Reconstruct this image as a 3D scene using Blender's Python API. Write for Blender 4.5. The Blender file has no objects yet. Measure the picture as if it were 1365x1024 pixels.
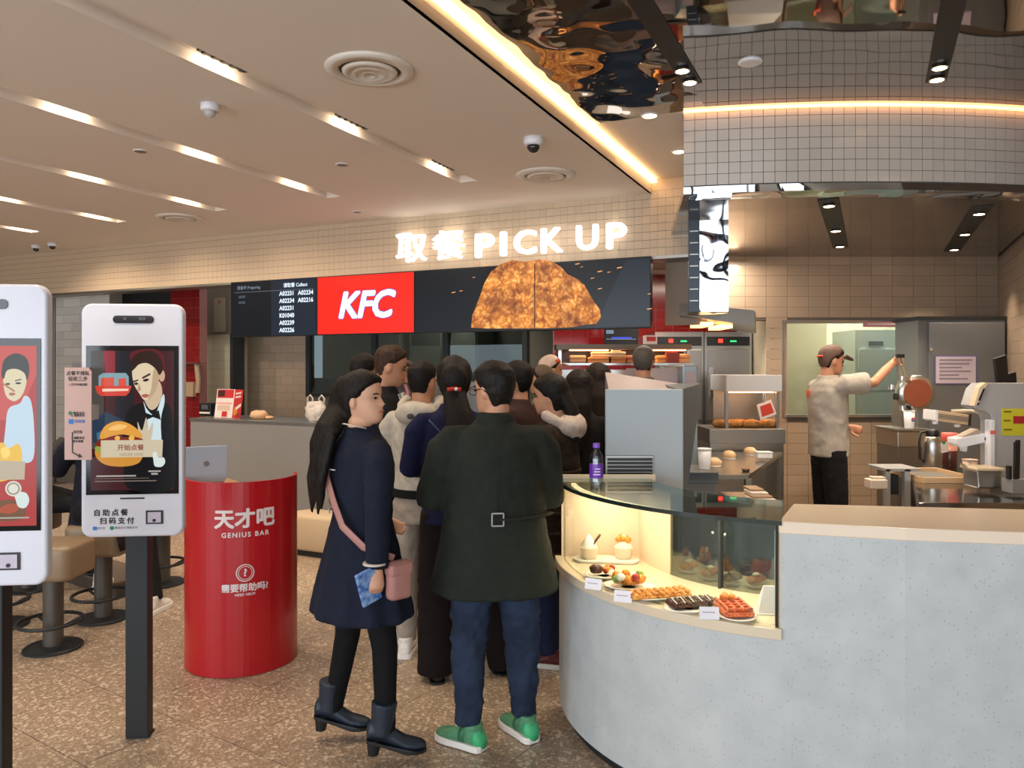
import bpy, bmesh, math, random
from mathutils import Vector, Matrix, noise
from math import sin, cos, pi, radians as R
random.seed(7)
SC = bpy.context.scene
COL = SC.collection

# ------------------------------------------------------------------ camera, world, light, exposure
FPX, HZ, CAMZ = 1025.0, 490.0, 1.66
cam_data = bpy.data.cameras.new('camera')
cam_data.sensor_width = 36.0
cam_data.lens = 36.0*FPX/1365.0
cam_data.shift_y = -(512.0-HZ)/1365.0
cam_data.clip_start = 0.05
cam = bpy.data.objects.new('camera', cam_data)
COL.objects.link(cam)
cam.location = (0, 0, CAMZ)
cam.rotation_euler = (R(90), 0, 0)
SC.camera = cam

world = bpy.data.worlds.new('world'); SC.world = world
world.use_nodes = True
bg = world.node_tree.nodes['Background']
bg.inputs[0].default_value = (0.86, 0.93, 1.0, 1)
bg.inputs[1].default_value = 1.1

SC.view_settings.view_transform = 'Standard'
SC.view_settings.look = 'None'
SC.view_settings.gamma = 1.0
SC.view_settings.exposure = 0.15
SC.view_settings.use_curve_mapping = False

TH = R(25.1); CB, SB = cos(TH), sin(TH)          # the hall is turned 25 degrees to the camera
def B(x, y, z=0.0):                               # hall coordinates -> world
    return Vector((x*CB + y*SB, -x*SB + y*CB, z))
def P(px, py, d):                                 # pixel of the 1365x1024 frame at a distance d
    return Vector(((px-682.5)/FPX*d, d, CAMZ-(py-HZ)/FPX*d))
def G(px, py, z=0.0):                             # pixel on the level z
    d = (z-CAMZ)*FPX/(HZ-py)
    return P(px, py, d)

def light(name, kind, loc, energy, color, rot=(0, 0, 0), size=None, size_y=None, spot=None, blend=0.5):
    l = bpy.data.lights.new(name, kind); l.energy = energy; l.color = color
    if kind == 'AREA':
        l.shape = 'RECTANGLE'; l.size = size; l.size_y = size_y or size
    elif kind == 'SPOT':
        l.spot_size = spot; l.spot_blend = blend; l.shadow_soft_size = size or 0.04
    else:
        l.shadow_soft_size = size or 0.05
    o = bpy.data.objects.new(name, l); COL.objects.link(o)
    o.location = loc; o.rotation_euler = rot
    return o
WARM = (1.0, 0.76, 0.52); WARM2 = (1.0, 0.82, 0.62); DAY = (0.84, 0.92, 1.0)
# daylight through the glazed shop front behind the camera (three bays)
for i, x in enumerate((-5.2, -1.0, 3.2)):
    light('daylight', 'AREA', B(x, -4.3, 1.75), 130, DAY, (R(90), 0, -TH), 3.8, 2.6)

# ------------------------------------------------------------------ materials
def lin(h):
    if isinstance(h, str):
        h = h.lstrip('#'); c = [int(h[i:i+2], 16)/255 for i in (0, 2, 4)]
    else:
        c = list(h[:3])
    return tuple(v/12.92 if v <= 0.04045 else ((v+0.055)/1.055)**2.4 for v in c)
MATS = {}
def M(name, col='#808080', rough=0.5, metal=0.0, var=0.0, scale=8.0, bump=0.0, bscale=60.0, emit=None, estr=1.0,
      spec=0.5, col2=None, rand=0.0, coat=0.0, sss=0.0, sheen=0.0):
    if name in MATS: return MATS[name]
    m = bpy.data.materials.new(name); m.use_nodes = True
    nt = m.node_tree; b = nt.nodes['Principled BSDF']
    c = lin(col)
    b.inputs['Base Color'].default_value = (*c, 1)
    b.inputs['Roughness'].default_value = rough
    b.inputs['Metallic'].default_value = metal
    b.inputs['Specular IOR Level'].default_value = spec
    b.inputs['Coat Weight'].default_value = coat
    if sheen: b.inputs['Sheen Weight'].default_value = sheen
    if sss:
        b.inputs['Subsurface Weight'].default_value = sss
        b.inputs['Subsurface Radius'].default_value = (0.01, 0.004, 0.002)
    last = None
    if var or col2:
        tc = nt.nodes.new('ShaderNodeTexCoord')
        n = nt.nodes.new('ShaderNodeTexNoise'); n.inputs['Scale'].default_value = scale; n.inputs['Detail'].default_value = 5
        nt.links.new(tc.outputs['Object'], n.inputs['Vector'])
        r = nt.nodes.new('ShaderNodeValToRGB')
        c2 = lin(col2) if col2 else tuple(v*(1-var) for v in c)
        c1 = c if col2 else tuple(min(1, v*(1+var)) for v in c)
        r.color_ramp.elements[0].position = 0.35; r.color_ramp.elements[0].color = (*c2, 1)
        r.color_ramp.elements[1].position = 0.65; r.color_ramp.elements[1].color = (*c1, 1)
        nt.links.new(n.outputs['Fac'], r.inputs['Fac'])
        last = r.outputs['Color']
        nt.links.new(last, b.inputs['Base Color'])
    if rand:
        oi = nt.nodes.new('ShaderNodeObjectInfo')
        mr = nt.nodes.new('ShaderNodeMapRange'); mr.inputs['To Min'].default_value = 1-rand; mr.inputs['To Max'].default_value = 1+rand
        nt.links.new(oi.outputs['Random'], mr.inputs['Value'])
        hs = nt.nodes.new('ShaderNodeHueSaturation'); hs.inputs['Color'].default_value = (*c, 1)
        if last: nt.links.new(last, hs.inputs['Color'])
        nt.links.new(mr.outputs[0], hs.inputs['Value'])
        nt.links.new(hs.outputs[0], b.inputs['Base Color'])
    if bump:
        tc2 = nt.nodes.new('ShaderNodeTexCoord')
        n2 = nt.nodes.new('ShaderNodeTexNoise'); n2.inputs['Scale'].default_value = bscale; n2.inputs['Detail'].default_value = 3
        nt.links.new(tc2.outputs['Object'], n2.inputs['Vector'])
        bp = nt.nodes.new('ShaderNodeBump'); bp.inputs['Strength'].default_value = bump; bp.inputs['Distance'].default_value = 0.01
        nt.links.new(n2.outputs['Fac'], bp.inputs['Height']); nt.links.new(bp.outputs[0], b.inputs['Normal'])
    if emit:
        b.inputs['Emission Color'].default_value = (*lin(emit), 1)
        b.inputs['Emission Strength'].default_value = estr
    MATS[name] = m
    return m
def screen(name, col, k=1.0):                     # a lit pixel colour of a display
    return M('lit_'+name, '#050505', 0.25, emit=col, estr=k, spec=0.3)
def glass(name, tint='#ffffff', refl=0.12, rough=0.02, clear=0.9, fres=0.35):
    if name in MATS: return MATS[name]
    m = bpy.data.materials.new(name); m.use_nodes = True
    nt = m.node_tree; nt.nodes.clear()
    out = nt.nodes.new('ShaderNodeOutputMaterial')
    t = nt.nodes.new('ShaderNodeBsdfTransparent'); c = lin(tint); t.inputs[0].default_value = (c[0]*clear, c[1]*clear, c[2]*clear, 1)
    g = nt.nodes.new('ShaderNodeBsdfGlossy'); g.inputs['Roughness'].default_value = rough; g.inputs[0].default_value = (*c, 1)
    fw = nt.nodes.new('ShaderNodeLayerWeight'); fw.inputs[0].default_value = 0.5
    lw = nt.nodes.new('ShaderNodeMath'); lw.operation = 'POWER'; lw.inputs[1].default_value = 4.0; nt.links.new(fw.outputs['Facing'], lw.inputs[0])
    ma = nt.nodes.new('ShaderNodeMath'); ma.operation = 'MULTIPLY_ADD'; ma.inputs[1].default_value = fres; ma.inputs[2].default_value = refl; ma.use_clamp = True
    mx = nt.nodes.new('ShaderNodeMixShader')
    nt.links.new(lw.outputs[0], ma.inputs[0]); nt.links.new(ma.outputs[0], mx.inputs[0])
    nt.links.new(t.outputs[0], mx.inputs[1]); nt.links.new(g.outputs[0], mx.inputs[2]); nt.links.new(mx.outputs[0], out.inputs[0])
    MATS[name] = m
    return m

def terrazzo():
    m = bpy.data.materials.new('terrazzo'); m.use_nodes = True; nt = m.node_tree; b = nt.nodes['Principled BSDF']
    tc = nt.nodes.new('ShaderNodeTexCoord')
    geo = nt.nodes.new('ShaderNodeNewGeometry')
    v = nt.nodes.new('ShaderNodeTexVoronoi'); v.inputs['Scale'].default_value = 130
    nt.links.new(geo.outputs['Position'], v.inputs['Vector'])
    v2 = nt.nodes.new('ShaderNodeTexVoronoi'); v2.inputs['Scale'].default_value = 68
    nt.links.new(geo.outputs['Position'], v2.inputs['Vector'])
    r = nt.nodes.new('ShaderNodeValToRGB'); e = r.color_ramp.elements
    e[0].position = 0.0; e[0].color = (*lin('#8a7866'), 1); e[1].position = 1.0; e[1].color = (*lin('#c4ad92'), 1)
    for p, c in ((0.45, '#96836f'), (0.62, '#a28c76'), (0.8, '#b09a82')):
        x = e.new(p); x.color = (*lin(c), 1)
    sep = nt.nodes.new('ShaderNodeSeparateColor'); nt.links.new(v.outputs['Color'], sep.inputs[0])
    nt.links.new(sep.outputs[0], r.inputs['Fac'])
    r2 = nt.nodes.new('ShaderNodeValToRGB'); r2.color_ramp.interpolation = 'CONSTANT'
    r2.color_ramp.elements[0].color = (0, 0, 0, 1); r2.color_ramp.elements[1].position = 0.86; r2.color_ramp.elements[1].color = (1, 1, 1, 1)
    sep2 = nt.nodes.new('ShaderNodeSeparateColor'); nt.links.new(v2.outputs['Color'], sep2.inputs[0]); nt.links.new(sep2.outputs[1], r2.inputs['Fac'])
    mx = nt.nodes.new('ShaderNodeMix'); mx.data_type = 'RGBA'
    nt.links.new(r2.outputs[0], mx.inputs[0]); nt.links.new(r.outputs[0], mx.inputs[6]); mx.inputs[7].default_value = (*lin('#cbb9a4'), 1)
    nt.links.new(mx.outputs[2], b.inputs['Base Color'])
    b.inputs['Roughness'].default_value = 0.36
    MATS['terrazzo'] = m
    return m
def quartz():
    m = bpy.data.materials.new('white_quartz'); m.use_nodes = True; nt = m.node_tree; b = nt.nodes['Principled BSDF']
    geo = nt.nodes.new('ShaderNodeNewGeometry')
    v = nt.nodes.new('ShaderNodeTexVoronoi'); v.inputs['Scale'].default_value = 75; v.inputs['Randomness'].default_value = 1
    nt.links.new(geo.outputs['Position'], v.inputs['Vector'])
    mp = nt.nodes.new('ShaderNodeMath'); mp.operation = 'LESS_THAN'; mp.inputs[1].default_value = 0.23
    nt.links.new(v.outputs['Distance'], mp.inputs[0])
    sep = nt.nodes.new('ShaderNodeSeparateColor'); nt.links.new(v.outputs['Color'], sep.inputs[0])
    m2 = nt.nodes.new('ShaderNodeMath'); m2.operation = 'GREATER_THAN'; m2.inputs[1].default_value = 0.72
    nt.links.new(sep.outputs[0], m2.inputs[0])
    m3 = nt.nodes.new('ShaderNodeMath'); m3.operation = 'MULTIPLY'; nt.links.new(mp.outputs[0], m3.inputs[0]); nt.links.new(m2.outputs[0], m3.inputs[1])
    n = nt.nodes.new('ShaderNodeTexNoise'); n.inputs['Scale'].default_value = 9; n.inputs['Detail'].default_value = 6
    nt.links.new(geo.outputs['Position'], n.inputs['Vector'])
    r = nt.nodes.new('ShaderNodeValToRGB'); r.color_ramp.elements[0].position = .3; r.color_ramp.elements[0].color = (*lin('#b9bebe'), 1)
    r.color_ramp.elements[1].position = .7; r.color_ramp.elements[1].color = (*lin('#c6c9c8'), 1); nt.links.new(n.outputs[0], r.inputs[0])
    mx = nt.nodes.new('ShaderNodeMix'); mx.data_type = 'RGBA'
    m4 = nt.nodes.new('ShaderNodeMath'); m4.operation = 'MULTIPLY'; m4.inputs[1].default_value = 0.3; nt.links.new(m3.outputs[0], m4.inputs[0])
    nt.links.new(m4.outputs[0], mx.inputs[0]); nt.links.new(r.outputs[0], mx.inputs[6]); mx.inputs[7].default_value = (*lin('#70685f'), 1)
    nt.links.new(mx.outputs[2], b.inputs['Base Color']); b.inputs['Roughness'].default_value = 0.38
    MATS['white_quartz'] = m
    return m
def mirror(name, col, rough, wave, scale):
    m = M(name, col, rough, 1.0)
    nt = m.node_tree; b = nt.nodes['Principled BSDF']
    geo = nt.nodes.new('ShaderNodeNewGeometry')
    n = nt.nodes.new('ShaderNodeTexNoise'); n.inputs['Scale'].default_value = scale; n.inputs['Detail'].default_value = 1
    nt.links.new(geo.outputs['Position'], n.inputs['Vector'])
    bp = nt.nodes.new('ShaderNodeBump'); bp.inputs['Strength'].default_value = 1; bp.inputs['Distance'].default_value = wave
    nt.links.new(n.outputs[0], bp.inputs['Height']); nt.links.new(bp.outputs[0], b.inputs['Normal'])
    return m
def crumb(name, c1, c2, c3, scale, emit=0.0, bump=0.6, dist=0.02):       # fried / baked crust
    if name in MATS: return MATS[name]
    m = bpy.data.materials.new(name); m.use_nodes = True; nt = m.node_tree; b = nt.nodes['Principled BSDF']
    tc = nt.nodes.new('ShaderNodeTexCoord')
    n = nt.nodes.new('ShaderNodeTexNoise'); n.inputs['Scale'].default_value = scale*0.5; n.inputs['Detail'].default_value = 4
    nt.links.new(tc.outputs['Object'], n.inputs['Vector'])
    ad = nt.nodes.new('ShaderNodeMix'); ad.data_type = 'RGBA'; ad.inputs[0].default_value = 0.12
    nt.links.new(tc.outputs['Object'], ad.inputs[6]); nt.links.new(n.outputs['Color'], ad.inputs[7])
    v = nt.nodes.new('ShaderNodeTexVoronoi'); v.inputs['Scale'].default_value = scale; v.feature = 'SMOOTH_F1'
    nt.links.new(ad.outputs[2], v.inputs['Vector'])
    r = nt.nodes.new('ShaderNodeValToRGB'); e = r.color_ramp.elements
    e[0].position = 0.1; e[0].color = (*lin(c1), 1); e[1].position = 0.75; e[1].color = (*lin(c3), 1)
    x = e.new(0.4); x.color = (*lin(c2), 1)
    nt.links.new(v.outputs['Distance'], r.inputs[0])
    if emit:
        b.inputs['Base Color'].default_value = (0.01, 0.01, 0.01, 1)
        n3 = nt.nodes.new('ShaderNodeTexNoise'); n3.inputs['Scale'].default_value = 6; n3.inputs['Detail'].default_value = 5; nt.links.new(tc.outputs['Object'], n3.inputs['Vector'])
        r3 = nt.nodes.new('ShaderNodeValToRGB'); r3.color_ramp.elements[0].position = .36; r3.color_ramp.elements[0].color = (.35, .24, .16, 1); r3.color_ramp.elements[1].position = .62; r3.color_ramp.elements[1].color = (1, 1, 1, 1); nt.links.new(n3.outputs[0], r3.inputs[0])
        m9 = nt.nodes.new('ShaderNodeMix'); m9.data_type = 'RGBA'; m9.blend_type = 'MULTIPLY'; m9.inputs[0].default_value = 1; nt.links.new(r.outputs[0], m9.inputs[6]); nt.links.new(r3.outputs[0], m9.inputs[7])
        nt.links.new(m9.outputs[2], b.inputs['Emission Color']); b.inputs['Emission Strength'].default_value = emit
    else:
        nt.links.new(r.outputs[0], b.inputs['Base Color'])
        bp = nt.nodes.new('ShaderNodeBump'); bp.inputs['Strength'].default_value = bump; bp.inputs['Distance'].default_value = dist; bp.invert = True
        nt.links.new(v.outputs['Distance'], bp.inputs['Height']); nt.links.new(bp.outputs[0], b.inputs['Normal'])
        b.inputs['Roughness'].default_value = 0.45
    MATS[name] = m
    return m

def hairmat(col):
    name = 'hair_'+col[1:]
    if name in MATS: return MATS[name]
    m = M(name, col, 0.55, spec=.22); nt = m.node_tree; b = nt.nodes['Principled BSDF']
    tc = nt.nodes.new('ShaderNodeTexCoord'); mp = nt.nodes.new('ShaderNodeMapping'); mp.inputs['Scale'].default_value = (190, 190, 11)
    nt.links.new(tc.outputs['Object'], mp.inputs['Vector'])
    n = nt.nodes.new('ShaderNodeTexNoise'); n.inputs['Scale'].default_value = 1; n.inputs['Detail'].default_value = 2; nt.links.new(mp.outputs[0], n.inputs['Vector'])
    r = nt.nodes.new('ShaderNodeValToRGB'); c = lin(col); r.color_ramp.elements[0].position = .35; r.color_ramp.elements[0].color = (*[v*.45 for v in c], 1); r.color_ramp.elements[1].position = .7; r.color_ramp.elements[1].color = (*[min(1, v*1.9) for v in c], 1)
    nt.links.new(n.outputs[0], r.inputs[0]); nt.links.new(r.outputs[0], b.inputs['Base Color'])
    bp = nt.nodes.new('ShaderNodeBump'); bp.inputs['Strength'].default_value = .8; bp.inputs['Distance'].default_value = .004; nt.links.new(n.outputs[0], bp.inputs['Height']); nt.links.new(bp.outputs[0], b.inputs['Normal'])
    return m

# ------------------------------------------------------------------ mesh helpers
def link(o, parent=None):
    COL.objects.link(o)
    if parent is not None: o.parent = parent
    return o
def tag(o, label=None, cat=None, group=None, kind=None):
    if label: o['label'] = label
    if cat: o['category'] = cat
    if group: o['group'] = group
    if kind: o['kind'] = kind
    return o
def empty(name, loc=(0, 0, 0), rz=0.0, label=None, cat=None, group=None):
    o = bpy.data.objects.new(name, None); o.empty_display_size = 0.1
    COL.objects.link(o); o.location = loc; o.rotation_euler = (0, 0, rz)
    return tag(o, label, cat, group)
def copy_tree(o, parent=None):
    c = o.copy(); COL.objects.link(c); c.parent = parent
    for ch in list(o.children): copy_tree(ch, c)
    return c
class MB:
    def __init__(s): s.v = []; s.f = []; s.m = []; s.cur = 0
    def mat(s, i): s.cur = i; return s
    def add(s, vs, fs):
        n = len(s.v); s.v += [tuple(v) for v in vs]
        for f in fs: s.f.append(tuple(n+i for i in f)); s.m.append(s.cur)
        return s
    def box(s, x0, x1, y0, y1, z0, z1, mtx=None):
        vs = [Vector((x, y, z)) for z in (z0, z1) for y in (y0, y1) for x in (x0, x1)]
        if mtx is not None: vs = [mtx @ v for v in vs]
        return s.add(vs, [(0, 2, 3, 1), (4, 5, 7, 6), (0, 1, 5, 4), (2, 6, 7, 3), (0, 4, 6, 2), (1, 3, 7, 5)])
    def bar(s, a, b, w, h=None, up=(0, 0, 1)):             # a square bar from a to b
        a = Vector(a); b = Vector(b); d = (b-a); L = d.length; d.normalize()
        u = Vector(up)
        if abs(d.dot(u)) > 0.95: u = Vector((0, 1, 0))
        x = d.cross(u).normalized(); z = x.cross(d)
        h = h or w
        vs = []
        for t in (0, L):
            for (i, j) in ((-1, -1), (1, -1), (1, 1), (-1, 1)):
                vs.append(a + d*t + x*i*w/2 + z*j*h/2)
        return s.add(vs, [(0, 3, 2, 1), (4, 5, 6, 7), (0, 1, 5, 4), (1, 2, 6, 5), (2, 3, 7, 6), (3, 0, 4, 7)])
    def prism(s, poly, z0, z1):
        n = len(poly)
        vs = [(x, y, z0) for x, y in poly] + [(x, y, z1) for x, y in poly]
        fs = [tuple(range(n-1, -1, -1)), tuple(range(n, 2*n))] + [(i, (i+1) % n, n+(i+1) % n, n+i) for i in range(n)]
        return s.add(vs, fs)
    def extr(s, poly, t0, t1, org, u, v, w):               # polygon in the u,v plane pushed along w
        n = len(poly); org = Vector(org); u = Vector(u); v = Vector(v); w = Vector(w)
        vs = [org+u*a+v*b+w*t0 for a, b in poly] + [org+u*a+v*b+w*t1 for a, b in poly]
        fs = [tuple(range(n-1, -1, -1)), tuple(range(n, 2*n))] + [(i, (i+1) % n, n+(i+1) % n, n+i) for i in range(n)]
        return s.add(vs, fs)
    def lathe(s, prof, n=24, c=(0, 0, 0), sx=1.0, sy=1.0, mtx=None, a0=0.0, a1=2*pi):
        full = abs(a1-a0-2*pi) < 1e-6; k = n if full else n+1
        vs = []
        for r, z in prof:
            for i in range(k):
                a = a0+(a1-a0)*i/n
                p = Vector((r*cos(a)*sx, r*sin(a)*sy, z))
                if mtx is not None: p = mtx @ p
                vs.append(p+Vector(c))
        fs = []
        for j in range(len(prof)-1):
            for i in range(n):
                a = j*k+i; b = j*k+(i+1) % k
                fs.append((a, b, b+k, a+k))
        if full:
            fs.append(tuple(range(k-1, -1, -1))); fs.append(tuple((len(prof)-1)*k+i for i in range(k)))
        return s.add(vs, fs)
    def rings(s, rs, cap=True):
        k = len(rs[0]); vs = [p for r in rs for p in r]; fs = []
        for j in range(len(rs)-1):
            for i in range(k):
                a = j*k+i; b = j*k+(i+1) % k
                fs.append((a, b, b+k, a+k))
        if cap:
            fs.append(tuple(range(k-1, -1, -1))); fs.append(tuple((len(rs)-1)*k+i for i in range(k)))
        return s.add(vs, fs)
    def loft(s, data, n=24, flute=0, amp=0.0):             # rows (z, rx, ry, cx, cy): a standing form
        rs = []
        for row in data:
            z, rx, ry = row[:3]; cx = row[3] if len(row) > 3 else 0; cy = row[4] if len(row) > 4 else 0
            am = row[5] if len(row) > 5 else 0.0
            rs.append([Vector((cx+rx*cos(2*pi*i/n)*(1+am*sin(flute*2*pi*i/n)), cy+ry*sin(2*pi*i/n)*(1+am*sin(flute*2*pi*i/n)), z)) for i in range(n)])
        return s.rings(rs)
    def tube(s, pts, rad, n=12, flat=1.0, up=(0, 0, 1)):
        pts = [Vector(p) for p in pts]
        if not hasattr(rad, '__len__'): rad = [rad]*len(pts)
        rs = []; prev = None
        for i, p in enumerate(pts):
            d = (pts[min(i+1, len(pts)-1)]-pts[max(i-1, 0)]).normalized()
            if prev is None:
                u = Vector(up)
                if abs(d.dot(u)) > 0.9: u = Vector((1, 0, 0))
                x = d.cross(u).normalized()
            else:
                x = (prev-d*prev.dot(d)).normalized()
            prev = x; y = d.cross(x)
            rs.append([p+x*rad[i]*cos(2*pi*k/n)+y*rad[i]*flat*sin(2*pi*k/n) for k in range(n)])
        return s.rings(rs)
    def ell(s, c, r, n=16, m=10, mtx=None):
        if not hasattr(r, '__len__'): r = (r, r, r)
        rs = []
        for j in range(m+1):
            t = -pi/2+pi*(j+0.02)/(m+0.04)
            row = [Vector((r[0]*cos(t)*cos(2*pi*i/n), r[1]*cos(t)*sin(2*pi*i/n), r[2]*sin(t))) for i in range(n)]
            if mtx is not None: row = [mtx @ p for p in row]
            rs.append([p+Vector(c) for p in row])
        return s.rings(rs)
    def xform(s, mtx, start=0):
        s.v = s.v[:start]+[tuple(mtx @ Vector(p)) for p in s.v[start:]]; return s
    def build(s, name, mat, parent=None, loc=None, rz=None, bevel=0.0, seg=2, smooth=False, vox=0.0, sm=0, wr=0.0, wscale=0.08, auto=False):
        me = bpy.data.meshes.new(name); me.from_pydata(s.v, [], s.f)
        mats = mat if isinstance(mat, (list, tuple)) else [mat]
        for m in mats: me.materials.append(m)
        if len(mats) > 1: me.polygons.foreach_set('material_index', s.m)
        bm = bmesh.new(); bm.from_mesh(me); bmesh.ops.recalc_face_normals(bm, faces=bm.faces); bm.to_mesh(me); bm.free()
        if smooth: me.polygons.foreach_set('use_smooth', [True]*len(me.polygons))
        if auto:
            try: me.set_sharp_from_angle(angle=R(35)); 
            except Exception: pass
        o = bpy.data.objects.new(name, me); link(o, parent)
        if loc is not None: o.location = loc
        if rz is not None: o.rotation_euler = (0, 0, rz)
        if bevel:
            b = o.modifiers.new('soft', 'BEVEL'); b.width = bevel; b.segments = seg; b.limit_method = 'ANGLE'; b.angle_limit = R(40)
        if vox:
            r = o.modifiers.new('skin', 'REMESH'); r.mode = 'VOXEL'; r.voxel_size = vox; r.use_smooth_shade = True
            if sm:
                q = o.modifiers.new('smooth', 'SMOOTH'); q.iterations = sm; q.factor = 0.5
            if wr:
                t = bpy.data.textures.new('folds', 'CLOUDS'); t.noise_scale = wscale; t.noise_depth = 2
                d = o.modifiers.new('folds', 'DISPLACE'); d.texture = t; d.strength = wr; d.mid_level = 0.5; d.texture_coords = 'LOCAL'
        return o
def rrect(w, h, r, n=6, cx=0.0, cy=0.0):
    pts = []
    for sx, sy, a0 in ((1, 1, 0), (-1, 1, pi/2), (-1, -1, pi), (1, -1, 3*pi/2)):
        for i in range(n+1):
            a = a0+pi/2*i/n
            pts.append((cx+sx*(w/2-r)+r*cos(a), cy+sy*(h/2-r)+r*sin(a)))
    return pts
def disc(cx, cy, rx, ry=None, n=24):
    ry = ry or rx
    return [(cx+rx*cos(2*pi*i/n), cy+ry*sin(2*pi*i/n)) for i in range(n)]
def smooth_poly(pts, k=4):                                  # closed Catmull-Rom
    out = []; n = len(pts)
    for i in range(n):
        p0, p1, p2, p3 = (Vector((*pts[(i+j-1) % n], 0)) for j in range(4))
        for q in range(k):
            t = q/k
            v = 0.5*((2*p1)+(p2-p0)*t+(2*p0-5*p1+4*p2-p3)*t*t+(3*p1-p0-3*p2+p3)*t**3)
            out.append((v.x, v.y))
    return out
def print_on(name, parent, shapes, org=(0, 0, 0), u=(1, 0, 0), v=(0, 0, 1), step=0.0005):
    """flat print: shapes = [(material, polygon)...] one over the other"""
    mats = []; mb = MB(); org = Vector(org); u = Vector(u); v = Vector(v); w = u.cross(v)
    for i, (m, poly) in enumerate(shapes):
        if m not in mats: mats.append(m)
        mb.mat(mats.index(m)); mb.add([org+u*a+v*b+w*(step*(i+1)) for a, b in poly], [tuple(range(len(poly)))])
    me = bpy.data.meshes.new(name); me.from_pydata(mb.v, [], mb.f)
    for m in mats: me.materials.append(m)
    me.polygons.foreach_set('material_index', mb.m)
    return link(bpy.data.objects.new(name, me), parent)
DG = None
def text_mesh(body, size, bold=0.0, extrude=0.0, align='CENTER', shear=0.0, space=1.0):
    c = bpy.data.curves.new('lettering', 'FONT'); c.body = body; c.size = size; c.align_x = align; c.align_y = 'CENTER'
    c.extrude = extrude; c.shear = shear; c.space_character = space; c.resolution_u = 3
    o = bpy.data.objects.new('lettering', c); COL.objects.link(o)
    dg = bpy.context.evaluated_depsgraph_get(); me = bpy.data.meshes.new_from_object(o.evaluated_get(dg))
    bpy.data.objects.remove(o); bpy.data.curves.remove(c)
    vs = [v.co.copy() for v in me.vertices]; fs = [tuple(p.vertices) for p in me.polygons]
    bpy.data.meshes.remove(me)
    mb = MB()
    offs = [(0, 0)] if not bold else [(bold*cos(a), bold*sin(a)) for a in [2*pi*i/6 for i in range(6)]]+[(0, 0)]
    for i, (dx, dy) in enumerate(offs):
        mb.add([v+Vector((dx, dy, i*0.0001)) for v in vs], fs)
    return mb
def letters(name, parent, body, size, mat, org, u=(1, 0, 0), v=(0, 0, 1), bold=0.0, extrude=0.0, align='CENTER', shear=0.0, space=1.0, warp=None):
    mb = text_mesh(body, size, bold, extrude, align, shear, space)
    u = Vector(u); v = Vector(v); w = u.cross(v); org = Vector(org)
    if warp:
        bm = bmesh.new(); vs = [bm.verts.new(p) for p in mb.v]
        for f in mb.f:
            try: bm.faces.new([vs[i] for i in f])
            except ValueError: pass
        bmesh.ops.triangulate(bm, faces=bm.faces); 
        for _ in range(2):
            lim = size*0.12; bmesh.ops.subdivide_edges(bm, edges=[e for e in bm.edges if e.calc_length() > lim], cuts=2); bmesh.ops.triangulate(bm, faces=bm.faces)
        bm.verts.index_update(); mb.v = [tuple(warp(*v.co)) for v in bm.verts]; mb.f = [tuple(v.index for v in f.verts) for f in bm.faces]; bm.free()
    else: mb.v = [tuple(org+u*p[0]+v*p[1]+w*p[2]) for p in mb.v]
    me = bpy.data.meshes.new(name); me.from_pydata(mb.v, [], mb.f); me.materials.append(mat)
    return link(bpy.data.objects.new(name, me), parent)

# ------------------------------------------------------------------ shared materials
CEIL = M('ceiling_paint', '#e9dfd4', 0.75)
CREAMTILE = M('cream_tile', '#d2bb9f', 0.22, rand=0.04, spec=0.5)
DRUMTILE = M('white_mosaic', '#bdb4ab', 0.2, rand=0.03)
GROUT = M('grout', '#6d6258', 0.9)
STEEL = M('steel', '#b9b8b4', 0.28, 1.0, bump=0.05, bscale=30)
STEEL2 = M('dull_steel', '#a09d98', 0.42, 1.0)
CHROME = M('chrome', '#d8d8d8', 0.12, 1.0)
BLACK = M('black_plastic', '#121315', 0.45)
DARKMET = M('charcoal_metal', '#2b2e30', 0.5, 0.3)
REDTILE = M('red_tile', '#7c1214', 0.15, rand=0.12)
WHITEP = M('white_plastic', '#e6e6ea', 0.3)
CREAM = M('cream_laminate', '#dccbb0', 0.25)
KMIRROR = mirror('kitchen_mirror_steel', '#9a918a', 0.09, 0.004, 2.5)
MIRROR = mirror('mirror_steel', '#a8a39d', 0.03, 0.034, 2.6)
MIRROR2 = mirror('mirror_steel_flat', '#a8a39d', 0.03, 0.007, 1.8)
PANEL_MIRROR = mirror('panel_mirror', '#c9ccd0', 0.03, 0.03, 3.0)
TERR = terrazzo(); QUARTZ = quartz()
GLASS = glass('clear_glass', '#f2f8f5', 0.03)
GLASSD = glass('smoked_glass', '#c9d4d6', 0.14, clear=0.8)
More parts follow.
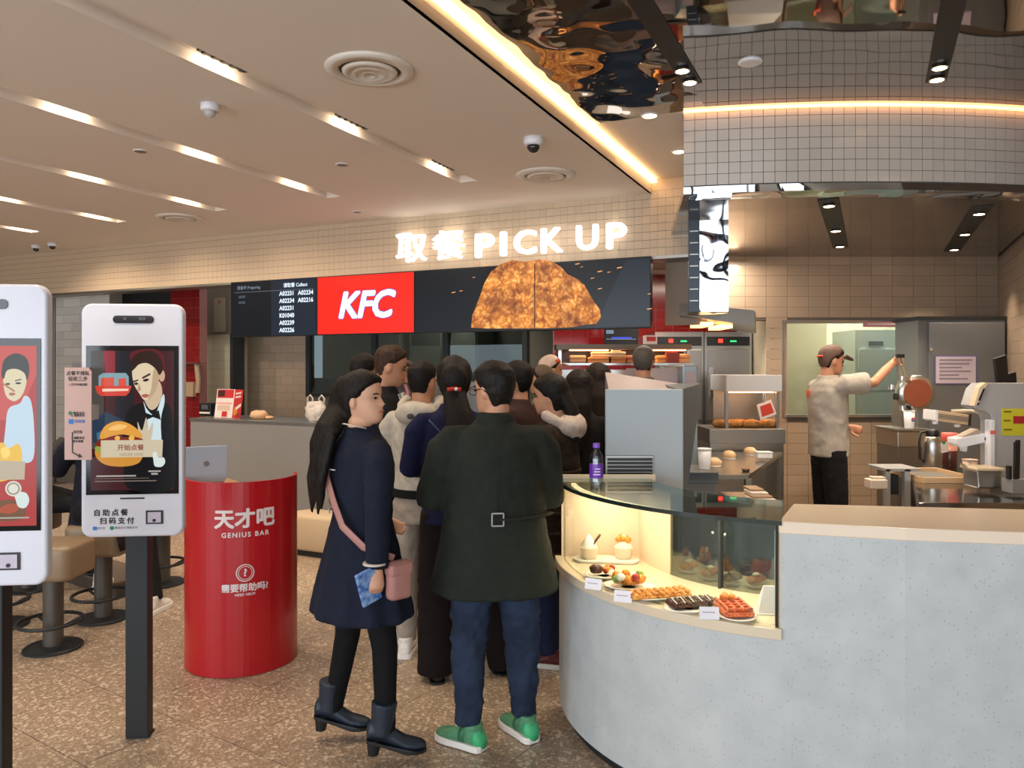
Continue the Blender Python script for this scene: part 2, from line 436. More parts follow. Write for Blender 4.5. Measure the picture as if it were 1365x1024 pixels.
# ------------------------------------------------------------------ the setting
def struct(name, mb, mat, **k):
    o = mb.build(name, mat, **k); o['kind'] = 'structure'; return o
def boxB(mb, x0, x1, y0, y1, z0, z1):
    n = len(mb.v); mb.box(x0, x1, y0, y1, z0, z1)
    mb.v = mb.v[:n]+[tuple(B(*p)) for p in mb.v[n:]]; return mb
def project(p):
    if p[1] < 0.2: return None
    return (682.5+FPX*p[0]/p[1], HZ-FPX*(p[2]-CAMZ)/p[1])
def pieces(parent, name, cells, tw, th, thick, mat, most=300, gap=0.003, gapu=None):
    gapu = gap if gapu is None else gapu
    """cells = [(centre, u, v, w, su, sv)]; the ones that show largest become parts, the rest one part"""
    me = {}
    def shape(su, sv):
        key = (round(su, 4), round(sv, 4))
        if key not in me:
            b = MB(); b.box(-su/2+gapu/2, su/2-gapu/2, -sv/2+gap/2, sv/2-gap/2, 0, thick)
            m = bpy.data.meshes.new(name); m.from_pydata(b.v, [], b.f); m.materials.append(mat); me[key] = m
        return me[key]
    seen, rest = [], []
    for c in cells:
        q = project(c[0])
        (seen if q and -20 < q[0] < 1385 and -20 < q[1] < 1044 else rest).append(c)
    seen.sort(key=lambda c: c[0][1])
    rest += seen[most:]; seen = seen[:most]
    for c, u, v, w, su, sv in seen:
        o = bpy.data.objects.new(name, shape(su, sv)); link(o, parent)
        m = Matrix((u, v, w)).transposed().to_4x4(); m.translation = Vector(c); o.matrix_local = m
    if rest:
        mb = MB()
        for c, u, v, w, su, sv in rest:
            a, b = su/2-gapu/2, sv/2-gap/2; c = Vector(c)
            vs = [c+u*i*a+v*j*b+w*k for k in (0, thick) for j in (-1, 1) for i in (-1, 1)]
            mb.add(vs, [(4, 5, 7, 6), (0, 1, 5, 4), (2, 6, 7, 3), (0, 4, 6, 2), (1, 3, 7, 5)])
        o = mb.build(name+'_field', mat, parent); o['kind'] = 'stuff'
def grid(org, u, v, U, V, tw, th, brick=0.0, skip=None):
    """cells of a tiled rectangle"""
    org = Vector(org); u = Vector(u).normalized(); v = Vector(v).normalized(); w = u.cross(v)
    out = []; rows = max(1, round(V/th)); hh = V/rows
    for j in range(rows):
        x = -(tw*brick if j % 2 else 0)
        while x < U-0.004:
            a, b = max(x, 0), min(x+tw, U)
            if b-a > 0.012 and not (skip and skip((a+b)/2, (j+.5)*hh)):
                out.append((org+u*(a+b)/2+v*(j+0.5)*hh, u, v, w, b-a, hh))
            x += tw
    return out

CZ, UZ, BZ, KZ = 3.10, 3.21, 2.58, 2.74          # main ceiling, raised ceiling, bulkhead bottom, kitchen ceiling
TD = 0.055; YW = 6.25; XE = -1.65; XBE = -1.30                             # bulkhead plane and cove edge, hall coordinates

# floor with stone slabs
mb = MB(); mb.box(-12, 9, -7, 13, -0.12, -0.004)
floor = struct('floor', mb, M('floor_joint', '#5c5046', 0.8))
fa = R(54); fu = Vector((sin(fa-R(18)), -cos(fa-R(18)), 0)); fu = Vector((0.834, -0.552, 0)).normalized(); fv = Vector((0.552, 0.834, 0)).normalized()
cells = []
for i in range(-24, 24):
    for j in range(-30, 34):
        c = Vector((-2.41, 3.62, -0.004))+fu*0.74*(i+0.5+0.5*(j % 2))+fv*0.46*(j+0.5)
        if -9.5 < c.x < 5.5 and -5 < c.y < 11: cells.append((c, fu, fv, Vector((0, 0, 1)), 0.74, 0.46))
def counter_hidden(c): return c.x > 0.3+max(0, (c.y-3.6))*0.12 and c.y > 2.2
vis = [c for c in cells if not counter_hidden(c[0]) and c[0].y < 7.4]
rest = [c for c in cells if c not in vis]
pieces(floor, 'slab', vis+rest, 0.74, 0.46, 0.004, TERR, most=230, gap=0.004)

# main ceiling with recessed light slots (hall coordinates)
SLOTS = [-2.83, -4.12, -5.4, -6.72, -8.05, -9.35]
mb = MB(); hw = 0.075; xs = sorted([(s-hw, s+hw) for s in SLOTS]); x = -12.0
for a, b in xs:
    boxB(mb, x, a, -5, 5.25, CZ, CZ+TD); x = b
boxB(mb, x, XE, -5, 5.25, CZ, CZ+TD)
boxB(mb, -12, XE, 5.25, YW+0.3, CZ, CZ+TD)
boxB(mb, -12, XE, -5, YW+0.3, CZ+TD, CZ+0.16)
ceiling = struct('ceiling', mb, CEIL)
# raised ceiling: mirror-polished sheet near, painted soffit beyond
mb = MB(); boxB(mb, XE, -0.95, 4.65, 9.5, UZ, UZ+0.08)
struct('ceiling_soffit', mb, CEIL)
MX = G(910, 96, UZ); MX = MX.x*CB-MX.y*SB
mb = MB(); boxB(mb, XE+0.03, MX, -5, 4.65, UZ, UZ+0.04)
struct('ceiling_mirror', mb, MIRROR)
mb = MB(); boxB(mb, MX, 5.5, -5, 4.65, UZ, UZ+0.04); boxB(mb, -0.95, 5.5, 4.65, 9.5, UZ, UZ+0.04)
struct('ceiling_mirror_sheet', mb, MIRROR2)
# cove along the edge of the main ceiling
mb = MB(); boxB(mb, XE-0.02, XE+0.0, -5, YW, CZ, UZ)
cove = struct('trim_1', mb, CEIL)
mb = MB(); boxB(mb, XE+0.004, XE+0.05, -5, YW-0.03, UZ-0.032, UZ-0.012)
mb.build('light_strip', M('cove_led', '#ffffff', 0.5, emit='#ffc987', estr=4.6), cove)

# the pick-up bulkhead with small cream tiles
mb = MB(); boxB(mb, -12, XBE, YW, YW+0.22, BZ, UZ)
bulk = struct('wall_bulkhead', mb, GROUT)
uB = B(1, 0); vB = Vector((0, 0, 1))
pieces(bulk, 'tile', grid(B(-11.5, YW, BZ), uB, vB, 11.5+XBE, CZ-BZ+0.02, 0.066, 0.066), 0.066, 0.066, 0.005, CREAMTILE, gapu=0.0014)
mb = MB(); boxB(mb, -1.65, XBE, YW-0.005, YW, CZ+0.02, UZ); mb.build('upper_panel', CREAMTILE, bulk)
# black steel trim below the bulkhead
mb = MB(); boxB(mb, -12, XBE, YW-0.01, YW+0.22, BZ-0.025, BZ)
struct('trim_2', mb, STEEL2)
# brown panel between the screens and the mirror box
mb = MB(); boxB(mb, -1.6, -1.25, YW+0.25, YW+0.3, 2.02, BZ+.6)
struct('wall_soffit', mb, M('brown_panel', '#8d7862', 0.5))

# curved bulkhead over the counter, white mosaic
DC = Vector((2.15, 9.55)); DR = 5.0
a_l, a_r = R(257.2), R(292)
nseg = 48
poly = [(DC.x+DR*cos(a_l+(a_r-a_l)*i/nseg), DC.y+DR*sin(a_l+(a_r-a_l)*i/nseg)) for i in range(nseg+1)]
poly_in = [(DC.x+(DR-0.18)*cos(a_l+(a_r-a_l)*i/nseg), DC.y+(DR-0.18)*sin(a_l+(a_r-a_l)*i/nseg)) for i in range(nseg, -1, -1)]
mb = MB(); mb.prism(poly+poly_in, KZ, UZ+0.06)
drum = struct('wall_curved_bulkhead', mb, M('mosaic_grout', '#57504a', 0.9))
cells = []
tw = 0.0665; n = int(DR*(a_r-a_l)/tw)
for j in range(7):
    for i in range(n):
        a = a_l+(i+0.5)*tw/DR
        w = Vector((cos(a), sin(a), 0)); u = Vector((-sin(a), cos(a), 0))
        cells.append((Vector((DC.x, DC.y, 0))+w*DR+Vector((0, 0, KZ+0.02+tw*(j+0.5))), u, Vector((0, 0, 1)), w, tw, tw))
pieces(drum, 'tile', cells, tw, tw, 0.005, DRUMTILE)
pl = [(DC.x+(DR+0.012)*cos(a_l+(a_r-a_l)*i/nseg), DC.y+(DR+0.012)*sin(a_l+(a_r-a_l)*i/nseg)) for i in range(nseg+1)]
mb = MB(); mb.prism(pl+poly_in, KZ-0.03, KZ+0.012); mb.build('mirror_edge', PANEL_MIRROR, drum)
# warm light line washing the curved bulkhead from the ceiling
pl2 = [(DC.x+(DR+0.045)*cos(a_l+(a_r-a_l)*i/nseg), DC.y+(DR+0.045)*sin(a_l+(a_r-a_l)*i/nseg)) for i in range(nseg+1)]
pl3 = [(DC.x+(DR+0.02)*cos(a_l+(a_r-a_l)*i/nseg), DC.y+(DR+0.02)*sin(a_l+(a_r-a_l)*i/nseg)) for i in range(nseg, -1, -1)]
mb = MB(); mb.prism(pl2+pl3, UZ-0.012, UZ-0.001)
mb.build('light_strip', M('wash_led', '#ffffff', 0.5, emit='#ffae62', estr=4.0), drum)

# kitchen ceiling, mirror-like steel, behind the curved bulkhead
inner = [(DC.x+(DR-0.17)*cos(a_l+(a_r-a_l)*i/nseg), DC.y+(DR-0.17)*sin(a_l+(a_r-a_l)*i/nseg)) for i in range(nseg+1)]
mb = MB(); mb.prism(inner+[(5.6, 7.6), (1.5, 7.6)], KZ, KZ+0.05)
struct('ceiling_kitchen', mb, KMIRROR)
KY = 7.5; KX = P(1040, 490, KY).x; KR = P(1331, 490, KY).x
WX0, WX1 = P(1042, 490, KY).x, P(1224, 490, KY).x
WZ0, WZ1 = P(0, 556, KY).z, P(0, 427, KY).z
mb = MB()
mb.box(KX-0.06, KR+0.1, KY, KY+0.12, 0, WZ0); mb.box(KX-0.06, KR+0.1, KY, KY+0.12, WZ1, KZ+0.4)
mb.box(WX1, KR+0.1, KY, KY+0.12, WZ0, WZ1); mb.box(KX-0.06, WX0, KY, KY+0.12, WZ0, WZ1)
mb.box(P(965, 0, KY).x, KX-0.06, KY, KY+0.12, WZ1+0.0, KZ+0.4)
kw = struct('wall_kitchen', mb, GROUT)
TANTILE = M('tan_tile', '#a8937e', 0.16, rand=0.06)
sk = lambda a, b: (WX0-0.02 < x0k+a < WX1+0.03 and WZ0-0.02 < b < WZ1+0.02) or (x0k+a < KX-0.06 and b < WZ1)
x0k = P(965, 0, KY).x
pieces(kw, 'tile', grid((x0k, KY, 0), (1, 0, 0), (0, 0, 1), KR-x0k, 2.76, 0.205, 0.1035, 0.0, sk), 0.2, 0.1, 0.006, TANTILE)
# right-hand kitchen wall
mb = MB(); q0 = Vector((KR, KY, 0)); dirb = B(0, -1); sidw = B(1, 0)
vs = [q0, q0+dirb*4.5, q0+dirb*4.5+sidw*0.15, q0+sidw*0.15]
mb.prism([(p.x, p.y) for p in vs], 0, UZ)
rw = struct('wall_right', mb, GROUT)
pieces(rw, 'tile', grid(q0, dirb, (0, 0, 1), 4.4, 2.72, 0.205, 0.1035), 0.2, 0.1, 0.006, TANTILE, most=120)
# kitchen window: frame, pane, room behind
mb = MB()
for a in (WX0, WX1-0.03): mb.box(a, a+0.03, KY-0.012, KY+0.05, WZ0, WZ1)
mb.box(WX0+0.03, WX1-0.03, KY-0.012, KY+0.05, WZ1-0.03, WZ1); mb.box(WX0+0.03, WX1-0.03, KY-0.03, KY+0.05, WZ0, WZ0+0.025)
win = struct('window_1', mb, STEEL)
mb = MB(); mb.box(WX0+0.03, WX1-0.03, KY+0.02, KY+0.028, WZ0+0.02, WZ1-0.02); mb.build('pane', glass('misty_glass', '#e9efe8', 0.08, 0.1, 0.95), win)
mb = MB(); mb.box(1.8, 6.2, 9.4, 9.5, 0, 2.8)
struct('wall_back_room', mb, M('pale_wall', '#dfdccb', 0.6))
mb = MB(); mb.box(1.6, 6.4, 7.62, 9.5, 2.8, 2.9)
struct('ceiling_back_room', mb, CEIL)
light('back_room_lamp', 'AREA', (4.0, 8.4, 2.75), 75, (1, .97, .86), (0, 0, 0), 1.6, 0.5)

# red tiled wall behind the cookers
RY = 8.6
mb = MB(); xa, xb_ = P(738, 0, RY).x, KX-0.1
mb.box(xa, xb_, RY, RY+0.1, 0, 2.9)
rt = struct('wall_cooker', mb, M('red_grout', '#c3a69a', 0.9))
pieces(rt, 'tile', grid((xa, RY, 1.3), (1, 0, 0), (0, 0, 1), xb_-xa, 1.4, 0.19, 0.1), 0.2, 0.1, 0.006, REDTILE, most=220)
mb = MB(); mb.box(xb_, xb_+0.1, KY+0.12, 9.4, 0, 2.9); struct('wall_cooker_side', mb, M('cream_wall', '#d8ccb2', 0.5))
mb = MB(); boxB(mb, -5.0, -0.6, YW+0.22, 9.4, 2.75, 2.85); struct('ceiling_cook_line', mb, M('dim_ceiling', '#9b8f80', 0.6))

# pick-up kitchen back wall, hall coordinates (Y = 8.3): tan tiles, window band, cream room behind
PY = 8.0
def xat(px, yb):                                  # hall X of a pixel column on the plane Y = yb
    xc = (px-682.5)/FPX
    return yb*(xc*CB-SB)/(CB+xc*SB)
xw0, xw1 = xat(411, PY), xat(700, PY)
xt0 = xat(320, PY)
zb, zt = 1.28, 2.46
mb = MB(); boxB(mb, xt0, xw0, PY, PY+0.12, 0, 3.0); boxB(mb, xw0, xw1+1.0, PY, PY+0.12, 0, zb); boxB(mb, xw0, xw1+1.0, PY, PY+0.12, zt, 3.0)
pw = struct('wall_pickup_back', mb, GROUT)
pieces(pw, 'tile', grid(B(xt0, PY, 0.9), uB, vB, xw0-xt0, 1.7, 0.21, 0.105, 0.5), 0.2, 0.1, 0.006, TANTILE, most=150)
mb = MB()
for a in [xw0+(xw1-xw0)*i/3 for i in range(4)]: boxB(mb, a-0.03, a+0.03, PY-0.02, PY+0.06, zb, zt)
boxB(mb, xw0, xw1, PY-0.02, PY+0.06, zb, zb+0.05); boxB(mb, xw0, xw1, PY-0.02, PY+0.06, zt-0.05, zt)
win2 = struct('window_2', mb, DARKMET)
for i in range(3):
    a = xw0+(xw1-xw0)*i/3; mb = MB(); boxB(mb, a+0.03, a+(xw1-xw0)/3-0.03, PY+0.01, PY+0.016, zb+0.05, zt-0.05); mb.build('pane', GLASSD, win2)
mb = MB(); boxB(mb, -8, -0.5, 9.9, 10.0, 0, 3.0); struct('wall_store_room', mb, M('store_wall', '#b7ac97', 0.6))
mb = MB(); boxB(mb, -8, -0.5, PY+.12, 10.0, 2.9, 3.0); struct('ceiling_store_room', mb, CEIL)
light('store_room_lamp', 'AREA', B(-4.2, 9.0, 2.85), 110, (1, .96, .88), (0, 0, -TH), 2.0, 0.4)

# doorway part left of the pick-up counter: cream panel wall, brown lintel, red pier
xd0, xd1 = xat(266, 7.6), xat(322, 7.6)
mb = MB(); boxB(mb, xd0-0.05, xd1, 7.6, 7.7, 0, 2.1)
cw = struct('wall_cream_passage', mb, M('cream_joint', '#a2977f', 0.8))
pieces(cw, 'tile', grid(B(xd0, 7.6, 0.5), uB, vB, xd1-xd0, 1.6, 0.23, 0.115), 0.2, 0.1, 0.005, M('pale_cream_tile', '#cfc6a6', 0.3, rand=0.03), most=100)
mb = MB(); boxB(mb, xd0-0.3, xd1+0.3, 7.55, 7.75, 2.1, 3.1); struct('wall_passage_lintel', mb, M('brown_lintel', '#6f5f4d', 0.6))
mb = MB(); boxB(mb, xd1+0.0, xd1+0.05, 7.4, 7.6, 0, 2.1); struct('trim_3', mb, DARKMET)
RP = 7.0
xr0, xr1 = xat(228, RP), xat(266, RP)
mb = MB(); boxB(mb, xr0, xr1, RP, RP+0.12, 0, 3.05)
rp = struct('wall_red_pier', mb, M('red_joint', '#94635a', 0.9))
pieces(rp, 'tile', grid(B(xr0, RP, 0.3), uB, vB, xr1-xr0, 2.6, 0.2, 0.125), 0.2, 0.1, 0.006, REDTILE, most=120)
# far wall of the seating area: red tiles, silver tiled pier
LP = 8.2
mb = MB(); boxB(mb, -13, xat(250, LP), LP, LP+0.1, 0, 3.1)
lw_ = struct('wall_seating_back', mb, M('dark_wall', '#3a1a18', 0.6))
pieces(lw_, 'tile', grid(B(xat(52, LP), LP, 0.4), uB, vB, xat(80, LP)-xat(52, LP), 2.3, 0.2, 0.125), 0.2, 0.1, 0.006, REDTILE, most=60)
SPY = 7.3
xs0, xs1 = xat(75, SPY), xat(146, SPY)
mb = MB(); boxB(mb, xs0, xs1, SPY, SPY+0.6, 0, 3.05)
sp = struct('wall_silver_pier', mb, GROUT)
pieces(sp, 'tile', grid(B(xs0, SPY, 0.3), uB, vB, xs1-xs0, 2.7, 0.34, 0.118, 0.5), 0.3, 0.12, 0.007, M('silver_tile', '#dbd4cb', 0.16, 0.15, rand=0.1, bump=0.15, bscale=9), most=120)
mb = MB(); boxB(mb, xs0-0.06, xs0-0.01, SPY-0.03, SPY+0.1, 0, 3.05); struct('trim_4', mb, STEEL)
# black board high beside the silver pier
mb = MB(); boxB(mb, xat(136, 7.5), xat(228, 7.5), 7.5, 7.56, 1.3, 3.0); struct('wall_dark_board', mb, M('black_board', '#17181a', 0.3))
# outer shell: far left wall, right wall, back piers of the shop front
mb = MB(); boxB(mb, -12.1, -12, -5, 8.3, 0, 3.3); struct('wall_left', mb, M('left_wall', '#b9a894', 0.6))
mb = MB(); boxB(mb, 5.5, 5.6, -5, 6, 0, 3.3); struct('wall_side', mb, M('side_wall', '#b9a894', 0.6))
mb = MB()
for x in (-11.9, -7.3, -3.1, 1.1, 5.3): boxB(mb, x-0.09, x+0.09, -4.6, -4.42, 0, 3.2)
boxB(mb, -12, 5.5, -4.6, -4.42, 3.05, 3.3); boxB(mb, -12, 5.5, -4.6, -4.42, 0, 0.3)
struct('wall_shop_front', mb, DARKMET)
# ------------------------------------------------------------------ ceiling fixtures
LAMPS = {0: [1.72, 2.78, 3.80, 4.90], 1: [1.95, 2.92, 3.88, 4.84], 2: [2.95, 3.97, 4.92], 3: [4.15, 5.03], 4: [4.3, 5.15], 5: [4.6]}
GLOW = M('lamp_glow', '#ffffff', 0.4, emit='#ffd2a0', estr=18)
sd = None
lnames = ['first', 'second', 'third', 'fourth', 'fifth', 'sixth']
for si, ys in LAMPS.items():
    for k, y in enumerate(ys):
        loc = B(SLOTS[si], y, CZ+TD)
        e = empty('slot_light', loc, -TH, '%s warm lamp of the %s ceiling slot from the cove, counted towards the bulkhead' % (lnames[k], lnames[si]), 'ceiling light', 'warm lamps in the ceiling slots')
        mb = MB(); mb.box(-0.03, 0.06, -0.15, 0.15, -0.014, -0.001); mb.build('housing', BLACK, e)
        mb = MB()
        for q in range(5): mb.box(-0.025, 0.055, -0.13+q*0.058, -0.105+q*0.058, -0.02, -0.014)
        mb.build('louver', BLACK, e)
        l = light('slot_lamp', 'AREA', B(SLOTS[si]-0.015, y, CZ+0.03), 0.75, WARM, (0, 0, 0), 0.03, 0.24)
        l.rotation_euler = (R(0), R(62), -TH)
        light('slot_spot', 'SPOT', B(SLOTS[si], y, CZ+0.02), 42 if y < 4.7 else (85 if si > 1 else 46), WARM2, (0, 0, 0) if y < 4.7 else (R(28), 0, -TH), 0.05, spot=R(118), blend=0.7)

def air_vent(c, r, label):
    e = empty('air_vent', c, 0, label, 'vent', 'round ceiling air vents')
    W = M('vent_paint', '#e2d9cd', 0.5)
    mb = MB(); mb.lathe([(r, 0), (r*0.98, -0.012), (r*0.72, -0.02), (r*0.70, -0.005), (r*0.68, 0.0)], 40); mb.build('rim', W, e, smooth=True)
    for q, (a, b) in enumerate(((0.62, 0.5), (0.43, 0.32), (0.25, 0.12))):
        mb = MB(); mb.lathe([(r*a, -0.012), (r*a*0.99, -0.018), (r*b, -0.03-q*0.004), (r*b*0.97, -0.024-q*0.004)], 36); mb.build('cone_ring', W, e, smooth=True)
    mb = MB(); mb.lathe([(r*0.69, -0.001), (r*0.69, -0.004)], 32); mb.build('back_plate', M('vent_dark', '#57493c', 0.8), e)
air_vent(G(493, 92, CZ), 0.215, 'large round cone air vent in the ceiling above the counter queue')
air_vent(G(727, 233, CZ), 0.225, 'round cone air vent near the end of the glowing cove')
air_vent(G(240, 290, CZ), 0.215, 'far round air vent close to the tiled bulkhead')
def dome_camera(c, r, label, dark=True):
    e = empty('dome_camera', c, 0, label, 'camera', 'dome cameras on the ceiling')
    mb = MB(); mb.lathe([(r, 0), (r, -r*0.55), (r*0.9, -r*0.75), (r*0.7, -r*0.8)], 24); mb.build('housing', WHITEP, e, smooth=True)
    mb = MB(); mb.lathe([(r*0.66, -r*0.78), (r*0.62, -r*1.1), (r*0.42, -r*1.38), (r*0.12, -r*1.5), (r*0.01, -r*1.51)], 20)
    mb.build('dome', M('smoked_dome', '#1b1b1e', 0.08, spec=0.8) if dark else M('grey_dome', '#b9b6b2', 0.3), e, smooth=True)
dome_camera(G(711, 184, CZ), 0.062, 'white dome camera with dark glass near the cove light')
dome_camera(G(280, 139, CZ), 0.05, 'white smoke detector shaped dome between the ceiling slots', False)
dome_camera(G(48, 327, CZ), 0.05, 'small dome camera above the tiled bulkhead, the more distant of the pair')
dome_camera(G(70, 324, CZ), 0.05, 'small dome camera above the tiled bulkhead, the nearer of the pair')
for i, (px, py) in enumerate(((187, 201), (456, 219), (476, 282))):
    e = empty('ceiling_speaker', G(px, py, CZ), 0, ['flat grey speaker disc beside the second light slot', 'flat grey disc in the ceiling between vent and camera', 'small grey disc close to the bulkhead under the main ceiling'][i], 'speaker', 'flat discs in the main ceiling')
    mb = MB(); mb.lathe([(0.045, 0), (0.045, -0.004), (0.04, -0.007)], 24); mb.build('ring', WHITEP, e)
    mb = MB(); mb.lathe([(0.039, -0.0072), (0.034, -0.0085)], 24); mb.build('grille', M('grey_grille', '#8f867d', 0.6), e)
# downlights in the raised soffit
for i, (px, py) in enumerate(((866, 154), (905, 202))):
    e = empty('downlight', G(px, py, UZ), 0, ['round downlight in the white soffit by the mirror sheet', 'round downlight in the white soffit near the curved bulkhead'][i], 'ceiling light', 'soffit downlights')
    mb = MB(); mb.lathe([(0.055, 0), (0.052, -0.006), (0.043, -0.006), (0.041, 0)], 24); mb.build('rim', WHITEP, e)
    mb = MB(); mb.lathe([(0.042, -0.001), (0.04, -0.003)], 20); mb.build('lens', GLOW, e)
    light('downlight_spot', 'SPOT', G(px, py, UZ)-Vector((0, 0, 0.02)), 35, WARM2, (0, 0, 0), 0.04, spot=R(110), blend=0.6)
# spot boxes in black channels of the mirror ceiling and of the kitchen ceiling
def spot_channel(c, L, n, zc, label, w=0.1, power=25, lamp_at=None):
    e = empty('spot_channel', (c.x, c.y, zc), -TH, label, 'ceiling light', 'black spot channels')
    mb = MB(); mb.box(-w/2, w/2, -L/2, L/2, -0.006, -0.0005)
    mb.build('channel', BLACK, e)
    for k in range(n):
        y = lamp_at[k] if lamp_at else -L/2+L*(k+0.5)/n
        mb = MB(); mb.lathe([(0.037, -0.008), (0.041, -0.024), (0.034, -0.026)], 20, c=(0, y, 0)); s_ = mb.build('spot', CHROME, e)
        mb = MB(); mb.lathe([(0.033, -0.0262), (0.02, -0.0275)], 16, c=(0, y, 0)); mb.build('lens', GLOW, s_)
        light('channel_spot', 'SPOT', B(0, 0) + Vector((c.x, c.y, zc-0.035)) + B(0, y), power, WARM2, (0, 0, 0), 0.03, spot=R(105), blend=0.6)
c = G(914, 96, UZ); spot_channel(c-B(0, 1.3), 2.96, 2, UZ, 'black channel with two bright spots in the mirror ceiling beside the curved bulkhead', power=34, lamp_at=[1.22, 1.4])
c = G(1251, 92, UZ); spot_channel(c-B(0, 1.3), 2.96, 2, UZ, 'black channel with two bright spots in the mirror ceiling above the counter end', power=40, lamp_at=[1.22, 1.4])
a = P(1108, 270, 5.03); b_ = P(1118, 328, 6.8); m_ = (a+b_)/2; spot_channel(m_, 2.2, 3, KZ, 'black channel with three spots over the kitchen worker', 0.13, 75, [-0.97, 0.05, 0.9])
a = P(1305, 280, 5.27); b_ = P(1272, 331, 6.96); m_ = (a+b_)/2; spot_channel(m_, 2.2, 3, KZ, 'black channel with three spots close to the kitchen side wall', 0.13, 75, [-0.9, 0.0, 0.88])
e = empty('ceiling_speaker', G(1000, 82, UZ), 0, 'white round disc in the mirror ceiling before the mosaic', 'speaker', None)
mb = MB(); mb.lathe([(0.06, 0), (0.06, -0.006), (0.05, -0.012)], 24); mb.build('ring', WHITEP, e)
mb = MB(); mb.lathe([(0.049, -0.0122), (0.03, -0.014)], 24); mb.build('grille', WHITEP, e)
light('cook_line_lamp', 'AREA', B(-2.6, 7.4, 2.7), 30, WARM2, (0, 0, -TH), 3.6, 0.4)
light('cook_lamp', 'AREA', (1.6, 7.3, 2.66), 28, (1, .88, .74), (0, 0, 0), 1.2, 0.4)

# ------------------------------------------------------------------ lit sign and screens
sign = empty('pickup_sign', B((-4.14-1.845)/2, YW, 2.77), -TH, 'glowing white letters reading pick up in Chinese and English on the bulkhead', 'sign')
LET = M('sign_white', '#ffffff', 0.4, emit='#fff6ea', estr=1.15)
cx0 = -4.14
def xs_(px): return xat(px, YW-0.03)-(-4.14-1.845)/2
for ch, p0, p1, zc, sz in (('取', 531, 571, 2.795, 0.31), ('餐', 579, 622, 2.795, 0.31), ('P', 636, 661, 2.765, 0.30), ('I', 669, 677, 2.765, 0.30), ('C', 687, 717, 2.765, 0.30),
                           ('K', 723, 752, 2.765, 0.30), ('U', 770, 799, 2.765, 0.30), ('P', 810, 837, 2.765, 0.30)):
    mb = text_mesh(ch, 1.0, 0.028 if ch.isascii() else 0.010, 0.0)
    x0 = min(v[0] for v in mb.v); x1 = max(v[0] for v in mb.v); y0 = min(v[1] for v in mb.v); y1 = max(v[1] for v in mb.v)
    a, b_ = xs_(p0), xs_(p1); h = 0.27 if len(ch.encode()) > 1 else 0.215
    mb.v = [(a+(v[0]-x0)/(x1-x0)*(b_-a), -0.042-v[2], zc-2.77+((v[1]-y0)/(y1-y0)-0.5)*h) for v in mb.v]
    me = bpy.data.meshes.new('letter'); me.from_pydata(mb.v, [], mb.f); me.materials.append(LET); o = link(bpy.data.objects.new('letter', me), sign)
    o.modifiers.new('thick', 'SOLIDIFY').thickness = 0.035; o.modifiers['thick'].offset = 1

SZ0, SZ1 = 1.985, 2.575
edges = [xat(313, YW), xat(428, YW), xat(557, YW), xat(713, YW), xat(870, YW)]
SCN = [('order_screen', 'dark wall screen listing order numbers, leftmost of the menu screens'), ('logo_screen', 'wall screen with white logo letters on bright red'),
       ('chicken_screen', 'wall screen with the first half of a fried chicken picture beside the red logo'), ('chicken_screen', 'rightmost wall screen with the second half of the fried chicken picture')]
S = []
for i in range(4):
    a, b_ = edges[i], edges[i+1]; xc = (a+b_)/2; w = b_-a
    e = empty(SCN[i][0], B(xc, YW-0.06, SZ0), -TH, SCN[i][1], 'screen', 'menu screens below the bulkhead'); S.append((e, w, xc))
    mb = MB(); mb.box(-w/2+0.002, w/2-0.002, 0, 0.07, 0, SZ1-SZ0); mb.build('case', BLACK, e, bevel=0.004)
    base = screen('dark_slate', '#161a20', 1.0) if i != 1 else screen('bright_red', '#f0281c', 1.15)
    mb = MB(); mb.box(-w/2+0.008, w/2-0.008, -0.002, 0, 0.01, SZ1-SZ0-0.01); mb.build('display', base, e)
H = SZ1-SZ0
TXT = screen('text_white', '#d9e4f4', 1.2); TXT2 = screen('text_grey', '#7c8796', 0.9)
e, w, _ = S[0]
letters('caption', e, '准备中 Preparing', 0.045, TXT2, (-w*0.28, -0.003, H*0.88), bold=0.001)
letters('caption', e, '请取餐 Collect', 0.05, TXT, (w*0.26, -0.003, H*0.88), bold=0.0012)
for k, t in enumerate(('A02231', 'A02234', 'A02231', 'K01040', 'A02239', 'A02226', 'A02234', 'A02216')):
    letters('order_number', e, t, 0.062, TXT, (w*(0.08 if k < 6 else 0.29), -0.003, H*0.74-(k % 6)*H*0.128), bold=0.0022, align='LEFT')
for k, t in enumerate(('A0235', 'A0236')): letters('order_number', e, t, 0.035, TXT2, (-w*0.4, -0.003, H*0.72-k*0.06), align='LEFT')
print_on('shapes', e, [(screen('slate2', '#222a36', 1.0), rrect(w*0.5, H*0.98, 0.01, 2, w*0.235, H*0.5)), (TXT2, [(-w*.45, H*.80), (w*.46, H*.80), (w*.46, H*.806), (-w*.45, H*.806)])], org=(0, -0.002, 0), step=0.0002)
e, w, _ = S[1]
for k, (dx, m, bo) in enumerate(((0, screen('logo_shadow', '#5b4fb0', 1.0), 0.021), (0, screen('logo_white', '#e8ecff', 1.5), 0.013))):
    letters('logo', e, 'KFC', 0.36, m, (0.0, -0.003-k*0.0015, H*0.47), bold=bo, shear=0.25, space=0.95)
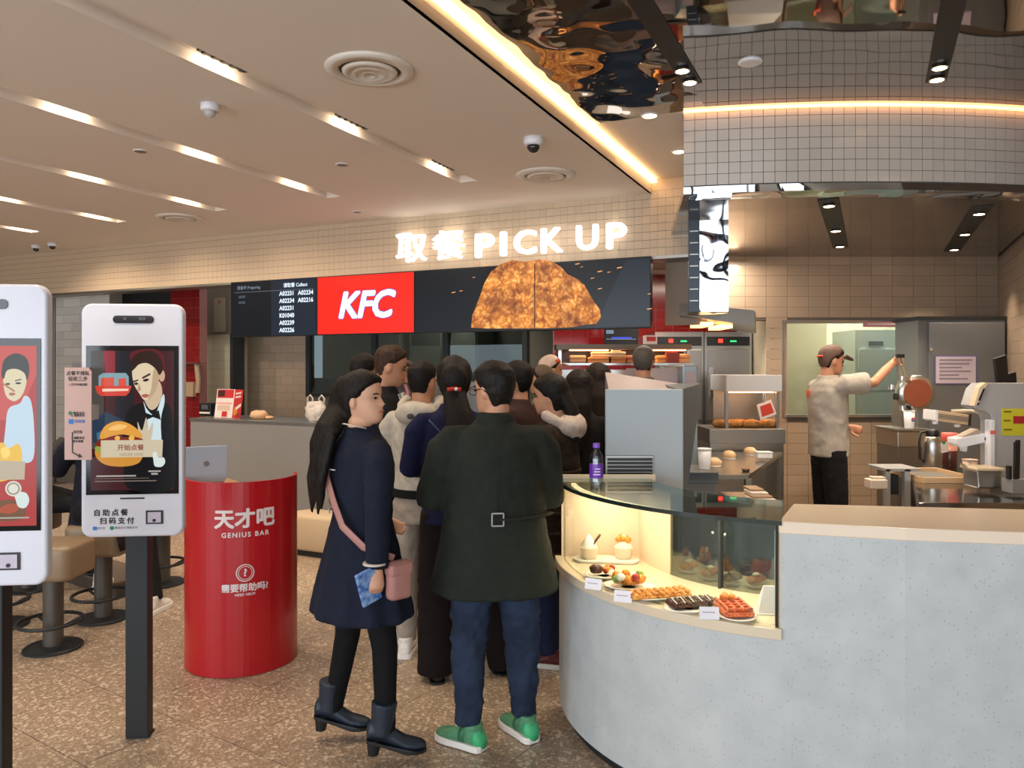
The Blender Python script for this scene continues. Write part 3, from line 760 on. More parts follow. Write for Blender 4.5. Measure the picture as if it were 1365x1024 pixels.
# one fried chicken piece across two screens
CRISP = crumb('fried_crust_lit', '#f8bd6c', '#d9822a', '#8a3e0c', 30, emit=1.25)
xm = edges[3]
def px_to(i, px, py): # screen pixel -> local of screen i
    x = xat(px, YW-0.06); d = (YW-0.06)/(CB+(px-682.5)/FPX*SB); return (x-S[i][2], CAMZ-(py-HZ)/FPX*d-SZ0)
outl = [(628, 437), (630, 420), (636, 405), (641, 392), (646, 377), (655, 362), (668, 352), (683, 347), (700, 349), (716, 346), (735, 348), (748, 356), (757, 366), (770, 372), (779, 380), (786, 392), (792, 402), (800, 413), (801, 423), (795, 432), (780, 433), (765, 436), (748, 437), (720, 438), (690, 438), (650, 438)]
left = [(x, y) for x, y in outl if x <= 712]; right = [(x, y) for x, y in outl if x >= 712]
pl_ = [q for q in outl if q[0] <= 712]
i0 = [k for k, q in enumerate(outl) if q[0] <= 712]
L = [px_to(2, *q) for q in [o for o in outl[:9]]+[(712.4, 347), (712.4, 438), (690, 438), (650, 438)]]
Rr = [px_to(3, *q) for q in [(713.6, 346)]+outl[9:23]+[(713.6, 438)]]
sp1 = screen('spark', '#e8a060', 1.2)
def sparks(i, lst):
    out = []
    for px, py, s_ in lst:
        x, z = px_to(i, px, py); out.append((sp1, [(x-s_, z-s_*.3), (x+s_, z), (x+s_*.9, z+s_*.35), (x-s_, z+s_*.1)]))
    return out
dark2 = screen('slate3', '#232a33', 1.0)
print_on('picture', S[2][0], [(CRISP, L)]+sparks(2, [(636, 352, .02), (648, 353, .018), (605, 390, .02), (615, 388, .016), (632, 370, .014)]), org=(0, -0.0022, 0), step=0.0004)
w3 = S[3][1]
print_on('picture', S[3][0], [(dark2, [(w3*.05, 0.02), (w3*.49, 0.02), (w3*.49, H-.02), (w3*.3, H-.02)]), (CRISP, Rr)]+sparks(3, [(770, 352, .02), (800, 362, .022), (812, 363, .014), (826, 357, .022), (790, 371, .016), (800, 385, .018), (866, 392, .014), (866, 412, .02), (776, 356, .012)]), org=(0, -0.0022, 0), step=0.0004)

# mirror-polished vented box hanging at the end of the bulkhead
d = 5.6
e = empty('hanging_mirror_box', P(946, 415, d), 0, 'tall mirror polished box hanging at the end of the bulkhead', 'cabinet')
zt_ = KZ-P(0, 415, d).z
xl = P(920, 0, d).x-P(946, 0, d).x; xm_ = P(934, 0, d).x-P(946, 0, d).x; xr = P(971, 0, d).x-P(946, 0, d).x
mb = MB(); mb.prism([(xm_, 0.055), (xr, 0.0), (xr+0.12, 0.5), (xm_+0.1, 0.5)], 0, zt_); mb.build('mirror_face', PANEL_MIRROR, e)
mb = MB(); mb.prism([(xl, 0.05), (xm_-0.001, 0.03), (xm_+0.099, 0.5), (xl+0.1, 0.5)], 0, zt_); mb.build('vented_side', M('dark_slate_metal', '#2e343b', 0.35, 0.6), e)
for k in range(9):
    mb = MB(); z = 0.08+k*0.085; mb.bar((xl+0.008, 0.046, z), (xm_-0.01, 0.03, z), 0.006, 0.008); mb.build('vent_rib', STEEL2, e)
# extraction hood underside behind the box
e = empty('extraction_hood', P(965, 430, 6.3), 0, 'steel extraction hood with warm lights below the mirror box', 'hood')
mb = MB(); mb.add([(-0.35, 0, 0.06), (0.25, 0, -0.03), (0.55, 0.9, -0.05), (-0.2, 0.9, 0.05), (-0.35, 0, 0.16), (0.25, 0, 0.10), (0.55, 0.9, 0.12), (-0.2, 0.9, 0.16)], [(0, 3, 2, 1), (4, 5, 6, 7), (0, 1, 5, 4), (1, 2, 6, 5), (2, 3, 7, 6), (3, 0, 4, 7)])
mb.build('canopy', STEEL2, e)
for k in range(2):
    mb = MB(); mb.box(-0.16+k*0.16, -0.06+k*0.16, 0.1, 0.5, -0.02-k*.02, 0.01-k*.02); mb.build('lamp', M('hood_lamp', '#ffffff', emit='#ffb060', estr=4), e)
# ------------------------------------------------------------------ front counter
CC = Vector((1.33, 3.75)); CRd = 1.10
def arc(r, a0, a1, n): return [(CC.x+r*cos(R(a0+(a1-a0)*i/n)), CC.y+r*sin(R(a0+(a1-a0)*i/n))) for i in range(n+1)]
A0, A1 = 180.0, 250.0
front_arc = arc(CRd, A0, A1, 28)
straight = [(1.33, 2.60), (1.69, 2.535), (2.2, 2.44), (2.9, 2.32)]
counter = empty('service_counter', (CC.x, CC.y, 0), 0, 'white speckled counter with a curved end and cream top', 'counter')
off = lambda pts: [(x-CC.x, y-CC.y) for x, y in pts]
low_in = arc(CRd-0.42, A1, A0, 20)
mb = MB(); mb.prism(off(arc(CRd-0.03, A0, A1, 28)+[(x+.01, y+0.03) for x, y in straight]+[(2.9, 2.75), (1.3, 3.0)]+arc(CRd-0.4, A1, A0, 20)), 0.0, 0.05); mb.build('kickplate', DARKMET, counter)
mb = MB(); mb.prism(off(front_arc+straight+[(2.9, 2.8), (1.1, 3.06)]+low_in), 0.05, 0.70); mb.build('base', QUARTZ, counter)
mb = MB(); mb.prism(off([(0.945, 2.716)]+straight+[(2.9, 2.76), (1.12, 3.04)]), 0.70, 1.075); mb.build('upper_front', QUARTZ, counter)
mb = MB(); mb.prism(off([(0.94, 2.71), (1.33, 2.592), (1.69, 2.527), (2.2, 2.432), (2.9, 2.312), (2.9, 2.80), (1.12, 3.06)]), 1.075, 1.118); mb.build('worktop', M('beige_top', '#f0dcc4', 0.25, spec=0.4), counter, bevel=0.004)
# display case on the curved end
case = empty('display_case', (CC.x, CC.y, 0.70), 0, 'curved glass display case full of desserts on the counter end', 'display case')
mb = MB(); mb.prism(off(arc(CRd+0.02, A0-1, A1, 30)+arc(CRd-0.64, A1, A0-1, 22)), 0, 0.04); mb.build('floor_shelf', CREAM, case, bevel=0.004)
def shell(name, mat, r, a0, a1, z0, z1, th=0.008, n=24, bv=0):
    mb = MB(); mb.prism(off(arc(r, a0, a1, n)+arc(r-th, a1, a0, n)), z0, z1); return mb.build(name, mat, case, bevel=bv)
shell('front_pane', GLASS, CRd-0.02, A0, A1, 0.04, 0.40)
shell('inner_pane', glass('inner_glass', '#d4d9d0', 0.1, clear=0.86), CRd-0.39, 208, 229.4, 0.04, 0.40)
shell('inner_pane', glass('inner_glass', '#d4d9d0', 0.1, clear=0.86), CRd-0.39, 230, A1-0.3, 0.04, 0.40)
shell('inner_panel', M('cream_panel', '#ead2b8', 0.4), CRd-0.39, A0, 208, 0.04, 0.40, 0.015)
o = shell('door_frame', DARKMET, CRd-0.375, 229.3, 230.1, 0.04, 0.40, 0.03, 2)
for a in (227.6, 231.8):
    mb = MB(); mb.ell((CRd*0, 0, 0), 0.007, 10, 6); q = arc(CRd-0.372, a, a, 1)[0]; mb.build('knob', CHROME, case, loc=(q[0]-CC.x, q[1]-CC.y, 0.27), smooth=True)
shell('top_pane', glass('top_glass', '#dbe4e0', 0.34, clear=0.85), CRd+0.012, A0-0.6, A1, 0.405, 0.418, 0.46, 30)
shell('glass_edge', M('green_glass_edge', '#1d2b28', 0.1, spec=0.7), CRd+0.016, A0-0.6, A1, 0.404, 0.42, 0.004, 30)
p0 = arc(CRd-0.01, A1, A1, 1)[0]; p1 = arc(CRd-0.42, A1, A1, 1)[0]
mb = MB(); mb.bar((p0[0]-CC.x+.004, p0[1]-CC.y, 0.0), (p0[0]-CC.x+.004, p0[1]-CC.y, 0.415), 0.03, 0.022); mb.build('corner_post', CREAM, case)
mb = MB(); mb.bar((p0[0]-CC.x-.02, p0[1]-CC.y-0.002, 0.04), (p0[0]-CC.x-.02, p0[1]-CC.y-0.002, 0.40), 0.008); mb.build('corner_strip', DARKMET, case)
mb = MB(); mb.bar((0.945-CC.x-.006, 2.74-CC.y, 0.21), (1.115-CC.x-.006, 3.05-CC.y, 0.21), 0.006, 0.34); mb.build('side_mirror', M('side_mirror', '#c4cacc', 0.08, 1.0), case)
mb = MB(); q = arc(CRd, A0, A0, 1)[0]; r_ = arc(CRd-0.42, A0, A0, 1)[0]
mb.box(q[0]-CC.x+0.012, r_[0]-CC.x, 0.0, 0.015, 0.04, 0.405); mb.build('end_panel', M('cream_panel', '#ead2b8', 0.4), case)
mb = MB(); mb.box(q[0]-CC.x-0.0, r_[0]-CC.x+0.05, 0.0, 0.03, 0.405, 0.435); mb.build('end_rail', CREAM, case)
mb = MB(); mb.prism(off(arc(CRd-0.055, A0+2, A1-2, 24)+arc(CRd-0.075, A1-2, A0+2, 24)), 0.392, 0.402); mb.build('light_strip', M('case_led', '#ffffff', emit='#ffd9a6', estr=9), case)
for a in (190, 210, 230, 245):
    q = arc(CRd-0.2, a, a, 1)[0]; light('case_light', 'AREA', (q[0], q[1], 1.09), 1.9, (1, .79, .56), (0, 0, 0), 0.22, 0.12)

q = arc(0.58, 232, 232, 1)[0]; light('case_light', 'AREA', (q[0], q[1], 1.09), 1.6, (1, .79, .56), (0, 0, R(-38)), 0.3, 0.1)  # fill light added behind the inner panes to brighten the back row
# ------------------------------------------------------------------ desserts inside
PLATE = M('white_china', '#efe9df', 0.25); CZ_ = 0.741
BAKED = crumb('baked_gold', '#f0b75e', '#d98a32', '#a4541a', 60, dist=0.006)
CHOC = M('chocolate', '#4a2413', 0.4, var=0.3, scale=60, bump=0.4, bscale=80)
PINKW = crumb('strawberry_waffle', '#f3a060', '#e0693c', '#b63c22', 70, dist=0.006)
CREAMW = M('whipped_cream', '#f6ecdd', 0.5)
FRUIT = M('orange_fruit', '#e8892e', 0.35, var=0.25, scale=40); GREENF = M('kiwi', '#7f9a3a', 0.4); REDF = M('berry_red', '#a92c24', 0.3)
def g2(px, py, z=CZ_): p = G(px, py, z); return Vector((p.x, p.y, z))
def plate(c, rx, ry, rz, label):
    e = empty('plate', c, rz, label, 'plate', 'plates in the dessert case')
    mb = MB(); mb.lathe([(0.55, 0), (0.6, 0.004), (0.97, 0.014), (1.0, 0.017), (0.96, 0.018), (0.6, 0.009)], 32, sx=rx, sy=ry)
    mb.v = [(x, y, z) for x, y, z in mb.v]; mb.build('dish', PLATE, e, smooth=True); mb = MB(); mb.lathe([(0.5, 0.0085), (0.3, 0.009)], 24, sx=rx, sy=ry); mb.build('well', PLATE, e)
    return e
def lump(mb, c, r, k=0.25, n=14):
    st = len(mb.v); mb.ell(c, r, n, 9)
    for i in range(st, len(mb.v)):
        v = Vector(mb.v[i]); d = v-Vector(c); f = 1+k*noise.noise(v*70); mb.v[i] = tuple(Vector(c)+d*f)
# long tray with two cups
c = g2(808, 748); tray = empty('dessert_tray', c, R(-8), 'long pale tray carrying two ice cream cups', 'tray')
mb = MB(); mb.prism(rrect(0.30, 0.11, 0.05, 8), 0, 0.008); mb.build('base', PLATE, tray, bevel=0.003)
mb = MB(); mb.prism(rrect(0.31, 0.12, 0.055, 8), 0.008, 0.014); mb.build('rim', PLATE, tray, bevel=0.003)
for k, (px, lab) in enumerate(((785, 'sundae cup with a chocolate wafer stuck in white cream'), (831, 'sundae cup topped with orange fruit and white cream'))):
    c = g2(px, 748)+Vector((0, 0, 0.0145)); e = empty('sundae_cup', c, 0, lab, 'dessert', 'sundae cups on the tray')
    mb = MB(); mb.lathe([(0.030, 0), (0.036, 0.002), (0.043, 0.05), (0.046, 0.052), (0.044, 0.055), (0.03, 0.05)], 24); mb.build('cup', M('cup_paper', '#ecdcc6', 0.5), e, smooth=True)
    mb = MB(); mb.lathe([(0.04, 0.052), (0.039, 0.062), (0.03, 0.07), (0.031, 0.078), (0.02, 0.088), (0.018, 0.094), (0.004, 0.112)], 20); mb.build('cream', CREAMW, e, smooth=True)
    if k == 0:
        mb = MB(); mb.extr(rrect(0.06, 0.026, 0.008), -0.003, 0.003, (0.035, -0.01, 0.09), Vector((0.6, 0, 0.8)), (0, 1, 0), (0.8, 0, -0.6)); mb.build('wafer', CHOC, e)
    else:
        for q in range(7):
            mb = MB(); a = q*0.9; lump(mb, (0.024*cos(a), 0.024*sin(a), 0.085+0.006*(q % 3)), 0.014); mb.build('fruit_piece', FRUIT, e, smooth=True)
# plate with chocolate croissant and fruit
e = plate(g2(805, 770), 0.085, 0.07, 0.2, 'small plate with a dark pastry and orange fruit')
d_ = empty('dessert_bite', g2(805, 770)+Vector((0, 0, 0.0165)), 0, 'dark rolled pastry with fruit cubes and red berries', 'dessert')
mb = MB(); lump(mb, (-0.035, 0, 0.02), (0.028, 0.024, 0.02)); mb.build('pastry', CHOC, d_, smooth=True)
for q in range(8):
    mb = MB(); lump(mb, (0.005+0.05*random.random(), random.uniform(-.03, .03), 0.014+0.012*random.random()), 0.014); mb.build('fruit_piece', (FRUIT, FRUIT, REDF, CREAMW)[q % 4], d_, smooth=True)
e = plate(g2(838, 785), 0.105, 0.075, -0.2, 'oval plate with an open sandwich of fruit and cream')
d_ = empty('fruit_waffle', g2(838, 785)+Vector((0, 0, 0.0165)), 0, 'fruit waffle with cream, kiwi and berries on oval plate', 'dessert')
mb = MB(); lump(mb, (0, 0.01, 0.018), (0.07, 0.045, 0.018)); mb.build('waffle', BAKED, d_, smooth=True)
for q in range(11):
    mb = MB(); a = q*0.57; lump(mb, (0.055*cos(a), 0.035*sin(a)-0.005, 0.028+0.012*(q % 2)), 0.017); mb.build('fruit_piece', (FRUIT, GREENF, CREAMW, FRUIT, REDF)[q % 5], d_, smooth=True)
def ball_waffle(c, rz, mat, label, nx, ny, s, tilt=0.15):
    e = empty('bubble_waffle', c, rz, label, 'dessert', 'waffles in the dessert case')
    mb = MB(); mb.box(-nx*s/2, nx*s/2, -ny*s/2, ny*s/2, 0.0, s*0.35); mb.build('sheet', mat, e, bevel=0.006)
    for i in range(nx):
        for j in range(ny):
            mb = MB(); lump(mb, ((i-(nx-1)/2)*s, (j-(ny-1)/2)*s, s*0.42), (s*0.5, s*0.5, s*0.42), 0.08, 10); mb.build('bubble', mat, e, smooth=True)
    return e
e = plate(g2(876, 797), 0.15, 0.075, 0.25, 'long plate under the golden bubble waffle')
ball_waffle(g2(878, 799)+Vector((0, 0, 0.0165)), 0.28, BAKED, 'golden bubble waffle on the long plate', 9, 3, 0.028)
e = plate(g2(924, 814), 0.12, 0.065, 0.3, 'long plate under the chocolate waffle')
cw_ = ball_waffle(g2(922, 811)+Vector((0, 0, 0.0165)), 0.3, CHOC, 'chocolate bubble waffle with icing lines', 7, 3, 0.027)
for q in range(5):
    mb = MB(); mb.tube([(-0.085+q*0.036, -0.038, 0.02), (-0.08+q*0.036, 0.0, 0.0255), (-0.065+q*0.036, 0.035, 0.02)], 0.0018, 6); mb.build('icing_line', CREAMW, cw_)
e = plate(g2(978, 822), 0.078, 0.105, 0.1, 'plate under the red grid waffle')
wf = empty('grid_waffle', g2(978, 821)+Vector((0, 0, 0.0165)), 0.05, 'reddish square grid waffle at the right of the case', 'dessert')
mb = MB(); mb.box(-0.055, 0.055, -0.075, 0.08, 0, 0.02); mb.build('sheet', PINKW, wf, bevel=0.008)
for i in range(4): mb = MB(); mb.box(-0.05+i*0.029, -0.04+i*0.029, -0.07, 0.075, 0.02, 0.034); mb.build('ridge', PINKW, wf, bevel=0.003)
for i in range(5): mb = MB(); mb.box(-0.05, 0.05, -0.066+i*0.03, -0.056+i*0.03, 0.021, 0.032); mb.build('ridge', PINKW, wf, bevel=0.003)
for i in range(6): mb = MB(); lump(mb, (random.uniform(-.03, .03), 0.05+random.uniform(-.015, .02), 0.04), 0.013); mb.build('fruit_piece', FRUIT, wf, smooth=True)
# second row behind: small plates along the inner panes
for k, (px, py, m, lab) in enumerate(((893, 752, FRUIT, 'fruit tart'), (918, 764, BAKED, 'cream roll'), (947, 773, BAKED, 'golden pastry'), (976, 780, CHOC, 'chocolate bar cake'), (1008, 783, PINKW, 'caramel cake slice'))):
    c = g2(px, py); 
    if k > 0:
        plate(c, 0.05, 0.04, 0.2, 'small back row plate below the %s' % lab)
        e = empty('cake_piece', c+Vector((0, 0, 0.0165)), 0.5, 'small %s in the back row of the case' % lab, 'dessert', 'back row desserts')
        for q in range(4): mb = MB(); lump(mb, ((q-1.5)*0.019, 0.0, 0.015+0.004*(q % 2)), (0.015, 0.024, 0.015)); mb.build('piece', m, e, smooth=True)
        mb = MB(); lump(mb, (0.0, 0.0, 0.036), (0.02, 0.014, 0.009)); mb.build('topping', CREAMW if k != 3 else CHOC, e, smooth=True)
for k, (px, py) in enumerate(((790, 786), (830, 803), (946, 826))):
    c = g2(px, py); e = empty('price_card', c, R([-25, -18, -6][k]), ['price card before the fruit sandwich plate', 'price card before the golden bubble waffle', 'price card between chocolate and grid waffle'][k], 'card', 'small price cards')
    mb = MB(); mb.add([(-0.035, 0, 0), (0.035, 0, 0), (0.035, 0.012, 0.042), (-0.035, 0.012, 0.042), (-0.035, 0.025, 0), (0.035, 0.025, 0), (0.035, 0.0135, 0.042), (-0.035, 0.0135, 0.042)], [(0, 1, 2, 3), (4, 7, 6, 5), (3, 2, 6, 7), (0, 3, 7, 4), (1, 5, 6, 2)])
    mb.build('card', M('card_white', '#e9e6ec', 0.6), e)
    mb = MB(); mb.box(-0.025, 0.02, -0.0005, 0.0, 0, 0.004); o = mb.build('print_line', M('card_print', '#b9a6b4', 0.6), e, loc=(0, 0.006, 0.022)); o.rotation_euler = (R(-16), 0, 0)
c = g2(1022, 820); e = empty('menu_holder', c, R(-5), 'white tented menu holder by the case corner', 'card')
mb = MB(); mb.add([(-0.03, 0, 0), (0.035, 0, 0), (0.045, 0.03, 0.1), (-0.005, 0.03, 0.1), (-0.03, 0.07, 0), (0.035, 0.07, 0), (0.045, 0.034, 0.1), (-0.005, 0.034, 0.1)], [(0, 1, 2, 3), (4, 7, 6, 5), (3, 2, 6, 7), (0, 3, 7, 4), (1, 5, 6, 2)]); mb.build('sheet', M('card_white'), e)
mb = MB(); mb.box(-0.034, 0.04, -0.004, 0.074, -0.0005, 0.004); mb.build('foot', PLATE, e)

# water bottle on the glass
zt = 1.1195
c = G(795, 655, zt); e = empty('water_bottle', (c.x, c.y, zt), 0, 'clear water bottle with purple label and cap on the glass top', 'bottle')
mb = MB(); mb.lathe([(0.026, 0), (0.03, 0.004), (0.03, 0.06), (0.028, 0.065), (0.03, 0.07), (0.03, 0.14), (0.026, 0.16), (0.013, 0.182), (0.0125, 0.192)], 24); mb.build('body', glass('bottle_plastic', '#e8eef4', 0.12, 0.05, 0.85), e, smooth=True)
mb = MB(); mb.lathe([(0.0306, 0.06), (0.0308, 0.062), (0.0308, 0.118), (0.0306, 0.12)], 24); mb.build('label_band', M('purple_label', '#6a2fa5', 0.35, var=0.2, scale=50), e, smooth=True)
mb = MB(); mb.lathe([(0.015, 0.19), (0.0155, 0.192), (0.0155, 0.208), (0.014, 0.21)], 20); mb.build('cap', M('purple_cap', '#7b4fc0', 0.35), e, smooth=True)
for k in range(3):
    mb = MB(); mb.box(-0.016+k*.003, 0.014, -0.0314, -0.031, 0.075+k*0.012, 0.079+k*0.012); mb.build('label_print', M('label_print', '#e3d7f0', 0.5), e)

# grey terminal housing beyond the case
d = 3.9
x0, x1 = P(807, 0, d).x, P(911, 0, d).x; zt_, zb_ = P(0, 519, d).z, 1.02
e = empty('terminal_housing', (x0, d, zb_), 0, 'tall pale grey terminal housing with a louvre grille beyond the case', 'machine')
GREYP = M('pale_grey_paint', '#a9b3b9', 0.35); SLATE = M('slate_paint', '#5c666f', 0.4)
w = x1-x0; h = zt_-zb_
mb = MB(); mb.box(0, w, 0, 0.02, 0, h); mb.build('front_panel', GREYP, e, bevel=0.006)
sx, sy = 0.424*0.5, 0.9056*0.5
mb = MB(); mb.add([(w-0.02, 0.02, 0), (w, 0.02, 0), (w+0.05, 0.13, 0), (w-0.02, 0.13, 0), (w-0.02, 0.02, h), (w, 0.02, h), (w+sx, 0.02+sy, h+0.02), (w-0.02, 0.02+sy, h+0.02)], [(0, 3, 2, 1), (4, 5, 6, 7), (0, 1, 5, 4), (1, 2, 6, 5), (2, 3, 7, 6), (3, 0, 4, 7)]); mb.build('side_panel', SLATE, e)
mb = MB(); mb.add([(0.02, 0.022, h-0.005), (w-.02, 0.022, h-0.005), (w+sx-.01, 0.02+sy, h-0.0), (0.05, 0.42, h+0.085), (0.02, 0.022, h-0.03), (w-.02, 0.022, h-0.03), (w+sx-.01, 0.02+sy, h-0.03), (0.05, 0.42, h-0.03)], [(0, 1, 2, 3), (4, 7, 6, 5), (0, 4, 5, 1), (1, 5, 6, 2), (2, 6, 7, 3), (3, 7, 4, 0)]); mb.build('sloping_lid', M('pinkish_grey', '#a89c9e', 0.4), e)
mb = MB(); mb.box(0.0, 0.245, -0.008, 0.0, 0.05, 0.195); gr = mb.build('grille_frame', STEEL2, e, bevel=0.003)
for k in range(7):
    mb = MB(); mb.box(0.008, 0.237, -0.014, -0.008, 0.057+k*0.0185, 0.071+k*0.0185); mb.build('slat', BLACK, gr)
mb = MB(); mb.box(0.02, w, 0.03, 0.11, -zb_, 0.0); mb.build('pedestal', SLATE, e)

# ------------------------------------------------------------------ order kiosks
def kiosk(px, top, bot, dpt, label, rz=0.0, second=True):
    s = FPX/dpt; z0, z1 = CAMZ-(bot-HZ)/s, CAMZ-(top-HZ)/s
    c = P(px, 0, dpt); W, Hh = 0.432, z1-z0
    e = empty('order_kiosk', (c.x, c.y, 0), R(6), label, 'kiosk', 'self order kiosks')
    WP = M('kiosk_white', '#dfe0ea', 0.32)
    mb = MB(); mb.extr(rrect(W, Hh, 0.045, 8, 0, (z0+z1)/2), 0, 0.045, (0, 0, 0), (1, 0, 0), (0, 0, 1), (0, 1, 0)); mb.build('body', WP, e, bevel=0.012, seg=3, smooth=True)
    mb = MB(); mb.box(-0.048, 0.048, 0.046, 0.115, 0.012, z0+0.4); mb.build('post', DARKMET, e, bevel=0.004)
    mb = MB(); mb.box(-0.18, 0.18, 0.0, 0.30, 0, 0.012); 
    mb = MB(); mb.box(-0.05, 0.05, 0.06, 0.13, 0, 0.012); mb.build('foot_plate', DARKMET, e)
    def zz(y): return z1-(y-405)/311*Hh                # layout read from the further kiosk
    def xx(x): return (x-176.5)/131*W
    mb = MB(); mb.extr(rrect(xx(204)-xx(152), 0.034, 0.016, 6, (xx(204)+xx(152))/2, zz(426)), -0.004, 0.0, (0, 0, 0), (1, 0, 0), (0, 0, 1), (0, 1, 0)); cm = mb.build('camera_window', M('dark_lens', '#24242a', 0.12), e)
    for k in (-0.03, 0.035, 0.05):
        mb = MB(); mb.extr(disc(k, zz(425), 0.007), -0.0055, -0.004, (0, 0, 0), (1, 0, 0), (0, 0, 1), (0, 1, 0)); mb.build('lens', M('lens_grey', '#55555c', 0.2), cm)
    mb = MB(); mb.box(xx(118), xx(236), -0.003, 0.0, zz(659), zz(461)); mb.build('bezel', M('bezel_black', '#0b0c0e', 0.12), e)
    mb = MB(); mb.box(xx(161), xx(192), -0.002, 0.0, zz(665.3), zz(663.4)); mb.build('slot', BLACK, e)
    mb = MB(); mb.box(xx(194), xx(216), -0.004, 0.0, zz(699), zz(681)); sc_ = mb.build('scanner_frame', M('scanner_black', '#2b2522', 0.3), e)
    mb = MB(); mb.box(xx(196.5), xx(213.5), -0.006, -0.004, zz(697), zz(683)); mb.build('scanner_window', M('scanner_glass', '#c7bfcf', 0.15), sc_)
    mb = MB(); mb.extr(disc(xx(205), zz(694), 0.007), -0.008, -0.006, (0, 0, 0), (1, 0, 0), (0, 0, 1), (0, 1, 0)); mb.build('scanner_eye', BLACK, sc_)
    return e, xx, zz
PR = 'kiosk_ink'; INK = M(PR, '#2a241f', 0.5)
k2, xx, zz = kiosk(176.5, 405, 716, 3.38, 'white order kiosk on dark post with a burger picture and pink sign')
letters('caption', k2, '自助点餐', 0.031, INK, (xx(127), -0.0012, zz(683.5)), bold=0.0009, align='LEFT', space=1.45)
letters('caption', k2, '扫码支付', 0.031, INK, (xx(135), -0.0012, zz(694.5)), bold=0.0009, align='LEFT', space=1.45)
BLUE = M('pay_blue', '#2f7fd6', 0.5); GREEN = M('pay_green', '#1d8a4b', 0.5)
print_on('pay_marks', k2, [(BLUE, rrect(0.018, 0.016, 0.003, 3, xx(129), zz(703.5))), (GREEN, disc(xx(150.5), zz(703.5), 0.009))], org=(0, -0.0005, 0))
letters('small_print', k2, '支付宝', 0.011, INK, (xx(132), -0.0012, zz(703.5)), align='LEFT'); letters('small_print', k2, '微信支付', 0.012, INK, (xx(154), -0.0012, zz(703.5)), align='LEFT'); letters('small_print', k2, '银联支付', 0.012, INK, (xx(169), -0.0012, zz(703.5)), align='LEFT')
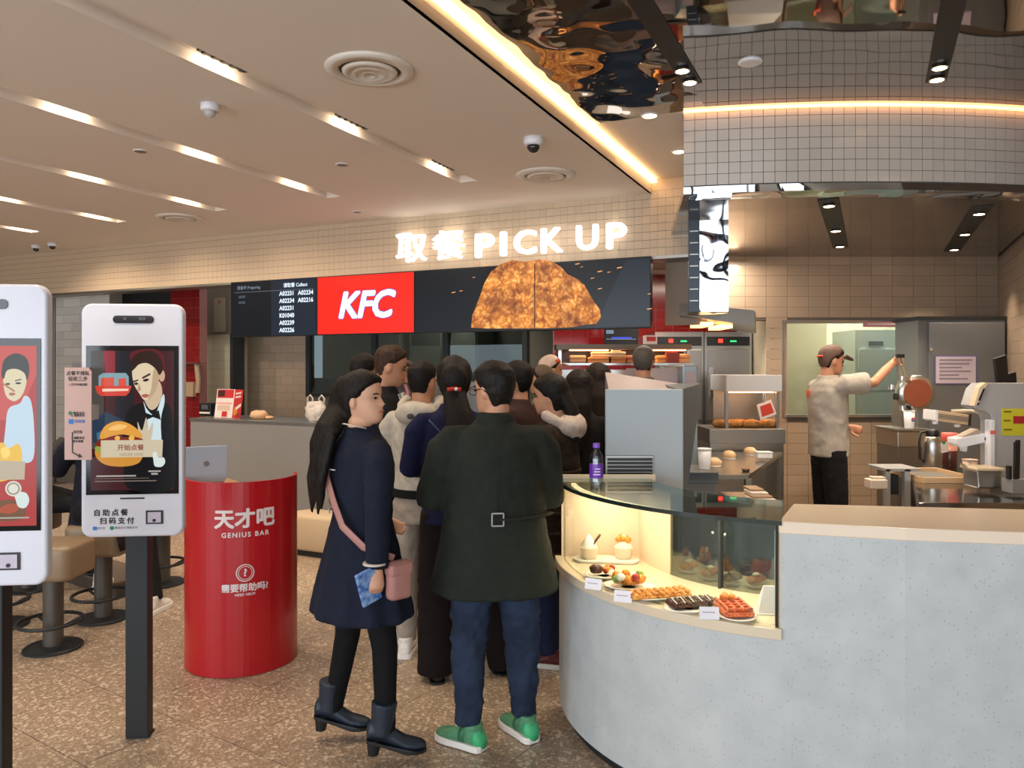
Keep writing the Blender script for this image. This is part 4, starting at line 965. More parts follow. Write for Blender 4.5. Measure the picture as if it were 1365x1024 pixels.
# picture on the further kiosk: man in a dinner jacket, burger, button
sc = lambda n, c, k=0.95: screen(n, c, k)
X = lambda l: [(xx(177+(a-177)*.93), zz(560+(b-560)*.95)) for a, b in l]
SP = lambda l: smooth_poly(X(l), 4)
shapes = [
 (sc('maroon', '#3d1218'), X([(120, 658), (234, 658), (234, 463), (120, 463)])),
 (sc('grey_l', '#4b4744'), X([(120, 600), (138, 600), (138, 463), (120, 463)])),
 (sc('red_beam', '#8e2832'), X([(140, 500), (153, 500), (153, 463), (137, 463)])),
 (sc('night', '#1c1b22'), X([(153, 560), (178, 600), (178, 463), (155, 463)])),
 (sc('redbg', '#5b161c'), SP([(175, 465), (215, 463), (222, 500), (215, 530), (195, 520), (180, 490)])),
 (sc('blur_blue', '#29384c'), X([(122, 562), (140, 548), (165, 560), (160, 590), (140, 600), (122, 590)])),
 (sc('blur_red', '#6d2b33'), X([(142, 572), (158, 566), (163, 585), (150, 592)])), (sc('blur_teal', '#3f6a86'), X([(128, 578), (140, 572), (144, 590), (130, 594)])),
 (sc('suit', '#0b0c10'), SP([(166, 610), (165, 570), (172, 545), (190, 536), (198, 541), (222, 536), (232, 560), (233, 655), (170, 655)])),
 (sc('shirt', '#c9dbe0'), SP([(192, 534), (197, 545), (208, 552), (219, 524), (221, 536), (216, 560), (216, 605), (200, 605), (197, 560)])),
 (sc('bow', '#08090c'), X([(193, 549), (203, 553), (213, 546), (216, 560), (205, 556), (196, 560)])),
 (sc('neck', '#c9b093'), SP([(194, 525), (212, 505), (218, 522), (212, 540), (203, 546), (196, 538)])),
 (sc('ear', '#c8a488'), disc(xx(214.5), zz(501), 0.013, 0.026)),
 (sc('face', '#d8c6a6'), SP([(177, 488), (184, 478), (200, 477), (212, 487), (213, 505), (207, 522), (198, 531), (192, 531), (186, 522), (180, 512), (177, 500)])),
 (sc('face_shade', '#b99d7e'), SP([(206, 490), (213, 488), (213, 506), (206, 524), (198, 531), (203, 515)])),
 (sc('hair', '#2b1712'), SP([(174, 492), (176, 475), (187, 465), (203, 463), (215, 472), (219, 488), (214, 497), (210, 490), (204, 484), (196, 480), (186, 482), (180, 488)])),
 (sc('brow', '#3b2a22'), X([(190, 500), (201, 494), (202, 496.5), (191, 502.5)])), (sc('brow', '#3b2a22'), X([(178, 505), (185, 503), (185, 505), (178, 507.5)])),
 (sc('eye', '#2a1d18'), SP([(191, 505), (195, 502), (200, 503), (196, 506)])), (sc('eye', '#2a1d18'), SP([(179, 509), (182, 507), (185, 509), (182, 511)])),
 (sc('nose', '#b08d6e'), X([(186, 508), (189, 518), (185, 520), (184, 517)])), (sc('lips', '#a8604f'), SP([(189, 526), (194, 523.5), (200, 525), (195, 529)])),
 (sc('hand', '#c9b79d'), SP([(186, 580), (184, 562), (190, 575), (196, 556), (198, 575), (205, 563), (204, 582), (198, 596), (190, 592)])),
 (sc('logo_teal', '#7f9fa8'), X([(131, 518), (131, 498), (137, 494), (168, 494), (172, 499), (172, 518)])),
 (sc('logo_red', '#d5523f'), X([(134, 516), (134, 501), (152, 500), (152, 516)])), (sc('logo_red', '#d5523f'), X([(158, 516), (158, 502), (168, 501), (169, 516)])),
 (sc('banner', '#cf4235'), X([(126, 512), (176, 512), (173, 521), (168, 526), (134, 526), (129, 522)])),
 (sc('banner_t', '#f0d0b8'), X([(136, 516), (172, 516), (171, 519), (136, 520)])),
 (sc('bun_low', '#c98a35'), SP([(127, 610), (129, 598), (150, 604), (185, 602), (192, 605), (186, 620), (165, 625), (140, 622)])),
 (sc('meat', '#7d2a14'), SP([(130, 588), (150, 584), (190, 586), (192, 604), (160, 608), (130, 604)])),
 (sc('lettuce', '#8f9c4a'), SP([(129, 596), (150, 601), (192, 596), (193, 604), (150, 608), (128, 603)])),
 (sc('bun', '#dc9a3f'), SP([(133, 586), (138, 570), (152, 562), (168, 563), (184, 573), (190, 585), (165, 580), (150, 582)])),
 (sc('bun_hi', '#f0bd6a'), SP([(144, 573), (156, 566), (170, 568), (160, 574)])),
 (sc('sauce', '#e8b04a'), disc(xx(158), zz(584), 0.011)), (sc('sauce', '#e8b04a'), disc(xx(176), zz(584), 0.012)),
 (sc('button', '#c9bba0'), X([(134, 612), (218, 612), (219, 588), (134, 588)])),
 (sc('pointer', '#cfdcd8'), SP([(205, 607), (210, 605), (212, 612), (220, 613), (222, 620), (217, 626), (208, 625), (206, 617)])),
 (sc('line1', '#a9a39c'), X([(128, 639), (182, 639), (182, 637), (128, 637)])), (sc('line2', '#7c6d66'), X([(126, 646), (210, 646), (210, 644.6), (126, 644.6)])), (sc('line3', '#6a5b55'), X([(126, 642), (200, 642), (200, 641), (126, 641)])),
 (sc('line1', '#a9a39c'), X([(199, 633), (216, 633), (216, 631), (199, 631)])), (sc('line1', '#a9a39c'), X([(203, 637), (212, 637), (212, 634.5), (203, 634.5)])),
]
print_on('picture', k2, shapes, org=(0, -0.0031, 0), step=0.00006)
letters('button_text', k2, '开始点餐', 0.028, sc('btn_ink', '#8a4a3a'), (xx(175), -0.0065, zz(597)), bold=0.0006); letters('button_text', k2, 'ORDER HERE', 0.017, sc('btn_ink2', '#9a7a62'), (xx(176), -0.0065, zz(606)))
pr = []
for r_ in (0.022, 0.015, 0.008): pr.append((sc('ring%d' % int(r_*1000), '#e7ece2' if r_ in (0.022, 0.008) else '#9fae9f'), disc(xx(206), zz(608), r_)))
# pink sign clipped to the kiosk
z_ = lambda y: CAMZ-(y-HZ)/FPX*3.30
c = P(103.5, 0, 3.30)
ps = empty('pink_sign', (c.x, 3.30, z_(613)), 0, 'narrow pink payment sign clipped to the kiosk edge', 'sign')
u_ = lambda x: (x-103.5)/FPX*3.30; v_ = lambda y: z_(y)-z_(613)
mb = MB(); mb.extr([(u_(86), v_(613)), (u_(122), v_(613)), (u_(122), v_(496)), (u_(118), v_(490)), (u_(86), v_(490))], 0, 0.004, (0, 0, 0), (1, 0, 0), (0, 0, 1), (0, 1, 0)); mb.build('board', M('sign_pink', '#d9b5ad', 0.5), ps)
mb = MB(); mb.box(u_(114), u_(122), 0.004, 0.06, v_(560), v_(540)); mb.build('clip', WHITEP, ps)
for y, t, s_ in ((498, '点餐不排队', 0.020), (505.5, '轻松三步', 0.021), (513, '1. 打开手机扫码', 0.0115), (554, '2. 选择支付', 0.0115), (576, '支付宝', 0.013), (584, '3. 刷脸支付', 0.0115), (588.5, '更多优惠', 0.0115)):
    letters('caption', ps, t, s_, INK, (u_(104), -0.001, v_(y)), bold=0.0004)
letters('caption', ps, '微信支付', 0.0125, INK, (u_(97.5), -0.001, v_(551)-0.0), bold=0.0003, align='LEFT')
print_on('marks', ps, [(GREEN, disc(u_(94), v_(551), 0.009)), (BLUE, rrect(0.022, 0.02, 0.003, 3, u_(95), v_(562))), (INK, [(u_(96), v_(573+3)), (u_(97.4), v_(576)), (u_(97.4), v_(602.5)), (u_(107), v_(607.5)), (u_(106), v_(609)), (u_(96), v_(603.5))]), (INK, [(u_(110), v_(609.5)), (u_(104), v_(610)), (u_(106), v_(604.5))])], org=(0, -0.0004, 0))
letters('caption', ps, '支付宝', 0.015, BLUE, (u_(99.5), -0.001, v_(562)), bold=0.0005, align='LEFT')

k1, xx, zz = kiosk(682.5+FPX*(P(58, 0, 2.6).x-0.216)/2.6, 378, 783, 2.6, 'larger looking white order kiosk cut by the photo edge, nearest the camera')
def X(l): # pixels of the near kiosk
    s = FPX/2.6; cx = P(58, 0, 2.6).x-0.216; return [((a-682.5)/s-cx, CAMZ-(b-HZ)/s) for a, b in l]
SP = lambda l: smooth_poly(X(l), 4)
shapes = [
 (sc('poster_red', '#a93430'), X([(-96, 702), (45, 702), (45, 461), (-96, 461)])),
 (sc('poster_red2', '#c04a42'), X([(-96, 560), (20, 560), (45, 500), (45, 461), (-96, 461)])),
 (sc('shirt_blue', '#b9cfdd'), SP([(4, 615), (6, 570), (10, 545), (24, 538), (30, 528), (38, 535), (42, 570), (41, 612), (25, 618)])),
 (sc('skin', '#d3c7a4'), SP([(3, 505), (5, 490), (16, 486), (30, 492), (33, 505), (28, 525), (18, 535), (8, 530), (4, 518)])),
 (sc('hair2', '#32322e'), SP([(1, 500), (4, 480), (18, 471), (32, 477), (36, 492), (33, 508), (30, 498), (20, 492), (8, 494), (4, 505)])),
 (sc('brow', '#3b2a22'), X([(18, 507), (26, 505), (26, 506.5), (18, 508.5)])), (sc('eye', '#2a1d18'), SP([(18, 511), (22, 509.5), (26, 511), (22, 512.5)])), (sc('eye', '#2a1d18'), SP([(6, 512), (9, 510.5), (12, 512), (9, 513.5)])),
 (sc('lips', '#a8604f'), SP([(10, 525), (14, 523.5), (19, 525), (14, 528)])),
 (sc('flute', '#b06a4a'), X([(0, 508), (18, 521), (17, 523), (0, 511)])),
 (sc('fries_y', '#e3b53e'), SP([(-20, 640), (-10, 600), (2, 590), (10, 598), (22, 592), (27, 606), (24, 625), (10, 640)])),
 (sc('fries_l', '#f0cf6a'), SP([(0, 600), (8, 596), (12, 606), (4, 612)])),
 (sc('pack', '#b6a890'), X([(-40, 640), (30, 640), (31, 616), (-40, 612)])),
 (sc('food_dark', '#6e4a2c'), SP([(-30, 690), (-10, 670), (20, 668), (32, 680), (20, 695)])), (sc('food_red', '#a84a2c'), SP([(-5, 682), (10, 672), (24, 676), (14, 685)])),
 (sc('pointer', '#cfdcd8'), SP([(12, 650), (17, 645), (21, 655), (32, 658), (36, 668), (31, 678), (22, 676), (18, 664)])),
 (sc('line1', '#a9a39c'), X([(-60, 692), (36, 692), (36, 690), (-60, 690)])),
 (sc('ringout', '#d9d4c4'), disc(*X([(16, 652)])[0], 0.026)), (sc('ringmid', '#8f8a7a'), disc(*X([(16, 652)])[0], 0.021)), (sc('ringin', '#d9d4c4'), disc(*X([(16, 652)])[0], 0.016)),
]
print_on('picture', k1, shapes, org=(0, -0.0031, 0), step=0.00006)

# ------------------------------------------------------------------ red help desk
gc = Vector((-1.545, 4.40)); GR = 0.305
gb = empty('help_desk', (gc.x, gc.y, 0), 0, 'round red help desk shell with white lettering', 'desk')
RED = M('desk_red', '#b5121d', 0.3, coat=0.2)
def cyl(r0, r1, a0, a1, z0, z1, n=48):
    o_ = [(r0*cos(R(a0+(a1-a0)*i/n)), r0*sin(R(a0+(a1-a0)*i/n))) for i in range(n+1)]; i_ = [(r1*cos(R(a1-(a1-a0)*i/n)), r1*sin(R(a1-(a1-a0)*i/n))) for i in range(n+1)]
    mb = MB(); mb.prism(o_+i_, z0, z1); return mb
cyl(GR, GR-0.014, 128, 388, 0.004, 1.045).build('shell', RED, gb)
cyl(GR-0.018, 0.02, 128, 388, 0.985, 1.0).build('desk_top', M('desk_wood', '#a98a66', 0.4), gb)
WHT = M('lettering_white', '#e9dfe0', 0.45)
aim = math.atan2(-gc.y, -gc.x)+R(3)
def wrapz(zc):
    return lambda x, y, z: Vector(((GR+0.0012+z)*cos(aim+x/GR), (GR+0.0012+z)*sin(aim+x/GR), zc+y))
dG = gc.length-GR
zg = lambda y: CAMZ-(y-HZ)/FPX*4.1
for t, s_, zc, bo, sp_ in (('天才吧', 0.108, zg(694), 0.0042, 1.0), ('?', 0.055, zg(765), 0.002, 1.0), ('需要帮助吗?', 0.046, zg(785.5), 0.0014, 1.0), ('NEED HELP?', 0.018, zg(794), 0.0006, 1.1)):
    letters('lettering', gb, t, s_, WHT, (0, 0, 0), bold=bo, space=sp_, warp=wrapz(zc))
for t, dx in (('GENIUS', -0.046), ('BAR', 0.088)):
    letters('lettering', gb, t, 0.036, WHT, (0, 0, 0), bold=0.0012, space=1.3, warp=lambda x, y, z, dx=dx: wrapz(zg(714))(x+dx, y, z))
mb = MB(); wf_ = wrapz(zg(765)); n = 40
for r0, r1 in ((0.047, 0.042), (0.036, 0.033)):
    vs = []
    for i in range(n):
        a = 2*pi*i/n; vs += [wf_(r0*cos(a), r0*sin(a), 0), wf_(r1*cos(a), r1*sin(a), 0)]
    mb.add(vs, [(2*i, 2*((i+1) % n), 2*((i+1) % n)+1, 2*i+1) for i in range(n)])
mb.build('ring_mark', WHT, gb)
lp = empty('laptop', (-1.74, 4.37, 1.0005), R(28), 'silver laptop standing open on the red help desk', 'laptop')
mb = MB(); mb.box(-0.10, 0.10, 0, 0.16, 0, 0.012); mb.build('keyboard_base', M('alu', '#b8bcc2', 0.35, 0.8), lp, bevel=0.004)
mb = MB(); mb.extr(rrect(0.22, 0.205, 0.012, 5, 0, 0.108), -0.004, 0.004, (0, -0.008, 0.008), (1, 0, 0), (0, -0.16, 0.987), (0, 0.987, 0.16)); mb.build('lid', M('alu_paint', '#a6b4c6', 0.4), lp, bevel=0.002)
mb = MB(); mb.extr(disc(0, 0.11, 0.016), -0.0055, -0.0045, (0, -0.008, 0.008), (1, 0, 0), (0, -0.16, 0.987), (0, 0.987, 0.16)); mb.build('lid_mark', M('mark_grey', '#7d7a78', 0.4), lp)
# ------------------------------------------------------------------ pick-up counter and what stands on it (hall coordinates)
xg0, xg1 = xat(254, 6.2), xat(655, 6.2)
pc = empty('pickup_counter', B(xg0, 6.2, 0), -TH, 'long grey pickup counter with a steel top under the screens', 'counter')
mb = MB(); mb.box(0, xg1-xg0, 0, 0.62, 0.08, 1.075); mb.build('front_panel', M('grey_laminate', '#8b8986', 0.4), pc)
mb = MB(); mb.box(-0.01, xg1-xg0, -0.012, 0.64, 1.075, 1.10); mb.build('worktop', STEEL2, pc, bevel=0.003)
mb = MB(); mb.box(0.02, xg1-xg0-.02, 0.04, 0.6, 0, 0.08); mb.build('kickplate', DARKMET, pc)
be = empty('low_bench', B(-4.75, 5.32, 0), -TH, 'low rounded cream bench in front of the grey counter', 'bench')
mb = MB(); mb.prism(rrect(2.0, 0.34, 0.16, 8, 1.0, 0.17), 0.05, 0.36); mb.build('seat_block', M('bench_cream', '#cdb594', 0.5), be, bevel=0.03, smooth=True)
mb = MB(); mb.prism(rrect(1.9, 0.26, 0.12, 6, 1.0, 0.17), 0, 0.05); mb.build('plinth', DARKMET, be)
sc_ = empty('side_cabinet', B(xg0-0.5, 6.75, 0), -TH, 'ochre wooden cabinet at the left end of the pickup counter', 'cabinet')
mb = MB(); mb.box(0, 0.46, 0, 0.4, 0.0, 1.0); mb.build('body', M('ochre_wood', '#9a7a4e', 0.5, var=0.1), sc_); mb = MB(); mb.box(-0.01, 0.47, -0.01, 0.41, 1.0, 1.03); mb.build('top', M('dark_top', '#3f3a35', 0.4), sc_)
def on_pc(px, y=6.42): return B(xat(px, y), y, 1.1005)
ms = empty('menu_stand', on_pc(309), -TH-R(8), 'red and white folded menu standing on the grey counter', 'menu')
REDP = M('print_red', '#c3272b', 0.5); WPR = M('print_white', '#e6dcd4', 0.5)
for k, (u_, x0) in enumerate((((1, 0.25, 0), -0.24), ((1, -0.3, 0), 0.0))):
    u = Vector(u_).normalized(); v = Vector((0, 0.14, 1)).normalized(); org = Vector((0, 0, 0)) if k else -u*0.24
    mb = MB(); mb.extr([(0, 0), (0.24, 0), (0.24, 0.32), (0, 0.32)], 0, 0.004, org, u, v, v.cross(u)); pnl = mb.build('leaf', WPR if k == 0 else REDP, ms)
    if k == 0: sh = [(REDP, [(0.01, 0.22), (0.23, 0.22), (0.23, 0.315), (0.01, 0.315)]), (M('print_dark', '#3a1a1a', .5), [(0.02, 0.235), (0.11, 0.235), (0.11, 0.305), (0.02, 0.305)]), (M('print_pink', '#e8a49a', .5), [(0.02, 0.15), (0.22, 0.15), (0.22, 0.17), (0.02, 0.17)]), (M('print_beige', '#d8bba6', .5), [(0.03, 0.08), (0.2, 0.08), (0.2, 0.14), (0.03, 0.14)]), (REDP, [(0.1, 0.01), (0.17, 0.01), (0.17, 0.07), (0.1, 0.07)])]
    else: sh = [(M('print_orange', '#d9832d', .5), smooth_poly([(0.02, 0.05), (0.08, 0.03), (0.14, 0.06), (0.12, 0.11), (0.05, 0.12)])), (WPR, [(0.08, 0.12), (0.22, 0.17), (0.23, 0.14), (0.1, 0.09)]), (WPR, [(0.04, 0.22), (0.2, 0.235), (0.2, 0.255), (0.04, 0.24)]), (WPR, [(0.04, 0.26), (0.2, 0.275), (0.2, 0.295), (0.04, 0.28)]), (M('print_green', '#8e2a1c', .5), [(0.1, 0.02), (0.22, 0.02), (0.22, 0.05), (0.12, 0.05)])]
    print_on('menu_print', pnl, sh, org=org+u.cross(v)*0.0005, u=u, v=v)
bxo = empty('card_reader', on_pc(273, 6.5), -TH, 'small black card printer beside the folded menu', 'printer')
mb = MB(); mb.box(-0.09, 0.09, 0, 0.14, 0, 0.15); mb.build('body', BLACK, bxo, bevel=0.01); mb = MB(); mb.box(-0.08, 0.08, -0.006, 0, 0.03, 0.05); mb.build('paper', WPR, bxo); mb = MB(); mb.box(-0.05, 0.05, -0.003, 0.0, 0.08, 0.13); mb.build('panel', M('grey_txt', '#55555a', .4), bxo)
bn = empty('paper_wrap', on_pc(345, 6.38), 0, 'crumpled orange paper wrap beside the folded menu', 'wrapper')
mb = MB(); lump(mb, (0, 0, 0.045), (0.10, 0.07, 0.05), 0.3); mb.build('bundle', M('wrap_orange', '#e3b48a', 0.5), bn, smooth=True); mb = MB(); lump(mb, (0.11, 0, 0.018), (0.05, 0.05, 0.018), 0.3); mb.build('fold', M('wrap_orange'), bn, smooth=True)
bg_ = empty('plastic_bag', on_pc(421, 6.36), -TH, 'white plastic carrier bag with handles on the grey counter', 'bag')
mb = MB(); mb.loft([(0, 0.08, 0.05), (0.05, 0.12, 0.07), (0.14, 0.13, 0.07), (0.19, 0.11, 0.05), (0.205, 0.09, 0.04)], 20); mb.build('sack', M('bag_white', '#d9cdc2', 0.4, sss=0.1), bg_, vox=0.012, sm=2, wr=0.05, wscale=0.06)
for x in (-0.075, 0.075):
    mb = MB(); mb.tube([(x-0.03, 0, 0.18), (x-0.035, 0, 0.24), (x, 0, 0.275), (x+0.035, 0, 0.24), (x+0.03, 0, 0.18)], [0.014, 0.012, 0.011, 0.012, 0.014], 8, 0.5); mb.build('handle', M('bag_white'), bg_, smooth=True)
# notice on the brown lintel, shelf and paper roll on the red pier
nt_ = empty('framed_notice', B(xat(293, 7.54), 7.54, 2.13), -TH, 'pale notice sheet on the brown wall by the red pier', 'notice')
mb = MB(); mb.box(-0.1, 0.1, -0.006, 0.006, 0, 0.45); mb.build('sheet', M('tan_paper', '#8f7d66', 0.6), nt_); mb = MB(); mb.extr(disc(0, 0.39, 0.02), -0.008, -0.006, (0, 0, 0), (1, 0, 0), (0, 0, 1), (0, 1, 0)); mb.build('stamp', M('stamp_red', '#8a4030', 0.6), nt_)
ws = empty('wall_shelf_rack', B(xat(252, 6.9), 6.985, 1.5), -TH, 'small metal rack with paper rolls on the red pier', 'rack')
mb = MB(); mb.box(-0.16, 0.16, -0.12, 0, 0.21, 0.22); mb.build('shelf', STEEL, ws); mb = MB(); mb.tube([(0.1, -0.06, 0.2), (0.13, -0.06, 0.0), (0.12, -0.06, -0.15)], 0.03, 10); mb.build('paper_roll', M('kraft', '#a58a70', 0.7), ws); mb = MB(); mb.box(-0.1, 0.03, -0.05, -0.0, -0.2, -0.02); mb.build('paper_pouch', M('kraft'), ws)
nt2 = empty('pier_notice', B(xat(103, 7.28), 7.28, 1.6), -TH, 'small pale notice on the silver tiled pier', 'notice')
mb = MB(); mb.box(-0.1, 0.1, -0.006, 0.0, 0, 0.13); mb.build('plate', M('notice_grey', '#b3a9ad', 0.5), nt2); mb = MB(); mb.box(-0.07, 0.07, -0.008, -0.006, 0.04, 0.06); mb.build('print_line', M('notice_ink', '#8b8288', 0.5), nt2)

# store room seen through the pick-up windows
for k, (px, w, h, m, lab) in enumerate(((500, 0.9, 2.2, '#cfc8b2', 'tall cream storage locker behind the pickup window'), (590, 1.1, 2.3, '#d3ccb6', 'wide cream storage locker behind the pickup window, beside the frame'), (440, 0.7, 1.5, '#9ba7ab', 'short blue grey cupboard behind the pickup window'))):
    e = empty('storage_locker', B(xat(px, 9.3), 9.3, 0), -TH, lab, 'locker', 'store room lockers')
    mb = MB(); mb.box(-w/2, w/2, 0, 0.5, 0, h); mb.build('body', M('locker%d' % k, m, 0.5), e)
    for s_ in (0, 1):
        mb = MB(); mb.box(-w/2+0.02+s_*w/2, -0.02+s_*w/2, -0.02, 0, 0.1, h-0.05); dr = mb.build('door', M('locker%d' % k), e, bevel=0.004); mb = MB(); mb.box(-0.06+s_*0.1, -0.04+s_*0.1, -0.04, -0.02, h*0.5, h*0.5+0.14); mb.build('handle', STEEL, dr)
# steel pass-through table in the pick-up kitchen
e = empty('steel_table', B(xat(560, 7.3), 7.30, 0), -TH, 'steel work table behind the pickup counter', 'table')
mb = MB(); mb.box(-1.2, 1.2, -0.05, 0.3, 0.95, 0.98); mb.build('top', STEEL, e)
for x in (-1.15, 1.15):
    for y in (-0.02, 0.25): mb = MB(); mb.box(x-0.02, x+0.02, y-0.02, y+0.02, 0, 0.95); mb.build('leg', STEEL, e)
mb = MB(); mb.box(-1.15, 1.15, -0.02, 0.26, 0.4, 0.42); mb.build('under_shelf', STEEL, e)
e = empty('bain_cabinet', B(xat(575, 7.6), 7.62, 0.0), -TH, 'steel hot cabinet below the pickup window', 'cabinet')
mb = MB(); mb.box(-0.75, 0.75, 0, 0.34, 0, 1.5); mb.build('body', STEEL2, e); mb = MB(); mb.box(-0.45, 0.3, -0.02, 0.2, 1.5, 1.6); mb.build('lid', STEEL, e, bevel=0.03)

# ------------------------------------------------------------------ cook line (straight on to the camera)
class T:                                           # a thing laid out in frame pixels at its own distance
    def __init__(s, name, px, py, d, label, cat, group=None, z=None):
        c = P(px, py, d)
        if z is not None: c.z = z
        s.o = c; s.d = d; s.e = empty(name, c, 0, label, cat, group)
    def x(s, px, dd=0): return (px-682.5)/FPX*(s.d+dd)-s.o.x
    def z(s, py, dd=0): return CAMZ-(py-HZ)/FPX*(s.d+dd)-s.o.z
    def bx(s, name, x0, x1, y0, y1, t0, t1, mat, parent=None, bevel=0.0):
        mb = MB(); mb.box(s.x(x0), s.x(x1), t0, t1, s.z(y1), s.z(y0)); return mb.build(name, mat, parent or s.e, bevel=bevel)
    def pr(s, name, pts, t0, t1, mat, parent=None, bevel=0.0, smooth=False):
        mb = MB(); mb.extr([(s.x(a), s.z(b)) for a, b in pts], t0, t1, (0, 0, 0), (1, 0, 0), (0, 0, 1), (0, 1, 0)); return mb.build(name, mat, parent or s.e, bevel=bevel, smooth=smooth)
LEDR = M('led_red', '#300000', emit='#ff3020', estr=3); LEDG = M('led_green', '#002008', emit='#30e070', estr=2)
for k, (a, b) in enumerate(((873, 938), (939, 1002))):
    t = T('holding_oven', (a+b)/2, 600, 8.0, ['tall steel holding oven with dark control strip, nearer the chicken screen', 'tall steel holding oven with dark control strip, nearer the fry station'][k], 'oven', 'steel ovens against the red tiles', z=0)
    mb = MB(); mb.box(t.x(a), t.x(b), 0, 0.5, 0.05, 2.03); mb.build('body', STEEL, t.e)
    t.bx('control_strip', a+3, b-3, 449, 461, -0.012, 0, BLACK)
    t.bx('red_light', a+18, a+24, 452, 457, -0.016, -0.012, LEDR); t.bx('green_light', a+34, a+42, 454, 456, -0.016, -0.012, LEDG)
    dr = t.bx('door', a+4, b-4, 466, 560, -0.03, 0, STEEL2, bevel=0.004); t.bx('handle', a+6, a+10, 490, 530, -0.07, -0.03, CHROME, parent=dr)
    t.bx('lower_door', a+4, b-4, 564, 640, -0.03, 0, STEEL2)
    mb = MB(); mb.box(t.x(a)+.02, t.x(b)-.02, 0.05, 0.45, 0, 0.05); mb.build('plinth', DARKMET, t.e)
t = T('order_monitor', 828, 466, 7.6, 'black kitchen monitor with a blue bar hanging above the hot rack', 'monitor')
t.bx('case', 806, 851, 437, 466, 0, 0.05, BLACK, bevel=0.004); t.bx('blue_bar', 815, 842, 449.5, 451.5, -0.003, 0, screen('monitor_blue', '#3a4ad0', 1.2)); t.bx('white_bar', 808, 848, 451.8, 452.6, -0.003, 0, screen('monitor_line', '#8a98a8', .9)); t.bx('caption', 808, 818, 440, 445, -0.003, 0, screen('monitor_cap', '#8aa0b4', .7)); t.bx('hanger', 826, 830, 343, 437, 0.02, 0.04, STEEL)
t = T('cup_carton', 868, 459, 7.15, 'red and white carton on top of the hot rack', 'carton'); t.bx('box', 860, 876, 447, 459, 0, 0.12, WPR); t.bx('print', 862, 874, 449, 455, -0.003, 0, REDP)
# hot rack with wrapped burgers
t = T('hot_rack', 835, 505, 7.0, 'long steel hot rack with warm lamp under the monitor', 'rack', z=0)
mb = MB(); mb.box(t.x(745), t.x(925), 0, 0.45, t.z(506), t.z(493)); mb.build('lower_shelf', STEEL, t.e)
mb = MB(); mb.box(t.x(745), t.x(925), 0, 0.45, t.z(487), t.z(484)); mb.build('food_shelf', STEEL, t.e)
mb = MB(); mb.box(t.x(742), t.x(922), 0, 0.45, t.z(466), t.z(459)); mb.build('hood', M('rack_brown', '#6b5a48', 0.4, 0.4), t.e)
mb = MB(); mb.box(t.x(760), t.x(812), 0.05, 0.1, t.z(467.5), t.z(466)); mb.build('heat_lamp', M('heat_lamp', '#ffffff', emit='#ffb870', estr=8), t.e)
mb = MB(); mb.box(t.x(850), t.x(916), 0.05, 0.1, t.z(467.5), t.z(466)); mb.build('heat_lamp', M('heat_lamp'), t.e)
for a in (746, 922):
    mb = MB(); mb.box(t.x(a), t.x(a)+0.03, 0.2, 0.25, 0, t.z(466)); mb.build('post', STEEL, t.e)
mb = MB(); mb.box(t.x(745), t.x(925), 0.4, 0.44, t.z(484), t.z(466)); mb.build('back_panel', M('rack_dark', '#4a2a20', 0.4), t.e)
light('rack_lamp', 'AREA', P(835, 467, 7.12), 2.2, (1, .7, .4), (0, 0, 0), 1.1, 0.1)
BOXES = [(760, 781, 474, 483, '#e6b98a'), (785, 812, 476, 484, '#d99a62'), (789, 834, 469, 476, '#f0c79a'), (815, 834, 476, 484, '#d38a50'), (816, 828, 465.5, 469, '#f3d2a8'), (836, 846, 474, 484, '#c98052'), (876, 890, 474, 484, '#dc9a5c'), (905, 920, 472, 484, '#d9a070')]
for k, (a, b, y0, y1, c_) in enumerate(BOXES):
    q = T('burger_box', (a+b)/2, y1, 7.08, ['low burger box at the dark end of the hot rack', 'orange burger box under the long lid', 'long pale lid box lying on two boxes', 'orange burger box below the small top box', 'small pale box topmost on the hot rack', 'narrow brown box beside the stacked boxes', 'orange wrapped box right of the grey cap', 'wrapped box at the oven end of the rack'][k], 'food box', 'burger boxes on the hot rack')
    q.bx('tray', a, b, (y0+y1)/2, y1-0.05, 0, 0.12, M('box_'+c_[1:], c_, 0.5), bevel=0.006); q.bx('lid', a-.3, b+.3, y0, (y0+y1)/2-.1, -0.004, 0.124, M('lid_'+c_[1:], c_, 0.45, var=.1), bevel=0.01)
q = T('red_carton', 897, 484, 7.0, 'red paper carton standing on the hot rack', 'carton'); q.pr('carton', [(891, 484), (905, 484), (907, 470), (889, 470)], 0.02, 0.1, M('carton_red', '#8d2a1e', 0.5)); q.bx('flap', 891, 905, 467, 470, 0.07, 0.1, M('carton_red'))
# white screen panel below the rack
t = T('splash_panel', 870, 520, 6.7, 'pale frosted splash panel under the hot rack', 'panel', z=0); t.bx('sheet', 835, 903, 491, 560, 0, 0.012, M('frost', '#b9a9aa', 0.3)); mb = MB(); mb.box(t.x(836), t.x(846), -0.01, 0.03, 0, t.z(560)); mb.build('post', STEEL, t.e); mb = MB(); mb.box(t.x(892), t.x(902), -0.01, 0.03, 0, t.z(560)); mb.build('post', STEEL, t.e)
t = T('drink_tower', 925, 520, 6.55, 'pale blue steel drink tower beside the ovens', 'machine', z=0); mb = MB(); mb.box(t.x(910), t.x(930), 0, 0.3, 0, t.z(487)); mb.build('body', M('pale_blue_steel', '#9fb0b8', 0.3, 0.5), t.e, bevel=0.01); t.bx('panel', 913, 927, 495, 520, -0.01, 0, M('frost'))
